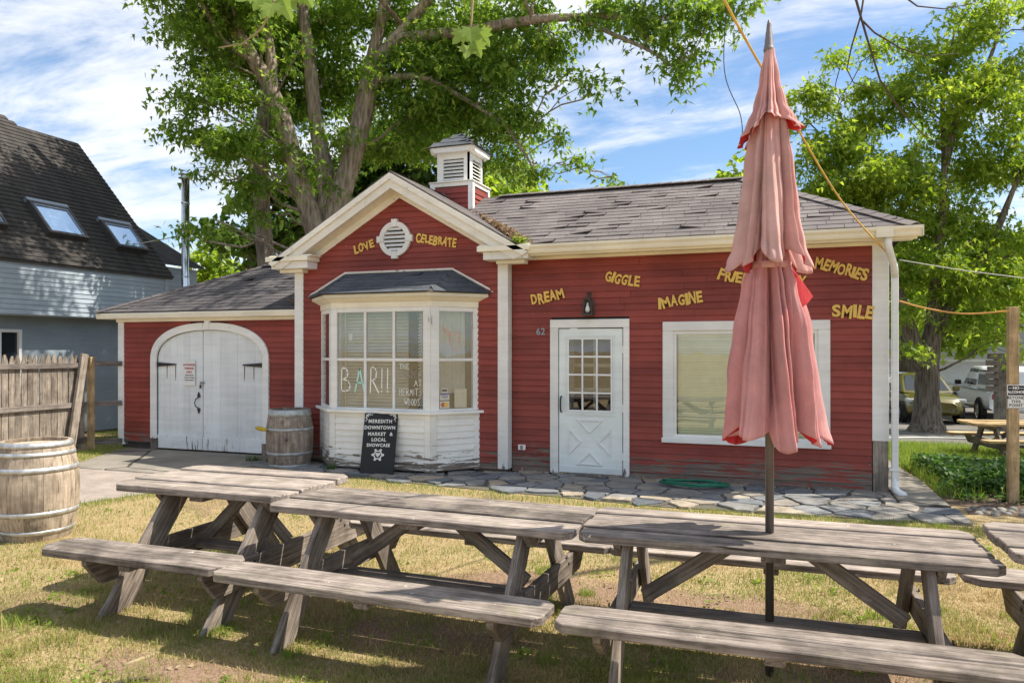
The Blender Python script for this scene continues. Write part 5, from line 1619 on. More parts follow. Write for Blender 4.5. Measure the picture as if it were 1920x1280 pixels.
# ------------------------------------------------------------------ sign post at the right
po = MB().box(-.052, .052, -.052, .052, -.02, 2.235).build('sign_post', MT['post_wood'], None, Matrix.Translation((2.47, 9.97, 0)), bevel=.004)
tag(po, 'square tan wooden post standing by the right edge', 'post')
ns = MB().box(-.09, .09, -.004, 0, -.135, .135)
nsM = Matrix.Translation((2.485, 9.913, 1.215)) @ Matrix.Rotation(R(8), 4, 'Z')
ns = ns.build('alcohol_sign', MT['sign_white'], None, nsM, bevel=.002)
tag(ns, 'small white and black notice reading NO ALCOHOL BEYOND THIS POINT on post', 'sign')
def Mn(x, z): return nsM @ Matrix.Translation((x, -.0062, z)) @ Matrix.Rotation(R(90), 4, 'X')
MB().box(-.082, .082, -.0055, -.0045, .022, .126, nsM).build('black_panel', MT['sign_black'], ns)
bo = MB()
for b in ((-.086, .086, -.131, -.127), (-.086, .086, .0165, .0205), (-.086, -.082, -.126, .016), (.082, .086, -.126, .016)): bo.box(b[0], b[1], -.0055, -.0045, b[2], b[3], nsM)
bo.build('border', MT['sign_black'], ns)
q = MB(); add_text(q, 'NO', Mn(0, .098), .042, .002); q.build('lettering', MT['sign_white'], ns); q = MB(); add_text(q, 'ALCOHOL', Mn(0, .052), .042, .002, sx=.92); q.build('lettering', MT['sign_white'], ns); q = MB()
for x in (-.058, .058): q.box(x - .016, x + .016, -.0066, -.0058, .094, .100, nsM)
q.build('lettering', MT['sign_white'], ns)
q = MB()
for t, z in (('BEYOND', -.012), ('THIS', -.056), ('POINT', -.098)): add_text(q, t, Mn(0, z), .044, .0008, 0, 1.1)
q.build('lettering', MT['sign_black'], ns)

# ------------------------------------------------------------------ hoses, cords and wires
def cord(name, label, cat, pts, r, mat, seg=6, n=24):
    pts = [Vector(p) for p in pts]
    out = []
    for i in range(len(pts) - 1):           # catmull-rom
        p0 = pts[max(i - 1, 0)]; p1 = pts[i]; p2 = pts[i + 1]; p3 = pts[min(i + 2, len(pts) - 1)]
        for k in range(n // max(1, len(pts) - 1) + 1):
            t = k / (n // max(1, len(pts) - 1) + 1)
            out.append(.5 * ((2 * p1) + (-p0 + p2) * t + (2 * p0 - 5 * p1 + 4 * p2 - p3) * t * t + (-p0 + 3 * p1 - 3 * p2 + p3) * t ** 3))
    out.append(pts[-1])
    return tag(MB().tube(out, r, seg).build(name, mat, smooth=True), label, cat)
rr = random.Random(9); hp = []
for i in range(150):
    a = i * .33; k = 1 + .22 * math.sin(i * .13) + rr.uniform(-.06, .06)
    hp.append((-1.05 + .36 * k * math.cos(a), 9.62 + .17 * k * math.sin(a), .055 + .028 * (i / 150) + rr.uniform(0, .012)))
tag(MB().tube(hp, .0085, 6).build('garden_hose', MT['hose_green'], smooth=True), 'coiled thin green garden hose on the flagstones by the wall', 'hose')
cord('rope_line', 'yellow cord stretched from the roof corner up over the umbrella', 'rope', [(1.215, 9.96, 2.86), tuple(at(1580, 380, 8.0)), tuple(at(1480, 215, 6.2)), tuple(at(1380, 42, 5.0)), tuple(at(1330, -60, 4.6))], .010, MT['cord_yellow'])
cord('rope_line', 'orange cord sagging from the downspout to the wooden post', 'rope', [(1.31, 9.98, 2.33), (1.6, 9.975, 2.235), (2.0, 9.97, 2.165), (2.42, 9.92, 2.19)], .011, MT['cord_orange'])
cord('rope_line', 'pale thin cable running right from the roof corner', 'rope', [(1.30, 9.95, 2.82), (2.2, 9.9, 2.62), (3.4, 9.85, 2.45), (5.5, 9.8, 2.4)], .006, MT['cable_grey'])
cord('overhead_wire', 'thin dark wire dangling beside the umbrella top', 'wire', [tuple(at(1365, -20, 6)), tuple(at(1358, 130, 6)), tuple(at(1388, 215, 6)), tuple(at(1392, 262, 6))], .004, MT['cable_black'])
def twig(label, pts, r, mat=None):
    pts = [Vector(p) for p in pts]
    n = len(pts)
    return tag(MB().tube(pts, [r * (1 - .75 * i / (n - 1)) for i in range(n)], 6).build('bare_twig', mat or MT['twig_bark'], smooth=True), label, 'twig', 'bare twigs hanging from above')
twig('long bare twig drooping right from the top edge', [at(1600, -40, 5), at(1605, 0, 5), at(1625, 70, 5), at(1650, 150, 5), at(1690, 210, 5), at(1730, 252, 5), at(1762, 270, 5)], .010)
twig('bare twig curling left in front of the right tree', [at(1625, -40, 5), at(1614, 30, 5), at(1596, 90, 5), at(1588, 130, 5), at(1600, 155, 5), at(1640, 168, 5)], .008)
twig('thin bare twig running level towards the right edge', [at(1618, 40, 5), at(1640, 62, 5), at(1690, 92, 5), at(1740, 106, 5), at(1800, 100, 5)], .007)
twig('curved bare twig along the very top edge', [at(1690, -10, 5), at(1720, 12, 5), at(1770, 17, 5), at(1820, 8, 5), at(1850, -15, 5)], .006)
# sticks lying on the lawn
tag(MB().tube([at(232, 1247, 4.14), at(262, 1236, 4.22), at(300, 1222, 4.32)], [.012, .011, .008], 7).build('fallen_stick', MT['twig_pale'], smooth=True), 'pale straight stick lying on the bare soil', 'stick')
tag(MB().tube([(-3.30, 2.86, .012), (-3.26, 2.93, .02), (-3.22, 3.02, .014), (-3.15, 3.06, .01)], [.012, .013, .010, .006], 7).build('fallen_stick', MT['twig_bark'], smooth=True), 'dark twig lying in the lower left corner', 'stick')
# ------------------------------------------------------------------ the grey neighbour
nb = empty('neighbour_house', (-14.5, 10, 0), 'blue grey clapboard house with steep dark roof and skylights', 'building')
NX, NZ0, NZ1, NY1 = -13.5, 2.40, 3.44, 13.66
NP = 1.128                                  # roof pitch
npt = MT['neighbour_paint']; nbr = MT['neighbour_brick_paint']
mb = MB(); mb.box(NX - 5.5, NX - .02, 2.0, NY1 - .02, NZ0, NZ1); mb.build('upper_wall', npt, nb)
z = NZ0 + .02; k = 0
Ms_n = frame((NX - .018, 0, 0), (0, 1, 0), (-1, 0, 0))
while z < NZ1 - .04:
    P_ = []
    mbn = MB().add([(NX - .02, 2.0, z), (NX - .02, NY1, z), (NX - .02, NY1, z + .1), (NX - .02, 2.0, z + .1), (NX + .0, 2.0, z), (NX + .0, NY1, z), (NX - .015, NY1, z + .1), (NX - .015, 2.0, z + .1)],
                  [(4, 7, 6, 5), (0, 4, 5, 1), (0, 3, 7, 4), (1, 5, 6, 2), (3, 2, 6, 7)])
    mbn.build('clapboard', npt, nb); z += .0935
MB().box(NX - .03, NX + .012, NY1 - .1, NY1 + .02, NZ0, NZ1).build('corner_board', npt, nb)
mb = MB()
# lower storey set back, with a window opening
wy0, wy1, wz0, wz1 = 9.95, 10.42, .9, 2.14
mb.box(NX - .55, NX - .45, 2.0, wy0, 0, NZ0 - .001); mb.box(NX - .55, NX - .45, wy1, 13.4, 0, NZ0 - .001); mb.box(NX - .55, NX - .45, wy0, wy1, 0, wz0); mb.box(NX - .55, NX - .45, wy0, wy1, wz1, NZ0 - .001)
mb.box(NX - 5.2, NX - .551, 13.3, 13.4, 0, NZ0 - .001)
mb.build('lower_wall', nbr, nb)
nwin = MB()
for q4 in ((wy0, wy0 + .06, wz0, wz1), (wy1 - .06, wy1, wz0, wz1), (wy0 + .061, wy1 - .061, wz1 - .06, wz1), (wy0 + .061, wy1 - .061, wz0, wz0 + .06)): nwin.box(NX - .5, NX - .43, q4[0], q4[1], q4[2], q4[3])
nw = nwin.build('window', MT['vinyl_white'], nb)
MB().box(NX - .49, NX - .485, wy0 + .05, wy1 - .05, wz0 + .05, wz1 - .05).build('pane', MT['car_glass'], nw)
# recessed rear part
mb = MB(); mb.box(NX - 4, NX - .5, NY1 + .01, 15.1, 0, 3.75); mb.build('rear_wall', npt, nb)
for i in range(14):
    MB().add([(NX - .5, NY1 + .02, 2.3 + i * .1), (NX - .5, 15.1, 2.3 + i * .1), (NX - .5, 15.1, 2.4 + i * .1), (NX - .5, NY1 + .02, 2.4 + i * .1), (NX - .482, NY1 + .02, 2.3 + i * .1), (NX - .482, 15.1, 2.3 + i * .1), (NX - .496, 15.1, 2.4 + i * .1), (NX - .496, NY1 + .02, 2.4 + i * .1)], [(4, 7, 6, 5), (0, 4, 5, 1), (0, 3, 7, 4), (1, 5, 6, 2), (3, 2, 6, 7)]).build('clapboard', npt, nb)
# roof: stepped courses on one steep plane; o on the eave, v up the slope
nu = Vector((0, 1, 0)); nv = Vector((-1, 0, NP)).normalized(); nn_ = Vector((NP, 0, 1)).normalized()
NE = Vector((NX + .06, 0, NZ1 - .01))
SLN = 3.05 * math.sqrt(1 + NP * NP)
cour = MB(); s_ = 0.0; e = .135; sl = math.sqrt(1 + NP * NP)
while s_ < 6.6:
    def y1(s):
        x = s / sl
        if x < 3.06: return NY1 + .12
        return 12.25 - (x - 3.06) * 1.6
    a0, a1 = 2.0, y1(s_ + e / 2)
    p = [NE + nu * a0 + nv * s_ + nn_ * .022, NE + nu * a1 + nv * s_ + nn_ * .022, NE + nu * a1 + nv * (s_ + e * 1.05) + nn_ * .006, NE + nu * a0 + nv * (s_ + e * 1.05) + nn_ * .006,
         NE + nu * a0 + nv * s_ + nn_ * .0, NE + nu * a1 + nv * s_ + nn_ * .0, NE + nu * a1 + nv * (s_ + e * 1.05) - nn_ * .02]
    cour.add(p, [(0, 1, 2, 3), (0, 4, 5, 1), (1, 5, 6, 2)]); s_ += e
# rear lower part of the roof and the far slopes
for q in ([(NX - .35, NY1 + .13, 3.78), (NX - .35, 15.3, 3.78), (NX - 2.6, 15.3, 5.0), (NX - 2.6, NY1 + .13, 5.9)],
          [(NX - 3.0, 2, 6.83), (NX - 3.0, NY1 + .12, 6.83), (NX - 6, NY1 + .12, 3.4), (NX - 6, 2, 3.4)],
          [(NX - 4.2, 2, 8.2), (NX - 4.2, 11, 8.15), (NX - 7, 11, 5), (NX - 7, 2, 5)]):
    cour.add(q, [(0, 1, 2, 3)])
tag(cour.build('roof', MT['shingle_charcoal'], nb), kind='stuff')
mb = MB(); mb.add([(NX - .1, NY1 + .05, NZ1 - .05), (NX - 3.0, NY1 + .05, 6.75), (NX - 5.8, NY1 + .05, NZ1 - .05), (NX - .1, NY1 - .05, NZ1 - .05), (NX - 3.0, NY1 - .05, 6.75), (NX - 5.8, NY1 - .05, NZ1 - .05)], [(0, 1, 2), (5, 4, 3), (0, 3, 4, 1), (1, 4, 5, 2), (2, 5, 3, 0)])
mb.build('gable_end', npt, nb)
plank('eave_trim', (NX + .03, 2.0, NZ1 - .03), (NX + .03, NY1 + .1, NZ1 - .03), .05, .03, (1, 0, 0), MT['skylight_frame'], nb)
def skylight(yc, s0, s1, w=1.02):
    Ms = Matrix(((nu.x, nv.x, nn_.x, 0), (nu.y, nv.y, nn_.y, 0), (nu.z, nv.z, nn_.z, 0), (0, 0, 0, 1)))
    Ms.translation = NE + nu * yc + nv * s0
    fr = MB(); L = s1 - s0
    fr.box(-w / 2, -w / 2 + .06, 0, L, .0, .14, Ms); fr.box(w / 2 - .06, w / 2, 0, L, .0, .14, Ms); fr.box(-w / 2 + .061, w / 2 - .061, 0, .07, 0, .139, Ms); fr.box(-w / 2 + .061, w / 2 - .061, L - .07, L, 0, .139, Ms)
    sk = fr.build('skylight', MT['skylight_frame'], nb)
    MB().box(-w / 2 + .062, w / 2 - .062, .072, L - .072, .10, .115, Ms).build('pane', MT['skylight_glass'], sk)
    f2 = MB()
    for b in ((-w / 2 + .07, -w / 2 + .095, .075, L - .075), (w / 2 - .095, w / 2 - .07, .075, L - .075), (-w / 2 + .096, w / 2 - .096, L - .11, L - .075)): f2.box(b[0], b[1], b[2], b[3], .1155, .135, Ms)
    f2.box(-w / 2 - .01, w / 2 + .01, L, L + .09, .04, .135, Ms)
    f2.build('flashing', MT['sky_glass_curb'], sk)
skylight(9.66, .80, 1.72, .92); skylight(11.42, .80, 1.72, .92); skylight(12.98, .70, 1.52, .85)
fl_ = empty('flue_pipe', (-12.55, 13.2, 1.2), 'tall shiny steel flue pipe beside the grey house', 'chimney')
MB().tube([(-12.55, 13.2, .0), (-12.55, 13.2, 5.55)], .085, 20).build('pipe', MT['steel_flue'], fl_, smooth=True)
for zc in (3.35, 4.2, 5.0): MB().lathe([(.087, zc), (.092, zc + .005), (.092, zc + .03), (.087, zc + .035)], 20, Matrix.Translation((-12.55, 13.2, 0))).build('band', MT['steel_flue'], fl_, smooth=True)
MB().lathe([(.001, 5.68), (.10, 5.675), (.155, 5.655), (.155, 5.645), (.09, 5.63), (.09, 5.60), (.15, 5.575), (.15, 5.56), (.085, 5.545)], 20, Matrix.Translation((-12.55, 13.2, 0))).build('cap', MT['steel_flue'], fl_, smooth=False)
MB().tube([(-12.63, 13.2, 4.3), (-13.9, 13.1, 4.15)], .012, 5).build('stay', MT['cable_grey'], fl_)

# ------------------------------------------------------------------ far white building and the cars
GZf = ground_z(0, 40)
wb = empty('white_building', (9, 40, GZf), 'long white sided building with dark roof beyond the car park', 'building')
wx0, wx1, wy = 3.0, 30.0, 37.0
MB().box(wx0, wx1, wy, wy + 8, GZf, 1.25).build('wall', MT['far_siding'], wb)
z = GZf + .1
while z < 1.2:
    MB().add([(wx0, wy, z), (wx1, wy, z), (wx1, wy, z + .2), (wx0, wy, z + .2), (wx0, wy - .025, z), (wx1, wy - .025, z), (wx1, wy - .004, z + .2), (wx0, wy - .004, z + .2)], [(4, 5, 6, 7), (0, 1, 5, 4), (0, 4, 7, 3), (1, 2, 6, 5)]).build('clapboard', MT['far_siding'], wb); z += .19
MB().box(wx0 - .2, wx1, wy - .35, wy - .03, 1.22, 1.36).build('fascia', MT['vinyl_white'], wb)
MB().add([(wx0 - .3, wy - .4, 1.36), (wx1, wy - .4, 1.36), (wx1, wy + 4, 3.0), (wx0 - .3, wy + 4, 3.0), (wx0 - .3, wy + 8.4, 1.36), (wx1, wy + 8.4, 1.36)], [(0, 1, 2, 3), (3, 2, 5, 4), (0, 3, 4)]).build('roof', MT['roof_dark_green'], wb)
wb2 = empty('white_shed', (1.5, 31, GZf), 'white sided shed behind the yellow car', 'building')
MB().box(1.4, 3.05, 31.0, 34.0, GZf, 1.75).build('wall', MT['far_siding'], wb2)
z = GZf + .05
while z < 1.7:
    MB().add([(1.4, 31, z), (3.05, 31, z), (3.05, 31, z + .2), (1.4, 31, z + .2), (1.4, 30.97, z), (3.05, 30.97, z), (3.05, 30.996, z + .2), (1.4, 30.996, z + .2)], [(4, 5, 6, 7), (0, 1, 5, 4), (0, 4, 7, 3), (1, 2, 6, 5)]).build('clapboard', MT['far_siding'], wb2); z += .19
MB().add([(1.2, 30.8, 1.75), (3.2, 30.8, 1.75), (3.2, 32.5, 2.7), (1.2, 32.5, 2.7), (1.2, 34.2, 1.75), (3.2, 34.2, 1.75)], [(0, 1, 2, 3), (3, 2, 5, 4), (0, 3, 4), (1, 5, 2)]).build('roof', MT['roof_dark_green'], wb2)

def car(name, label, x, y, rot, paint, kind):
    """lofted body: stations (x along the car from nose, half width, sill z, shoulder z); cabin on top"""
    z0 = ground_z(x, y) + .012
    root = empty(name, (x, y, z0), label, {'pickup': 'pickup truck'}.get(kind, 'car'))
    G = Matrix.Translation((x, y, z0)) @ Matrix.Rotation(R(rot), 4, 'Z')     # local +X = forward
    pickup = kind == 'pickup'
    L = 5.7 if pickup else 4.45; hw = .98 if pickup else .90
    st = ([(2.85, .62, .45, .95), (2.75, .86, .36, 1.06), (2.4, .95, .34, 1.10), (1.2, .97, .34, 1.16), (-.2, .98, .34, 1.16), (-2.6, .98, .40, 1.16), (-2.85, .94, .45, 1.12)] if pickup else
          [(2.22, .55, .42, .70), (2.12, .78, .30, .82), (1.85, .87, .24, .93), (.95, .895, .22, 1.02), (-.6, .90, .22, 1.03), (-1.9, .88, .26, 1.03), (-2.2, .78, .40, .95)])
    V = []; Fs = []
    for (sx, w, a, b) in st:
        mid = (a + b) / 2
        V += [(sx, -w * .86, a), (sx, -w, a + .10), (sx, -w * 1.0, mid + .08), (sx, -w * .95, b - .06), (sx, -w * .82, b), (sx, 0, b + .035), (sx, w * .82, b), (sx, w * .95, b - .06), (sx, w, mid + .08), (sx, w, a + .10), (sx, w * .86, a)]
    n = 11
    for i in range(len(st) - 1):
        for k in range(n - 1): Fs.append((i * n + k, i * n + k + 1, (i + 1) * n + k + 1, (i + 1) * n + k))
        Fs.append((i * n + n - 1, i * n, (i + 1) * n, (i + 1) * n + n - 1))
    Fs.append(tuple(range(n))); Fs.append(tuple((len(st) - 1) * n + k for k in range(n - 1, -1, -1)))
    body = MB().add([G @ Vector(p) for p in V], Fs).build('body', paint, root, smooth=True)
    m = body.modifiers.new('s', 'SUBSURF'); m.levels = 1; m.render_levels = 2
    # cabin: bottom and top outlines
    if pickup: rings = [(1.25, -1.0, .86, 1.12), (.72, -.95, .78, 1.55), (.45, -.85, .70, 1.84), (.30, -.80, .62, 1.87)]
    else: rings = [(1.15, -1.95, .80, 1.0), (.55, -1.80, .71, 1.36), (.25, -1.55, .62, 1.60), (.05, -1.40, .54, 1.635)]
    V = []; Fs = []
    for (xf, xr, w, z) in rings: V += [(xf, -w, z), (xf, w, z), (xr, w, z), (xr, -w, z)]
    for i in range(len(rings) - 1):
        for k in range(4): Fs.append((i * 4 + k, i * 4 + (k + 1) % 4, (i + 1) * 4 + (k + 1) % 4, (i + 1) * 4 + k))
    Fs.append((12, 13, 14, 15))
    MB().add([G @ Vector(p) for p in V], Fs).build('cabin', paint, root, bevel=.06, seg=3, smooth=True)
    gm = MT['car_glass']
    def quad(name, pts, th=.012):
        p = [Vector(q) for q in pts]; nrm = (p[1] - p[0]).cross(p[3] - p[0]).normalized() * th
        MB().add([G @ q for q in p] + [G @ (q + nrm) for q in p], [(0, 3, 2, 1), (4, 5, 6, 7), (0, 1, 5, 4), (1, 2, 6, 5), (2, 3, 7, 6), (3, 0, 4, 7)]).build(name, gm, root)
    r0, r1, r2 = rings[0], rings[1], rings[2]
    def at_(r, f, fx): return r
    def lp_(a, b, t): return tuple(a[i] + (b[i] - a[i]) * t for i in range(4))
    lo = lp_(r0, r1, .18); hi = lp_(r1, r2, .86)
    quad('windscreen', [(lo[0] + .01, lo[2] * .86, lo[3]), (lo[0] + .01, -lo[2] * .86, lo[3]), (hi[0] + .03, -hi[2] * .84, hi[3]), (hi[0] + .03, hi[2] * .84, hi[3])][::-1], -.02)
    quad('rear_window', [(lo[1] - .01, -lo[2] * .84, lo[3]), (lo[1] - .01, lo[2] * .84, lo[3]), (hi[1] - .03, hi[2] * .82, hi[3]), (hi[1] - .03, -hi[2] * .82, hi[3])][::-1], -.02)
    for sg in (-1, 1):
        xm = (lo[0] + lo[1]) / 2 + .05
        for (xa, xb, ya, yb) in ((lo[0] - .22, xm + .03, hi[0] - .08, xm + .03), (xm - .03, lo[1] + .22, xm - .03, hi[1] + .12)):
            quad('side_window', [(xa, sg * (lo[2] + .004), lo[3] + .02), (xb, sg * (lo[2] + .004), lo[3] + .02), (yb, sg * (hi[2] + .012), hi[3] - .02), (ya, sg * (hi[2] + .012), hi[3] - .02)][::1 if sg > 0 else -1], .012 * (-1))
        mx = MB(); MXX = G @ Matrix.Translation((lo[0] - .28, sg * (hw + .08), lo[3] + .06))
        mx.box(-.07, .07, -.11, .09, -.08, .09, MXX); mx.build('wing_mirror', paint if not pickup else MT['car_trim'], root, bevel=.03, seg=2)
    wr_ = .40 if pickup else .34
    for wx in ((1.78, -1.75) if pickup else (1.38, -1.32)):
        for sg in (-1, 1):
            Mw = G @ Matrix.Translation((wx, sg * (hw - .10), wr_)) @ Matrix.Rotation(R(90), 4, 'X')
            MB().lathe([(wr_ + .05, -.02), (wr_ + .05, .135 * 1)], 24, Mw @ Matrix.Diagonal((1, 1, -sg, 1)), cap=True).build('wheel_arch', MT['car_trim'], root)
            wh = MB().lathe([(wr_ * .62, -.10), (wr_ * .95, -.11), (wr_, -.08), (wr_, .08), (wr_ * .95, .11), (wr_ * .62, .12)], 24, Mw @ Matrix.Translation((0, 0, -sg * .06))).build('wheel', MT['tyre_rubber'], root, smooth=True)
            MB().lathe([(.001, .03), (wr_ * .25, .035), (wr_ * .55, .02), (wr_ * .64, .05)], 16, Mw @ Matrix.Translation((0, 0, -sg * .12)) @ Matrix.Diagonal((1, 1, -sg, 1))).build('rim', MT['wheel_rim'], wh)
    fx = 2.80 if pickup else 2.05
    for sg in (-1, 1):
        MB().box(fx - .25, fx + .02, sg * .70 - .19, sg * .70 + .19, .72 if not pickup else .82, .84 if not pickup else 1.0, G).build('headlight', MT['head_lamp'], root, bevel=.03, seg=2)
        rx = -2.80 if pickup else -2.12
        MB().box(rx - .06, rx + .16, sg * .74 - .13, sg * .74 + .13, .82, 1.02, G).build('tail_light', MT['tail_lamp'], root, bevel=.03, seg=2)
    MB().box(fx + .0, fx + .10, -.5, .5, .42, .70, G).build('grille', MT['car_trim'], root, bevel=.03)
    MB().box(-fx - .17, -fx - .05, -.75, .75, .42, .56, G).build('rear_bumper', MT['car_trim'] if not pickup else MT['wheel_rim'], root, bevel=.03)
    if pickup:
        V = [(-1.0, -.9, 1.14), (-1.0, .9, 1.14), (-2.8, .9, 1.14), (-2.8, -.9, 1.14), (-1.02, -.84, 1.80), (-1.02, .84, 1.80), (-2.68, .84, 1.78), (-2.68, -.84, 1.78)]
        MB().add([G @ Vector(p) for p in V], [(0, 1, 5, 4), (1, 2, 6, 5), (2, 3, 7, 6), (3, 0, 4, 7), (4, 5, 6, 7)]).build('bed_topper', paint, root, bevel=.07, seg=3)
        for sg in (-1, 1):
            quad('topper_window', [(-1.25, sg * .90, 1.28), (-2.45, sg * .90, 1.28), (-2.4, sg * .868, 1.62), (-1.28, sg * .868, 1.62)][::1 if sg > 0 else -1], -.012)
            MB().box(-2.75, -1.02, sg * .855 - .02, sg * .855 + .02, 1.72, 1.765, G).build('roof_rail', MT['car_trim'], root)
            MB().box(-2.8, 1.6, sg * .985 - .012, sg * .985 + .012, 1.085, 1.105, G).build('beltline_trim', MT['car_trim'], root)
    return root
c1 = at(1722, 760, 26.5); car('parked_car', 'yellow green compact car parked behind the tree trunk', c1.x, c1.y, -84, MT['car_yellow'], 'suv')
c2 = at(1800, 740, 34); car('parked_car', 'white hatchback seen from behind past the tree trunk', c2.x, c2.y, 82, MT['car_white'], 'suv')
c3 = at(1915, 760, 24.0); car('pickup_truck', 'white pickup truck with a bed topper by the right edge', c3.x, c3.y + 2.85, 91, MT['car_white'], 'pickup')
# weathered timber upright by the pickup
tp = at(1868, 790, 22); gz_ = ground_z(tp.x, tp.y)
ts = empty('timber_stand', (tp.x, tp.y, gz_), 'stacked grey timber upright in front of the pickup', 'post')
MB().box(tp.x - .05, tp.x + .42, tp.y - .1, tp.y + .1, gz_ - .02, 1.55 + .2 + gz_ * .0 - .1).build('upright', MT['bare_post_wood'], ts, bevel=.01)
for i in range(6): plank('block', (tp.x - .30 + .04 * (i % 2), tp.y - .16, .6 + i * .19), (tp.x + .02, tp.y - .16, .6 + i * .19), .16, .12, (0, 1, 0), MT['table_frame_wood'], ts)
plank('foot_brace', (tp.x + .30, tp.y - .1, gz_ + .45), (tp.x + .85, tp.y - .1, gz_ + .02), .14, .08, (0, 1, 0), MT['bare_post_wood'], ts)
hpts = [at(1655, 806, 17.8), at(1680, 800, 18.0), at(1720, 799, 18.2), at(1770, 802, 18.2), at(1815, 808, 18.0), at(1850, 820, 17.6)]
for p in hpts: p.z = ground_z(p.x, p.y) + .03 + max(0, (p.z - ground_z(p.x, p.y)) * 0)
tag(MB().tube(hpts, .022, 6).build('hose_line', MT['hose_white'], smooth=True), 'pale hose lying across the drive before the tree', 'hose')

# ------------------------------------------------------------------ trees
LEAF3 = np.array([(-.21, .22, 0), (.21, .22, 0), (0, 1.0, -.12), (.12, .0, 0), (-.17, .46, 0), (-.60, .62, -.10), (-.12, .0, 0), (.17, .46, 0), (.60, .62, -.10)], dtype=np.float32)
LEAF2 = np.array([(0, 0, 0), (.34, .45, .03), (0, 1.0, -.08), (0, 0, 0), (0, 1.0, -.08), (-.34, .45, .03)], dtype=np.float32)
def leaves(name, centers, sizes, mat, parent, template=LEAF3, droop=.55, rng=RNG):
    """one mesh of many small leaves; each leaf faces its own way"""
    n = len(centers)
    az = rng.uniform(0, 2 * np.pi, n); el = rng.normal(-droop, .45, n); ro = rng.normal(0, .7, n)
    d = np.stack([np.cos(az) * np.cos(el), np.sin(az) * np.cos(el), np.sin(el)], 1)
    up = np.tile(np.array([0, 0, 1.0]), (n, 1))
    s = np.cross(d, up); s /= np.linalg.norm(s, axis=1, keepdims=True) + 1e-9
    w = np.cross(s, d)
    c, sn = np.cos(ro)[:, None], np.sin(ro)[:, None]
    s2 = s * c + w * sn; w2 = -s * sn + w * c
    T = template
    V = (centers[:, None, :] + sizes[:, None, None] * (T[None, :, 0:1] * s2[:, None, :] + T[None, :, 1:2] * d[:, None, :] + T[None, :, 2:3] * w2[:, None, :])).reshape(-1, 3)
    # weld: lobes of one leaf share an island through a common first vertex
    nt = len(T) // 3
    base = (np.arange(n) * len(T))[:, None]
    idx = np.arange(len(T))[None, :] + base
    if nt == 3:
        idx[:, 3] = base[:, 0] + 1; idx[:, 6] = base[:, 0] + 0
    else:
        idx[:, 3] = base[:, 0]; idx[:, 4] = base[:, 0] + 2
    me = np_mesh(name, V, idx.ravel(), np.full(n * nt, 3, dtype=np.int32))
    return link(name, me, mat, parent)
def spray(anchors, per, spread, size, rng, droopy=.35):
    """leaves hung along short drooping twigs from each anchor"""
    n = len(anchors)
    az = rng.uniform(0, 2 * np.pi, n)
    t = rng.uniform(0, 1, (n, per))
    L = spread * rng.uniform(.6, 1.3, n)
    dx = np.cos(az)[:, None] * L[:, None] * t; dy = np.sin(az)[:, None] * L[:, None] * t
    dz = -droopy * L[:, None] * t ** 1.6
    C = anchors[:, None, :] + np.stack([dx, dy, dz], 2) + rng.normal(0, spread * .16, (n, per, 3))
    return C.reshape(-1, 3), rng.uniform(.65, 1.2, n * per) * size
def ell(c, r, n, rng, shell=.45):
    v = rng.normal(0, 1, (n, 3)); v /= np.linalg.norm(v, axis=1, keepdims=True)
    rad = rng.uniform(0, 1, (n, 1)) ** shell
    return np.asarray(c)[None, :] + v * rad * np.asarray(r)[None, :]
def branch(mb, a, b, r0, r1, seg=6, sag=.12, n=6, wig=.06):
    a = Vector(a); b = Vector(b); L = (b - a).length
    pts = []
    for i in range(n + 1):
        t = i / n
        p = a.lerp(b, t) + Vector((0, 0, 1)) * sag * L * math.sin(math.pi * t)
        if 0 < i < n: p += Vector((random.uniform(-1, 1), random.uniform(-1, 1), random.uniform(-1, 1))) * wig * L
        pts.append(p)
    mb.tube(pts, [r0 + (r1 - r0) * i / n for i in range(n + 1)], seg)
    return pts
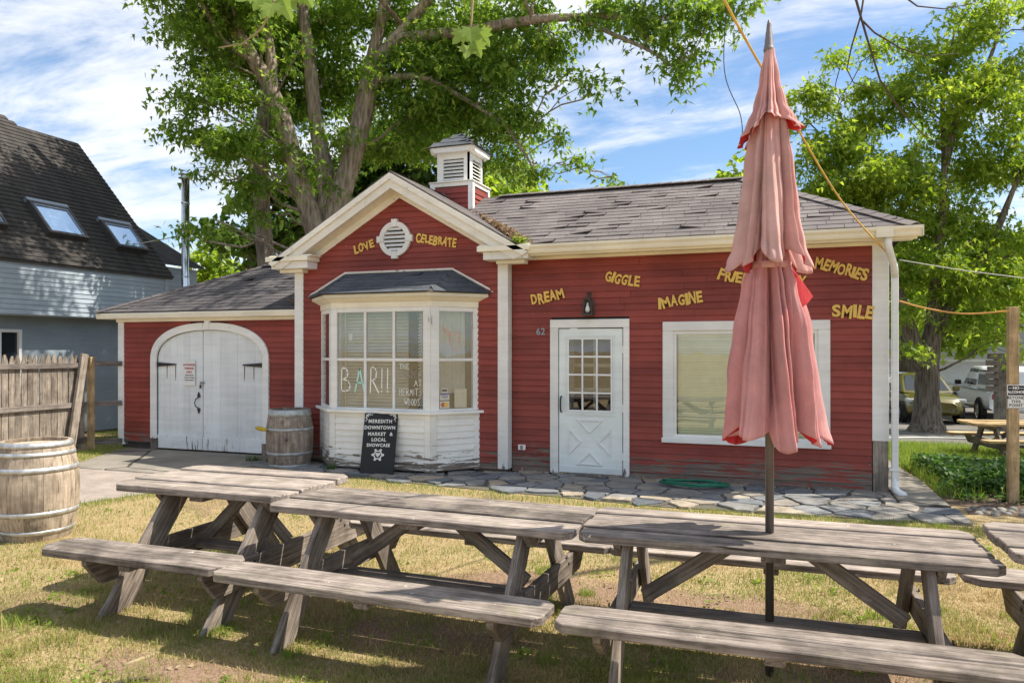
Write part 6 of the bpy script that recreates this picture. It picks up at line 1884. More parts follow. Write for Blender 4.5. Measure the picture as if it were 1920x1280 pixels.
def tree(name, label, base, trunks, blobs, leafmat, barkmat, leaf=.15, per=14, spread=.55, dens=9.0, cat='tree', group=None, template=LEAF3, seed=1, limbs=True, droopy=.35):
    """trunks: list of (points, radii); blobs: list of (centre, radius xyz, density factor)"""
    rng = np.random.default_rng(seed)
    root = empty(name, base, label, cat, group)
    tm = MB()
    nodes = []
    for pts, rad in trunks:
        pts = [Vector(p) for p in pts]
        fine = []; fr_ = []
        for i in range(len(pts) - 1):
            for k in range(5):
                t = k / 5; fine.append(pts[i].lerp(pts[i + 1], t)); fr_.append(rad[i] + (rad[i + 1] - rad[i]) * t)
        fine.append(pts[-1]); fr_.append(rad[-1])
        for _ in range(2):
            fine = [fine[0]] + [(fine[i - 1] + fine[i] * 2 + fine[i + 1]) / 4 for i in range(1, len(fine) - 1)] + [fine[-1]]
        tm.tube(fine, fr_, 14, wob=.05)
        nodes += list(zip(fine, fr_))
    A = []
    for c, r, k in blobs:
        c = Vector(c)
        r = (r, r, r * .85) if isinstance(r, (int, float)) else r
        vol = r[0] * r[1] * r[2] * 4.19
        n = max(6, int(dens * k * vol ** .8))
        sub = ell(c, [q * .85 for q in r], max(2, int(n / 12)), rng, .5)          # clumps inside the mass
        an = np.concatenate([ell(s_, [q * .36 for q in r], max(3, n // len(sub)), rng, .5) for s_ in sub])
        A.append(an)
        if limbs and nodes:
            p0, rr0 = min(nodes, key=lambda q: (q[0] - c).length + max(0, q[0].z - c.z + .45 * math.hypot(q[0].x - c.x, q[0].y - c.y)) * 1.2)
            bp = branch(tm, p0, c, min(rr0 * .4, .012 + .014 * (c - p0).length), .016, 6, .06)
            for s_ in sub[:10]:
                q0 = bp[random.randint(3, 6)]
                branch(tm, q0, s_, .014, .005, 4, .05, 4, .08)
    trunk = tm.build('trunk', barkmat, root, smooth=True)
    A = np.concatenate(A)
    C, S = spray(A, per, spread, leaf, rng, droopy)
    crown = leaves('crown', C.astype(np.float32), S.astype(np.float32), leafmat, root, template, rng=rng)
    return root, len(C)
NL = 0
def B3(px, py, d, r, k=1.0): return (at(px, py, d), r, k)
# big silver maple behind the shop
dm_ = 17.0
tr = [([(-9.35, 15.4, -.2), tuple(at(598, 445, dm_)), tuple(at(560, 340, dm_)), tuple(at(535, 235, dm_)), tuple(at(505, 160, dm_)), tuple(at(450, 70, dm_)), tuple(at(392, -10, dm_)), tuple(at(330, -110, dm_))], [.5, .27, .215, .20, .175, .155, .13, .1]),
      ([(-9.2, 15.5, -.2), tuple(at(615, 420, dm_ + .2)), tuple(at(612, 330, dm_ + .4)), tuple(at(592, 240, dm_ + .5)), tuple(at(582, 120, dm_ + .6)), tuple(at(565, 0, dm_ + .8)), tuple(at(560, -160, dm_ + 1))], [.5, .29, .215, .165, .15, .13, .08]),
      ([(-9.1, 15.4, -.2), tuple(at(622, 415, dm_ + .1)), tuple(at(660, 300, dm_)), tuple(at(690, 190, dm_)), tuple(at(712, 110, dm_)), tuple(at(770, 40, dm_)), tuple(at(860, -70, dm_ - .5))], [.5, .28, .22, .19, .17, .13, .08]),
      ([tuple(at(648, 335, dm_ + .4)), tuple(at(672, 220, dm_ + .5)), tuple(at(700, 100, dm_ + .4)), tuple(at(722, 10, dm_ + .4)), tuple(at(740, -140, dm_ + .4))], [.18, .155, .145, .13, .08]),
      ([tuple(at(512, 175, dm_)), tuple(at(508, 100, dm_ + .2)), tuple(at(494, 30, dm_ + .4)), tuple(at(490, -80, dm_ + .5))], [.13, .12, .1, .07]),
      ([tuple(at(745, 75, dm_)), tuple(at(870, 60, dm_ - 1)), tuple(at(1000, 36, dm_ - 2)), tuple(at(1130, 30, dm_ - 2.6)), tuple(at(1240, 38, dm_ - 3))], [.15, .12, .09, .06, .035]),
      ([tuple(at(1080, 32, dm_ - 2.4)), tuple(at(1150, 65, dm_ - 2.7)), tuple(at(1220, 95, dm_ - 3)), tuple(at(1280, 140, dm_ - 3))], [.05, .04, .03, .015]),
      ([tuple(at(700, 150, dm_)), tuple(at(790, 140, dm_ - .6)), tuple(at(880, 190, dm_ - 1)), tuple(at(950, 235, dm_ - 1.4)), tuple(at(1010, 330, dm_ - 1.6))], [.09, .07, .05, .04, .02])]
bl_ = [B3(400, 20, 17, 1.2), B3(490, 50, 18.2, 1.3), B3(620, 40, 18.5, 1.3), B3(740, 40, 18.2, 1.4), B3(850, 60, 17, 1.4), B3(950, 50, 16.4, 1.1),
       B3(340, 20, 16.5, .75, .9), B3(385, 95, 16.5, .85), B3(435, 160, 16.6, .9), B3(362, 190, 16.4, .7), B3(420, 255, 16.5, .85), B3(375, 262, 16.3, .55), B3(450, 330, 16.8, .65, .8), B3(385, 318, 16.2, .35), B3(400, 410, 16, .28, .8), B3(345, 430, 16, .22, .8), B3(480, 395, 17, .5, .8),
       B3(560, 180, 19, 1.3), B3(640, 150, 19, 1.2), B3(560, 300, 19, .9), B3(680, 270, 18.6, .8, .8), B3(525, 260, 16.4, .5, .6), B3(605, 250, 16.3, .5, .6),
       B3(790, 120, 17, 1.3), B3(875, 150, 16.6, 1.3), B3(960, 130, 16, 1.0), B3(810, 225, 17.4, 1.2), B3(905, 245, 16.6, 1.1), B3(985, 220, 15.8, .8), B3(1015, 50, 15.5, .8), B3(755, 270, 18, .8), B3(1000, 300, 15.6, .5, .8),
       B3(955, 320, 16.5, .6, .8), B3(1050, 255, 15.3, .35, .7), B3(1085, 300, 15.3, .35, .7), B3(1150, 330, 15.3, .3, .7), B3(1075, 130, 14.8, .4, .7), B3(1110, 160, 14.6, .4, .8),
       B3(1110, 12, 14.6, .6), B3(1180, 12, 14.4, .65), B3(1250, 30, 14.1, .65), B3(1310, 25, 14, .7), B3(1370, 5, 14, .6), B3(1290, 95, 14, .5), B3(1255, 140, 14, .35), B3(1215, 70, 14.1, .35, .7),
       B3(560, 300, 16.1, .35, .5), B3(605, 345, 16.1, .3, .5), B3(520, 205, 16.1, .4, .5), B3(640, 240, 16.1, .35, .5), B3(690, 120, 16.1, .45, .5), B3(565, 95, 16.1, .5, .5), B3(480, 60, 15.9, .5, .5), B3(500, 330, 16.2, .35, .5), B3(1040, 90, 15.2, .5, .7), B3(340, -90, 16.5, 1.3, .35), B3(480, -130, 17.5, 1.6, .35), B3(660, -150, 17.5, 1.8, .3), B3(850, -130, 17, 1.6, .3), B3(1040, -100, 15.5, 1.3, .35), B3(1240, -80, 14.5, 1.1, .5),
       ((-10.4, 11.9, 10.3), 1.5, .5), ((-8.6, 11.6, 10.8), 1.5, .5), ((-12.0, 12.1, 9.6), 1.3, .45), ((-11.0, 10.2, 10.6), 1.4, .5), ((-9.4, 9.8, 11.6), 1.4, .45), ((-11.6, 13.2, 10.0), 1.3, .45), ((-12.4, 9.0, 10.4), 1.3, .45), ((-10.2, 8.6, 11.6), 1.3, .4), ((-4.8, 13.1, 10.0), 1.3, .35), ((-3.2, 12.7, 9.7), 1.0, .3), ((-6.3, 13.3, 10.6), 1.2, .35)]  # unseen high crown clumps, added to shade the neighbour and garage roofs
r_, n_l = tree('silver_maple', 'big many-stemmed silver maple rising behind the gable', (-9.3, 15.4, 0), tr, bl_, MT['maple_leaf'], MT['maple_bark'], leaf=.195, per=14, spread=.58, dens=38, seed=3)
NL += n_l
# slender tree left of it
tr = [([tuple(at(505, 560, 18.4)), tuple(at(498, 470, 18.4)), tuple(at(490, 380, 18.4)), tuple(at(488, 280, 18.5)), tuple(at(496, 190, 18.6)), tuple(at(500, 60, 18.8))], [.24, .21, .19, .18, .16, .1])]
tr[0][0].insert(0, (at(505, 560, 18.4).x, at(505, 560, 18.4).y, -.3)); tr[0][1].insert(0, .3)
_, n_l = tree('slender_maple', 'straight slender trunked tree left of the big maple', (at(505, 560, 18.4).x, at(505, 560, 18.4).y, 0), tr, [B3(470, 120, 19, 1.1), B3(540, 60, 19.5, 1.2), B3(460, 280, 19, .8), B3(520, 220, 19.5, .8), B3(500, -80, 19, 1.6)], MT['maple_leaf'], MT['maple_bark'], leaf=.185, per=13, dens=45, seed=8); NL += n_l
# darker trees further back that close the gap under the crown
def far_tree(name, label, px, d, blobs, mat, seed, dens=15, leaf=.30, bk='dark_bark', top=300):
    b = at(px, 655, d); gz = ground_z(b.x, b.y)
    pts = [(b.x, b.y, gz - .3), (b.x + .1, b.y, gz + 2.0), tuple(at(px + 4, top + 60, d)), tuple(at(px, top, d))]
    return tree(name, label, (b.x, b.y, gz), [(pts, [.32, .24, .14, .05])], blobs, MT[mat], MT[bk], leaf=leaf, per=9, spread=.75, dens=dens, template=LEAF2, seed=seed, group='trees behind the shop')
far_tree('background_tree', 'dark dense tree behind the garage roof', 470, 23, [B3(455, 440, 22.5, 1.2), B3(530, 430, 23, 1.3), B3(600, 400, 23, 1.4), B3(560, 340, 23.5, 1.3), B3(500, 370, 23.5, 1.1), B3(640, 330, 23.5, 1.2)], 'dark_leaf', 21, 17)
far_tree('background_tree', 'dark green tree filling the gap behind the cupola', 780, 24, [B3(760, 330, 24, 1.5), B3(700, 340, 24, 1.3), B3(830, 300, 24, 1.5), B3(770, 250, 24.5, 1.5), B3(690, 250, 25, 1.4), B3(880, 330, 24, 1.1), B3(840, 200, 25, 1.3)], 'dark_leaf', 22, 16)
far_tree('background_tree', 'light green bushy tree just above the shop roof', 965, 22, [B3(950, 355, 22, .75), B3(1000, 365, 22, .5), B3(905, 350, 22, .8), B3(970, 310, 23, .6)], 'bright_maple_leaf', 23, 22, top=330)
far_tree('background_tree', 'small sunlit tree beyond the garage roof and flue', 405, 32, [B3(400, 500, 32, 1.3), B3(440, 520, 32, 1.2), B3(370, 520, 32, .9), B3(405, 465, 32, .9)], 'bright_maple_leaf', 24, 16, top=450)
far_tree('background_tree', 'small sunlit treetop peeking over the right end of the roof', 1400, 26, [B3(1390, 330, 26, .45), B3(1410, 290, 26, .4), B3(1370, 320, 26, .3)], 'bright_maple_leaf', 25, 16, top=330)
# right hand maple with forked trunk
d2 = 21.0
bs = at(1738, 655, d2); gzz = ground_z(bs.x, bs.y)
tr = [([(bs.x, bs.y, gzz - .1), (bs.x, bs.y, gzz + .25), tuple(at(1738, 735, d2)), tuple(at(1738, 680, d2)), tuple(at(1752, 610, d2)), tuple(at(1752, 540, d2)), tuple(at(1765, 430, d2)), tuple(at(1772, 300, d2)), tuple(at(1765, 180, d2 + .3)), tuple(at(1790, 60, d2 + .4))], [.66, .40, .31, .31, .23, .16, .11, .08, .055, .03]),
      ([tuple(at(1733, 690, d2)), tuple(at(1712, 640, d2)), tuple(at(1695, 585, d2)), tuple(at(1665, 480, d2 + .3)), tuple(at(1620, 350, d2 + .4)), tuple(at(1570, 200, d2 + .5))], [.25, .21, .17, .12, .08, .03]),
      ([tuple(at(1762, 610, d2)), tuple(at(1790, 560, d2 - .1)), tuple(at(1830, 510, d2 - .2)), tuple(at(1870, 430, d2 - .3)), tuple(at(1910, 330, d2 - .3))], [.2, .16, .13, .1, .05]),
      ([tuple(at(1772, 310, d2)), tuple(at(1795, 210, d2 - .2)), tuple(at(1850, 130, d2 - .3)), tuple(at(1880, 40, d2))], [.11, .09, .06, .03])]
bl_ = [B3(1570, 110, d2, .55), B3(1545, 190, d2, .95), B3(1495, 170, d2, .45, .8), B3(1495, 270, d2, .8), B3(1570, 290, d2, 1.2), B3(1640, 240, d2 + .6, 1.15), B3(1650, 360, d2, 1.3), B3(1560, 390, d2 + .6, 1.2), B3(1700, 300, d2, 1.1), B3(1745, 130, d2, 1.15), B3(1700, 70, d2, .65), B3(1800, 80, d2, 1.2), B3(1845, 190, d2, 1.4), B3(1765, 230, d2 + .5, 1.2), B3(1905, 130, d2, 1.1), B3(1885, 300, d2, 1.5), B3(1810, 330, d2 + .6, 1.3), B3(1735, 420, d2 + .3, 1.4), B3(1840, 440, d2, 1.5), B3(1700, 500, d2, 1.1), B3(1800, 530, d2 - .2, 1.2), B3(1890, 530, d2 - .4, 1.3), B3(1690, 590, d2 - .6, .75), B3(1690, 650, d2 - 1, .5), B3(1850, 600, d2 - .6, .8), B3(1900, 640, d2 - 1, .55), B3(1970, 250, d2, 1.4, .5), B3(1980, 450, d2, 1.4, .5), B3(1850, -60, d2, 1.2, .4), B3(1960, 40, d2, 1.2, .4), B3(1780, 590, d2 + 1, .7, .7), B3(1610, 330, d2 - .6, .9), B3(1480, 225, d2, .5), B3(1530, 335, d2 - .3, .9), B3(1620, 165, d2, .7), B3(1685, 180, d2, .9), B3(1600, 440, d2, 1.0), B3(1505, 385, d2 + .5, .9), B3(1740, 330, d2 - .9, .8), B3(1770, 470, d2 - 1, .8), B3(1780, 170, d2 - .8, .7), B3(1850, 20, d2, 1.0), B3(1640, 90, d2, .5)]
_, n_l = tree('forked_maple', 'leafy maple with thick forked trunk right of the shop', (bs.x, bs.y, gzz), tr, bl_, MT['bright_maple_leaf'], MT['dark_bark'], leaf=.22, per=12, spread=.62, dens=28, seed=5); NL += n_l
b2_ = at(1702, 655, 29); gz2 = ground_z(b2_.x, b2_.y)
_, n_l = tree('slim_tree', 'slim dark trunked tree beside the yellow car', (b2_.x, b2_.y, gz2), [([(b2_.x, b2_.y, gz2 - .2), tuple(at(1702, 700, 29)), tuple(at(1704, 560, 29)), tuple(at(1700, 400, 29))], [.36, .33, .27, .12])], [B3(1560, 480, 29, 1.6), B3(1640, 470, 29, 1.8), B3(1720, 560, 29, 1.6), B3(1500, 420, 29, 1.4), B3(1660, 600, 28.6, .9), B3(1800, 610, 29.5, 1.6), B3(1860, 590, 29.5, 1.6), B3(1600, 380, 29, 1.6)], MT['bright_maple_leaf'], MT['dark_bark'], leaf=.30, per=9, spread=.7, dens=15, template=LEAF2, seed=6); NL += n_l
for px, d, sd in ((1850, 48, 31), (1700, 50, 32), (1980, 46, 33)):
    far_tree('background_tree', {31: 'far tree behind the white building roof', 32: 'far tree left of the white building', 33: 'far tree at the right edge past the pickup'}[sd], px, d, [B3(px, 560, d, 3.2), B3(px - 50, 590, d, 2.4), B3(px + 60, 590, d, 2.6), B3(px, 480, d, 2.4)], 'bright_maple_leaf', sd, 9, leaf=.5, top=480)
# tree just off to the right that dapples the walk and bed
_, n_l = tree('side_maple', 'maple crown standing just outside the right edge', (6.6, 12.4, ground_z(6.6, 12.4)), [([(6.6, 12.4, -.3), (6.5, 12.3, 2), (6.2, 12.0, 4), (5.8, 11.6, 6), (5.6, 11.4, 8)], [.34, .28, .22, .14, .06]), ([(6.2, 12.0, 4.2), (5.2, 9.8, 6.6), (3.4, 7.6, 7.2), (1.6, 6.1, 6.4), tuple(at(1612, -40, 5))], [.12, .08, .05, .03, .012]), ([(1.6, 6.1, 6.4), (.8, 5.7, 5.6), tuple(at(1350, -40, 5.2))], [.025, .015, .006])], [((4.9, 10.9, 5.6), .75, .7), ((5.3, 10.1, 6.2), .8, .7), ((5.6, 12.0, 6.6), 1.0, .7), ((6.3, 10.9, 7.2), 1.2, .7), ((6.9, 12.6, 6.6), 1.3, .7), ((5.1, 11.8, 4.9), .6, .7), ((6.2, 13.4, 5.8), 1.1, .7), ((4.9, 13.0, 6.0), .8, .7), ((7.6, 11.2, 5.8), 1.2, .7)], MT['maple_leaf'], MT['dark_bark'], leaf=.16, per=12, spread=.5, dens=16, seed=12); NL += n_l

# near sprays of maple leaves hanging into the top of the picture
MAPLE = [(0, 0), (.10, .10), (.42, .06), (.34, .22), (.58, .40), (.38, .46), (.44, .66), (.20, .58), (.16, .80), (0, 1.0), (-.16, .80), (-.20, .58), (-.44, .66), (-.38, .46), (-.58, .40), (-.34, .22), (-.42, .06), (-.10, .10)]
def near_twig(label, stem, rs_, leaf_at):
    root = empty('hanging_leaf_twig', tuple(stem[0]), label, 'twig', 'leafy twigs hanging from above')
    MB().tube(stem, rs_, 6).build('stem', MT['twig_pale'], root, smooth=True)
    for (p, size, az, el, ro) in leaf_at:
        M = Matrix.Translation(p) @ Matrix.Rotation(PHI, 4, 'Z') @ Matrix.Rotation(R(az), 4, 'Y') @ Matrix.Rotation(R(el), 4, 'X') @ Matrix.Rotation(R(ro), 4, 'Y')
        mb = MB()
        V = [(0, 0, .35 * size)] + [(a * size, -.10 * size * abs(a) * 2 + .05 * size * b, b * size) for a, b in MAPLE]
        mb.add(V, [(0, i + 1, (i + 1) % len(MAPLE) + 1) for i in range(len(MAPLE))])
        mb.build('leaf', MT['near_leaf'], root, M)
near_twig('leafy maple twig hanging at the top left of centre', [at(530, -260, 3.2), at(515, -90, 3.2), at(512, 10, 3.2), at(490, 55, 3.2), at(455, 82, 3.2), at(410, 90, 3.2)], [.012, .009, .006, .005, .004, .003],
          [(at(498, -12, 3.2), .105, 205, 20, 0), (at(528, -6, 3.2), .11, 160, -15, 0), (at(478, -14, 3.15), .095, 225, 30, 0), (at(548, -18, 3.25), .10, 135, 10, 0), (at(512, 6, 3.1), .095, 182, 35, 0), (at(562, -26, 3.2), .10, 150, -25, 0), (at(455, -20, 3.2), .09, 235, 15, 0), (at(508, 18, 3.2), .07, 215, 25, 0)])
near_twig('blurred maple twig hanging in front of the crown', [at(900, -260, 3.0), at(890, -60, 3.0), at(884, 40, 3.0), at(882, 62, 3.0)], [.009, .006, .004, .003],
          [(at(882, 48, 3.0), .09, 175, 20, 0), (at(895, 55, 3.0), .085, 140, -20, 0), (at(872, 58, 3.02), .08, 220, 10, 0), (at(880, 85, 3.0), .08, 190, 30, 0), (at(890, 75, 2.98), .075, 160, -10, 0)])
# the limb those twigs hang from, just above the frame
lb_ = MB()
lb_.tube([(1.8, -4.2, -.1), (1.7, -4.1, 2.2), (1.1, -3.2, 4.2), (-.3, -1.0, 5.0), (-1.5, 1.2, 4.75), (-1.9, 2.3, 4.45), (-2.05, 2.62, 4.2), tuple(at(530, -260, 3.2))], [.34, .27, .2, .13, .09, .05, .03, .012], 10)
lb_.tube([(-1.5, 1.2, 4.75), (-.9, 2.1, 4.5), (-.5, 2.6, 4.1), tuple(at(900, -260, 3.0))], [.04, .03, .02, .009], 8)
ot = empty('overhanging_tree', (1.8, -4.2, 0), 'bare limb reaching over the lawn above the picture', 'tree')
lb_.build('trunk', MT['dark_bark'], ot, smooth=True)
# ------------------------------------------------------------------ grass, weeds and litter
def blades(name, label, pts, h, w, mat, lean=.5, rng=RNG, cat='grass', seg2=True):
    n = len(pts)
    az = rng.uniform(0, 2 * np.pi, n); ln = np.abs(rng.normal(0, lean, n))
    hh = h * rng.uniform(.45, 1.25, n) if np.isscalar(h) else h
    ww = w * rng.uniform(.6, 1.3, n)
    faz = rng.uniform(0, 2 * np.pi, n)
    d = np.stack([np.cos(az), np.sin(az)], 1); f = np.stack([np.cos(faz), np.sin(faz)], 1)
    b = np.asarray(pts)
    z3 = lambda xy, z: np.concatenate([xy, z[:, None]], 1)
    v0 = z3(b[:, :2] - f * ww[:, None] / 2, b[:, 2]); v1 = z3(b[:, :2] + f * ww[:, None] / 2, b[:, 2])
    m = b[:, :2] + d * (hh * .35 * ln)[:, None]; zm = b[:, 2] + hh * .6
    v2 = z3(m + f * ww[:, None] * .35, zm); v3 = z3(m - f * ww[:, None] * .35, zm)
    t = b[:, :2] + d * (hh * ln)[:, None]; v4 = z3(t, b[:, 2] + hh * np.clip(1.05 - .35 * ln, .25, 1))
    V = np.stack([v0, v1, v2, v3, v4], 1).reshape(-1, 3)
    o = (np.arange(n) * 5)[:, None]
    fl = np.concatenate([o + np.array([[0, 1, 2, 3]]), o + np.array([[3, 2, 4]])], 1).ravel()
    me = np_mesh(name, V, fl, np.tile(np.array([4, 3], dtype=np.int32), n))
    return tag(link(name, me, mat), label, cat, kind='stuff')
def visible(x, y, m=60):
    u = x * CPH + y * SPH; d = -x * SPH + y * CPH
    px = 960 + F_PX * u / d; py = HOR + F_PX * CAM_H / d
    return (d > 1.5) & (px > -m) & (px < 1920 + m) & (py < 1280 + 90)
def on_lawn(x, y):
    pf = np.interp(x, [-6.8, -6.2, -5, -3, -1.2, .3, 1.8, 2.4, 3.6], [9.1, 8.95, 8.75, 8.55, 8.35, 8.45, 8.5, 9.0, 9.25]) + .06 * np.sin(x * 7) - .06
    ok = y < pf
    dr = (x < np.interp(y, [5.3, 5.55, 6.15, 7.0, 8.1, 9.3], [-11.1, -8.3, -7.55, -7.25, -6.85, -6.7])) & (y > 5.35)
    return ok & ~dr
rng = np.random.default_rng(77)
def sample(n, dmin, dmax):
    d = 1 / rng.uniform(1 / dmax, 1 / dmin, n); px = rng.uniform(-80, 2000, n); u = (px - 960) / F_PX * d
    return u * CPH - d * SPH, u * SPH + d * CPH
x, y = sample(330000, 3.0, 10.5)
bare = vnoise(x * 1.1, y * 1.5, 3) * .6 + vnoise(x * 3.1, y * 3.3, 4) * .4
patch_ = sum(np.exp(-((((x - gx) / rx_) ** 2 + ((y - gy) / ry_) ** 2)) * .9) for gx, gy, rx_, ry_ in BARE)
keep = visible(x, y) & on_lawn(x, y) & (rng.uniform(0, 1, len(x)) < np.clip(1.3 - bare * .95 - patch_ * .95, .05, 1)) & (y < 8.9)
x, y = x[keep], y[keep]
blades('lawn_grass', 'short dry patchy grass of the lawn around the tables', np.stack([x, y, np.full(len(x), -.002)], 1), rng.uniform(.4, 1.2, len(x)) * (.016 + .05 * vnoise(x * 7, y * 7, 6) * (.4 + vnoise(x * 1.7, y * 1.7, 12))), .0044, MT['lawn_blade'], .8)
# fresh green tufts along the patio edge and here and there
x, y = sample(90000, 6.0, 10.5)
pf = np.interp(x, [-6.8, -6.2, -5, -3, -1.2, .3, 1.8], [9.1, 8.95, 8.75, 8.55, 8.35, 8.45, 8.5])
edge = np.exp(-((y - pf + .22) / .26) ** 2)
keep = visible(x, y) & on_lawn(x, y) & (x > -7.4) & (rng.uniform(0, 1, len(x)) < edge * 1.1 + .02)
x, y = x[keep], y[keep]
g2 = [np.stack([x, y, np.full(len(x), -.002)], 1)]
for i in range(46):        # tufts on the lawn
    cx_, cy_ = sample(1, 3.4, 8.0); r = rng.uniform(.05, .22); k = int(60 + 500 * r)
    a = rng.uniform(0, 2 * np.pi, k); q = r * np.sqrt(rng.uniform(0, 1, k))
    xx, yy = cx_ + q * np.cos(a), cy_ + q * np.sin(a); m = on_lawn(xx, yy)
    g2.append(np.stack([xx[m], yy[m], np.full(m.sum(), -.002)], 1))
k = 5000; xx = rng.uniform(-7.6, -6.3, k); yy = rng.uniform(5.9, 8.2, k); m = on_lawn(xx, yy) & (xx < np.interp(yy, [5.5, 6.15, 7.0, 8.1], [-8.0, -7.2, -6.9, -6.5]))
g2.append(np.stack([xx[m], yy[m], np.full(m.sum(), -.002)], 1))
k = 5200; xx = rng.uniform(-11.3, -10.05, k); yy = rng.uniform(7.6, 10.1, k); m = (xx < np.interp(yy, [7.6, 8.16, 9.75, 10.1], [-10.2, -10.0, -10.76, -10.77])) & (yy > 8.05)
g2.append(np.stack([xx[m], yy[m], np.full(m.sum(), -.002)], 1))
k = 5200; xx = rng.uniform(-13.4, -11.1, k); yy = rng.uniform(9.9, 12.5, k)
g2.append(np.stack([xx, yy, np.full(k, -.002)], 1))
blades('fresh_grass', 'brighter green grass along the patio edge and in tufts', np.concatenate(g2), .062, .0045, MT['fresh_blade'], .55)
# low broad-leaved weeds in the lawn
wx = []
for i in range(120):
    cx_, cy_ = sample(1, 3.2, 8.2); r = rng.uniform(.02, .07); k = int(rng.uniform(6, 26))
    if on_lawn(cx_, cy_)[0]: wx.append(np.stack([cx_ + rng.normal(0, r, k), cy_ + rng.normal(0, r, k), rng.uniform(.008, .03, k)], 1))
wx = np.concatenate(wx)
o = leaves('lawn_weeds', wx.astype(np.float32), (rng.uniform(.6, 1.4, len(wx)) * .034).astype(np.float32), MT['fresh_blade'], None, LEAF2, .05, rng); tag(o, 'small broad leaved weeds scattered through the lawn', 'weeds', kind='stuff')
# taller pale stalks by the shade line
x = np.concatenate([rng.normal(c[0], .05, 14) for c in [(-4.05, 3.2), (-3.75, 3.12), (-4.4, 3.35), (-3.2, 2.95), (-4.55, 3.3)]]); y = np.concatenate([rng.normal(c[1], .04, 14) for c in [(-4.05, 3.2), (-3.75, 3.12), (-4.4, 3.35), (-3.2, 2.95), (-4.55, 3.3)]])
blades('grass_stalks', 'taller pale grass stalks at the lower left', np.stack([x, y, np.zeros(len(x))], 1), .13, .006, MT['lawn_blade'], .5)
# rough grass and weeds right of the walk
k = 42000; xx = rng.uniform(1.72, 6.5, k); yy = rng.uniform(12.6, 17.6, k); zz_ = np.array([ground_z(0, v) for v in yy])
blades('rough_grass', 'long yellow green grass beyond the weed bed', np.stack([xx, yy, zz_], 1), .17, .010, MT['fresh_blade'], .6)
tag(ground_grid('weed_bed_soil', 0, 0, 0, 0, 0, 0, MT['mulch_soil'], .006, xs=[1.76, 2.5, 3.5, 5.0], ys=[9.55, 10.5, 11, 12, 13.2]), kind='structure')
k = 9000; xx = rng.uniform(1.80, 4.6, k); yy = rng.uniform(9.95, 12.9, k); m = (vnoise(xx * 2.2, yy * 2.2, 8) > .30) & (xx > 1.78 + .25 * vnoise(yy * 3, yy * 0, 9)) & ((yy > 10.25) | (vnoise(xx * 4, yy * 4, 2) > .6))
xx, yy = xx[m], yy[m]; zz_ = np.array([ground_z(0, v) for v in yy]) + rng.uniform(.03, .26, len(xx)) * np.clip((yy - 9.8) * 1.2, .25, 1)
C, S = spray(np.stack([xx, yy, zz_], 1), 4, .10, .075, rng, .5)
C[:, 2] = np.maximum(C[:, 2], np.array([ground_z(0, v) for v in C[:, 1]]) + .01)
o = leaves('weed_patch', C.astype(np.float32), S.astype(np.float32), MT['weed_leaf'], None, LEAF2, .1, rng); tag(o, 'low dark green weed bed right of the walk', 'weeds', kind='stuff')
k = 2600; xx = rng.uniform(1.74, 2.6, k); yy = rng.uniform(9.9, 12.8, k); m = (xx < 1.98) | (rng.uniform(0, 1, k) < .25)
blades('bed_grass', 'long grass fringe between the walk and the weeds', np.stack([xx[m], yy[m], np.array([ground_z(0, v) for v in yy[m]])], 1), .2, .008, MT['fresh_blade'], .6)
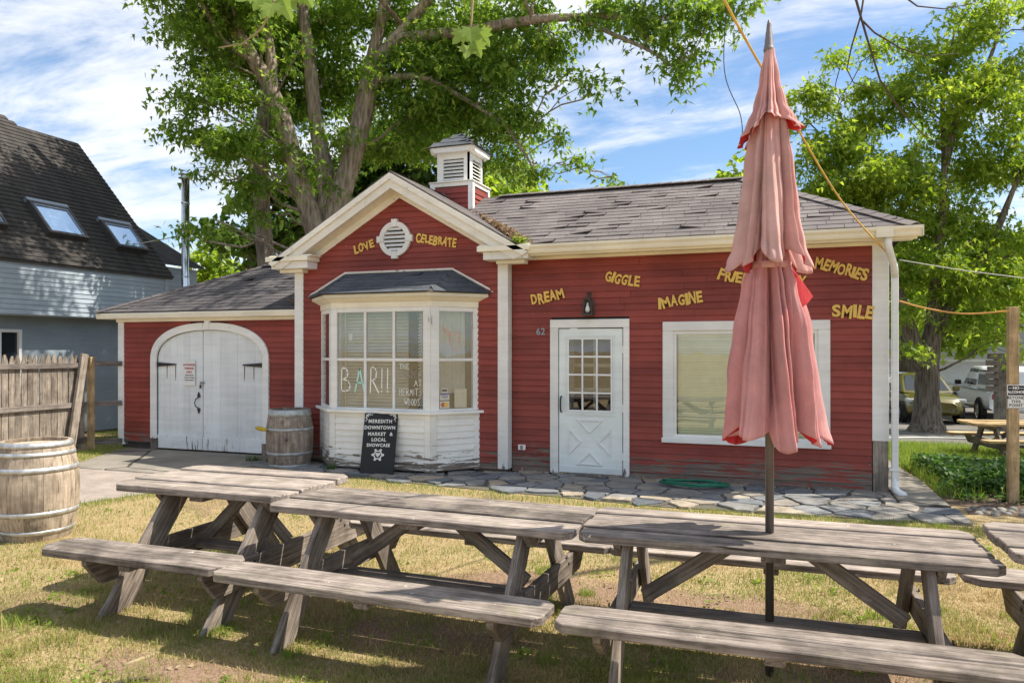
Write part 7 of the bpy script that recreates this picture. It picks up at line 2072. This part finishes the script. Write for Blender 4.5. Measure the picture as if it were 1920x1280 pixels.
# a weed at the foot of the bay and one by the fence
for nm, lab, cx_, cy_, n_ in (('weed_tuft', 'green weed tuft at the foot of the bay window', -6.12, 9.22, 60), ('weed_tuft', 'weed tuft between the dark barrel and garage door', -7.72, 9.55, 70), ('weed_tuft', 'grass tuft at the left foot of the gable corner', -7.35, 9.5, 40)):
    xx = rng.normal(cx_, .07, n_); yy = rng.normal(cy_, .04, n_)
    o = blades(nm, lab, np.stack([xx, yy, np.full(n_, .01)], 1), .12, .010, MT['weed_leaf'], .8, cat='weed'); o['kind'] = 'thing'
# leaf litter in the roof valley and dead leaves on the ground
def litter(name, label, pts, nrm=None, size=.05):
    pts = np.asarray(pts); n = len(pts)
    o = leaves(name, pts.astype(np.float32), (rng.uniform(.6, 1.3, n) * size).astype(np.float32), MT['litter_leaf'], None, LEAF2, .0, rng)
    return tag(o, label, 'leaf litter', kind='stuff')
P_ = []
for i in range(900):
    v = abs(rng.normal(0, .5)) * 1.0 + .02
    v = min(v, 1.9); yv = EY + v * cosp; zv = EZ + (RZ - EZ) * v / VL; xv = PK + (PKZ - zv) / SL
    P_.append((xv + abs(rng.normal(0, .07)) * (1.2 - v * .4), yv + rng.normal(0, .03), zv + .03 + rng.uniform(0, .03)))
litter('leaf_litter', 'dry brown leaves gathered in the roof valley', P_, size=.055)
P_ = []
for i in range(420):
    v = rng.uniform(.1, 1.4); P_.append((-7.25 - abs(rng.normal(0, .12)), HY_ + v, HZ + HP * v + .025 + rng.uniform(0, .015)))
litter('leaf_litter', 'dead leaves on the garage roof against the gable', P_, size=.05)
P_ = []
for i in range(900):
    x1_, y1_ = sample(1, 3.2, 9.0)
    if on_lawn(x1_, y1_)[0]: P_.append((x1_[0], y1_[0], .012))
for i in range(260): P_.append((rng.uniform(1.8, 3.2), rng.uniform(9.5, 10.3), .03 + rng.uniform(0, .01)))
for i in range(160): P_.append((rng.uniform(-3.6, 1.1), rng.uniform(9.75, 10.0), .045))
for i in range(200): P_.append((rng.normal(-7.5, .15), rng.normal(9.75, .12), .03))
litter('leaf_litter', 'scattered dead leaves and bits on the ground', P_, size=.035)
# little fern growing out of the gutter
q = np.array([(-3.40 + rng.normal(0, .06), 9.63 + rng.normal(0, .03), 3.19 + abs(rng.normal(0, .05))) for _ in range(120)])
o = leaves('gutter_weed', q.astype(np.float32), np.full(120, .05, dtype=np.float32), MT['fresh_blade'], None, LEAF2, -.3, rng); tag(o, 'small green weed growing in the gutter corner', 'weed')
print('LEAVES', NL)
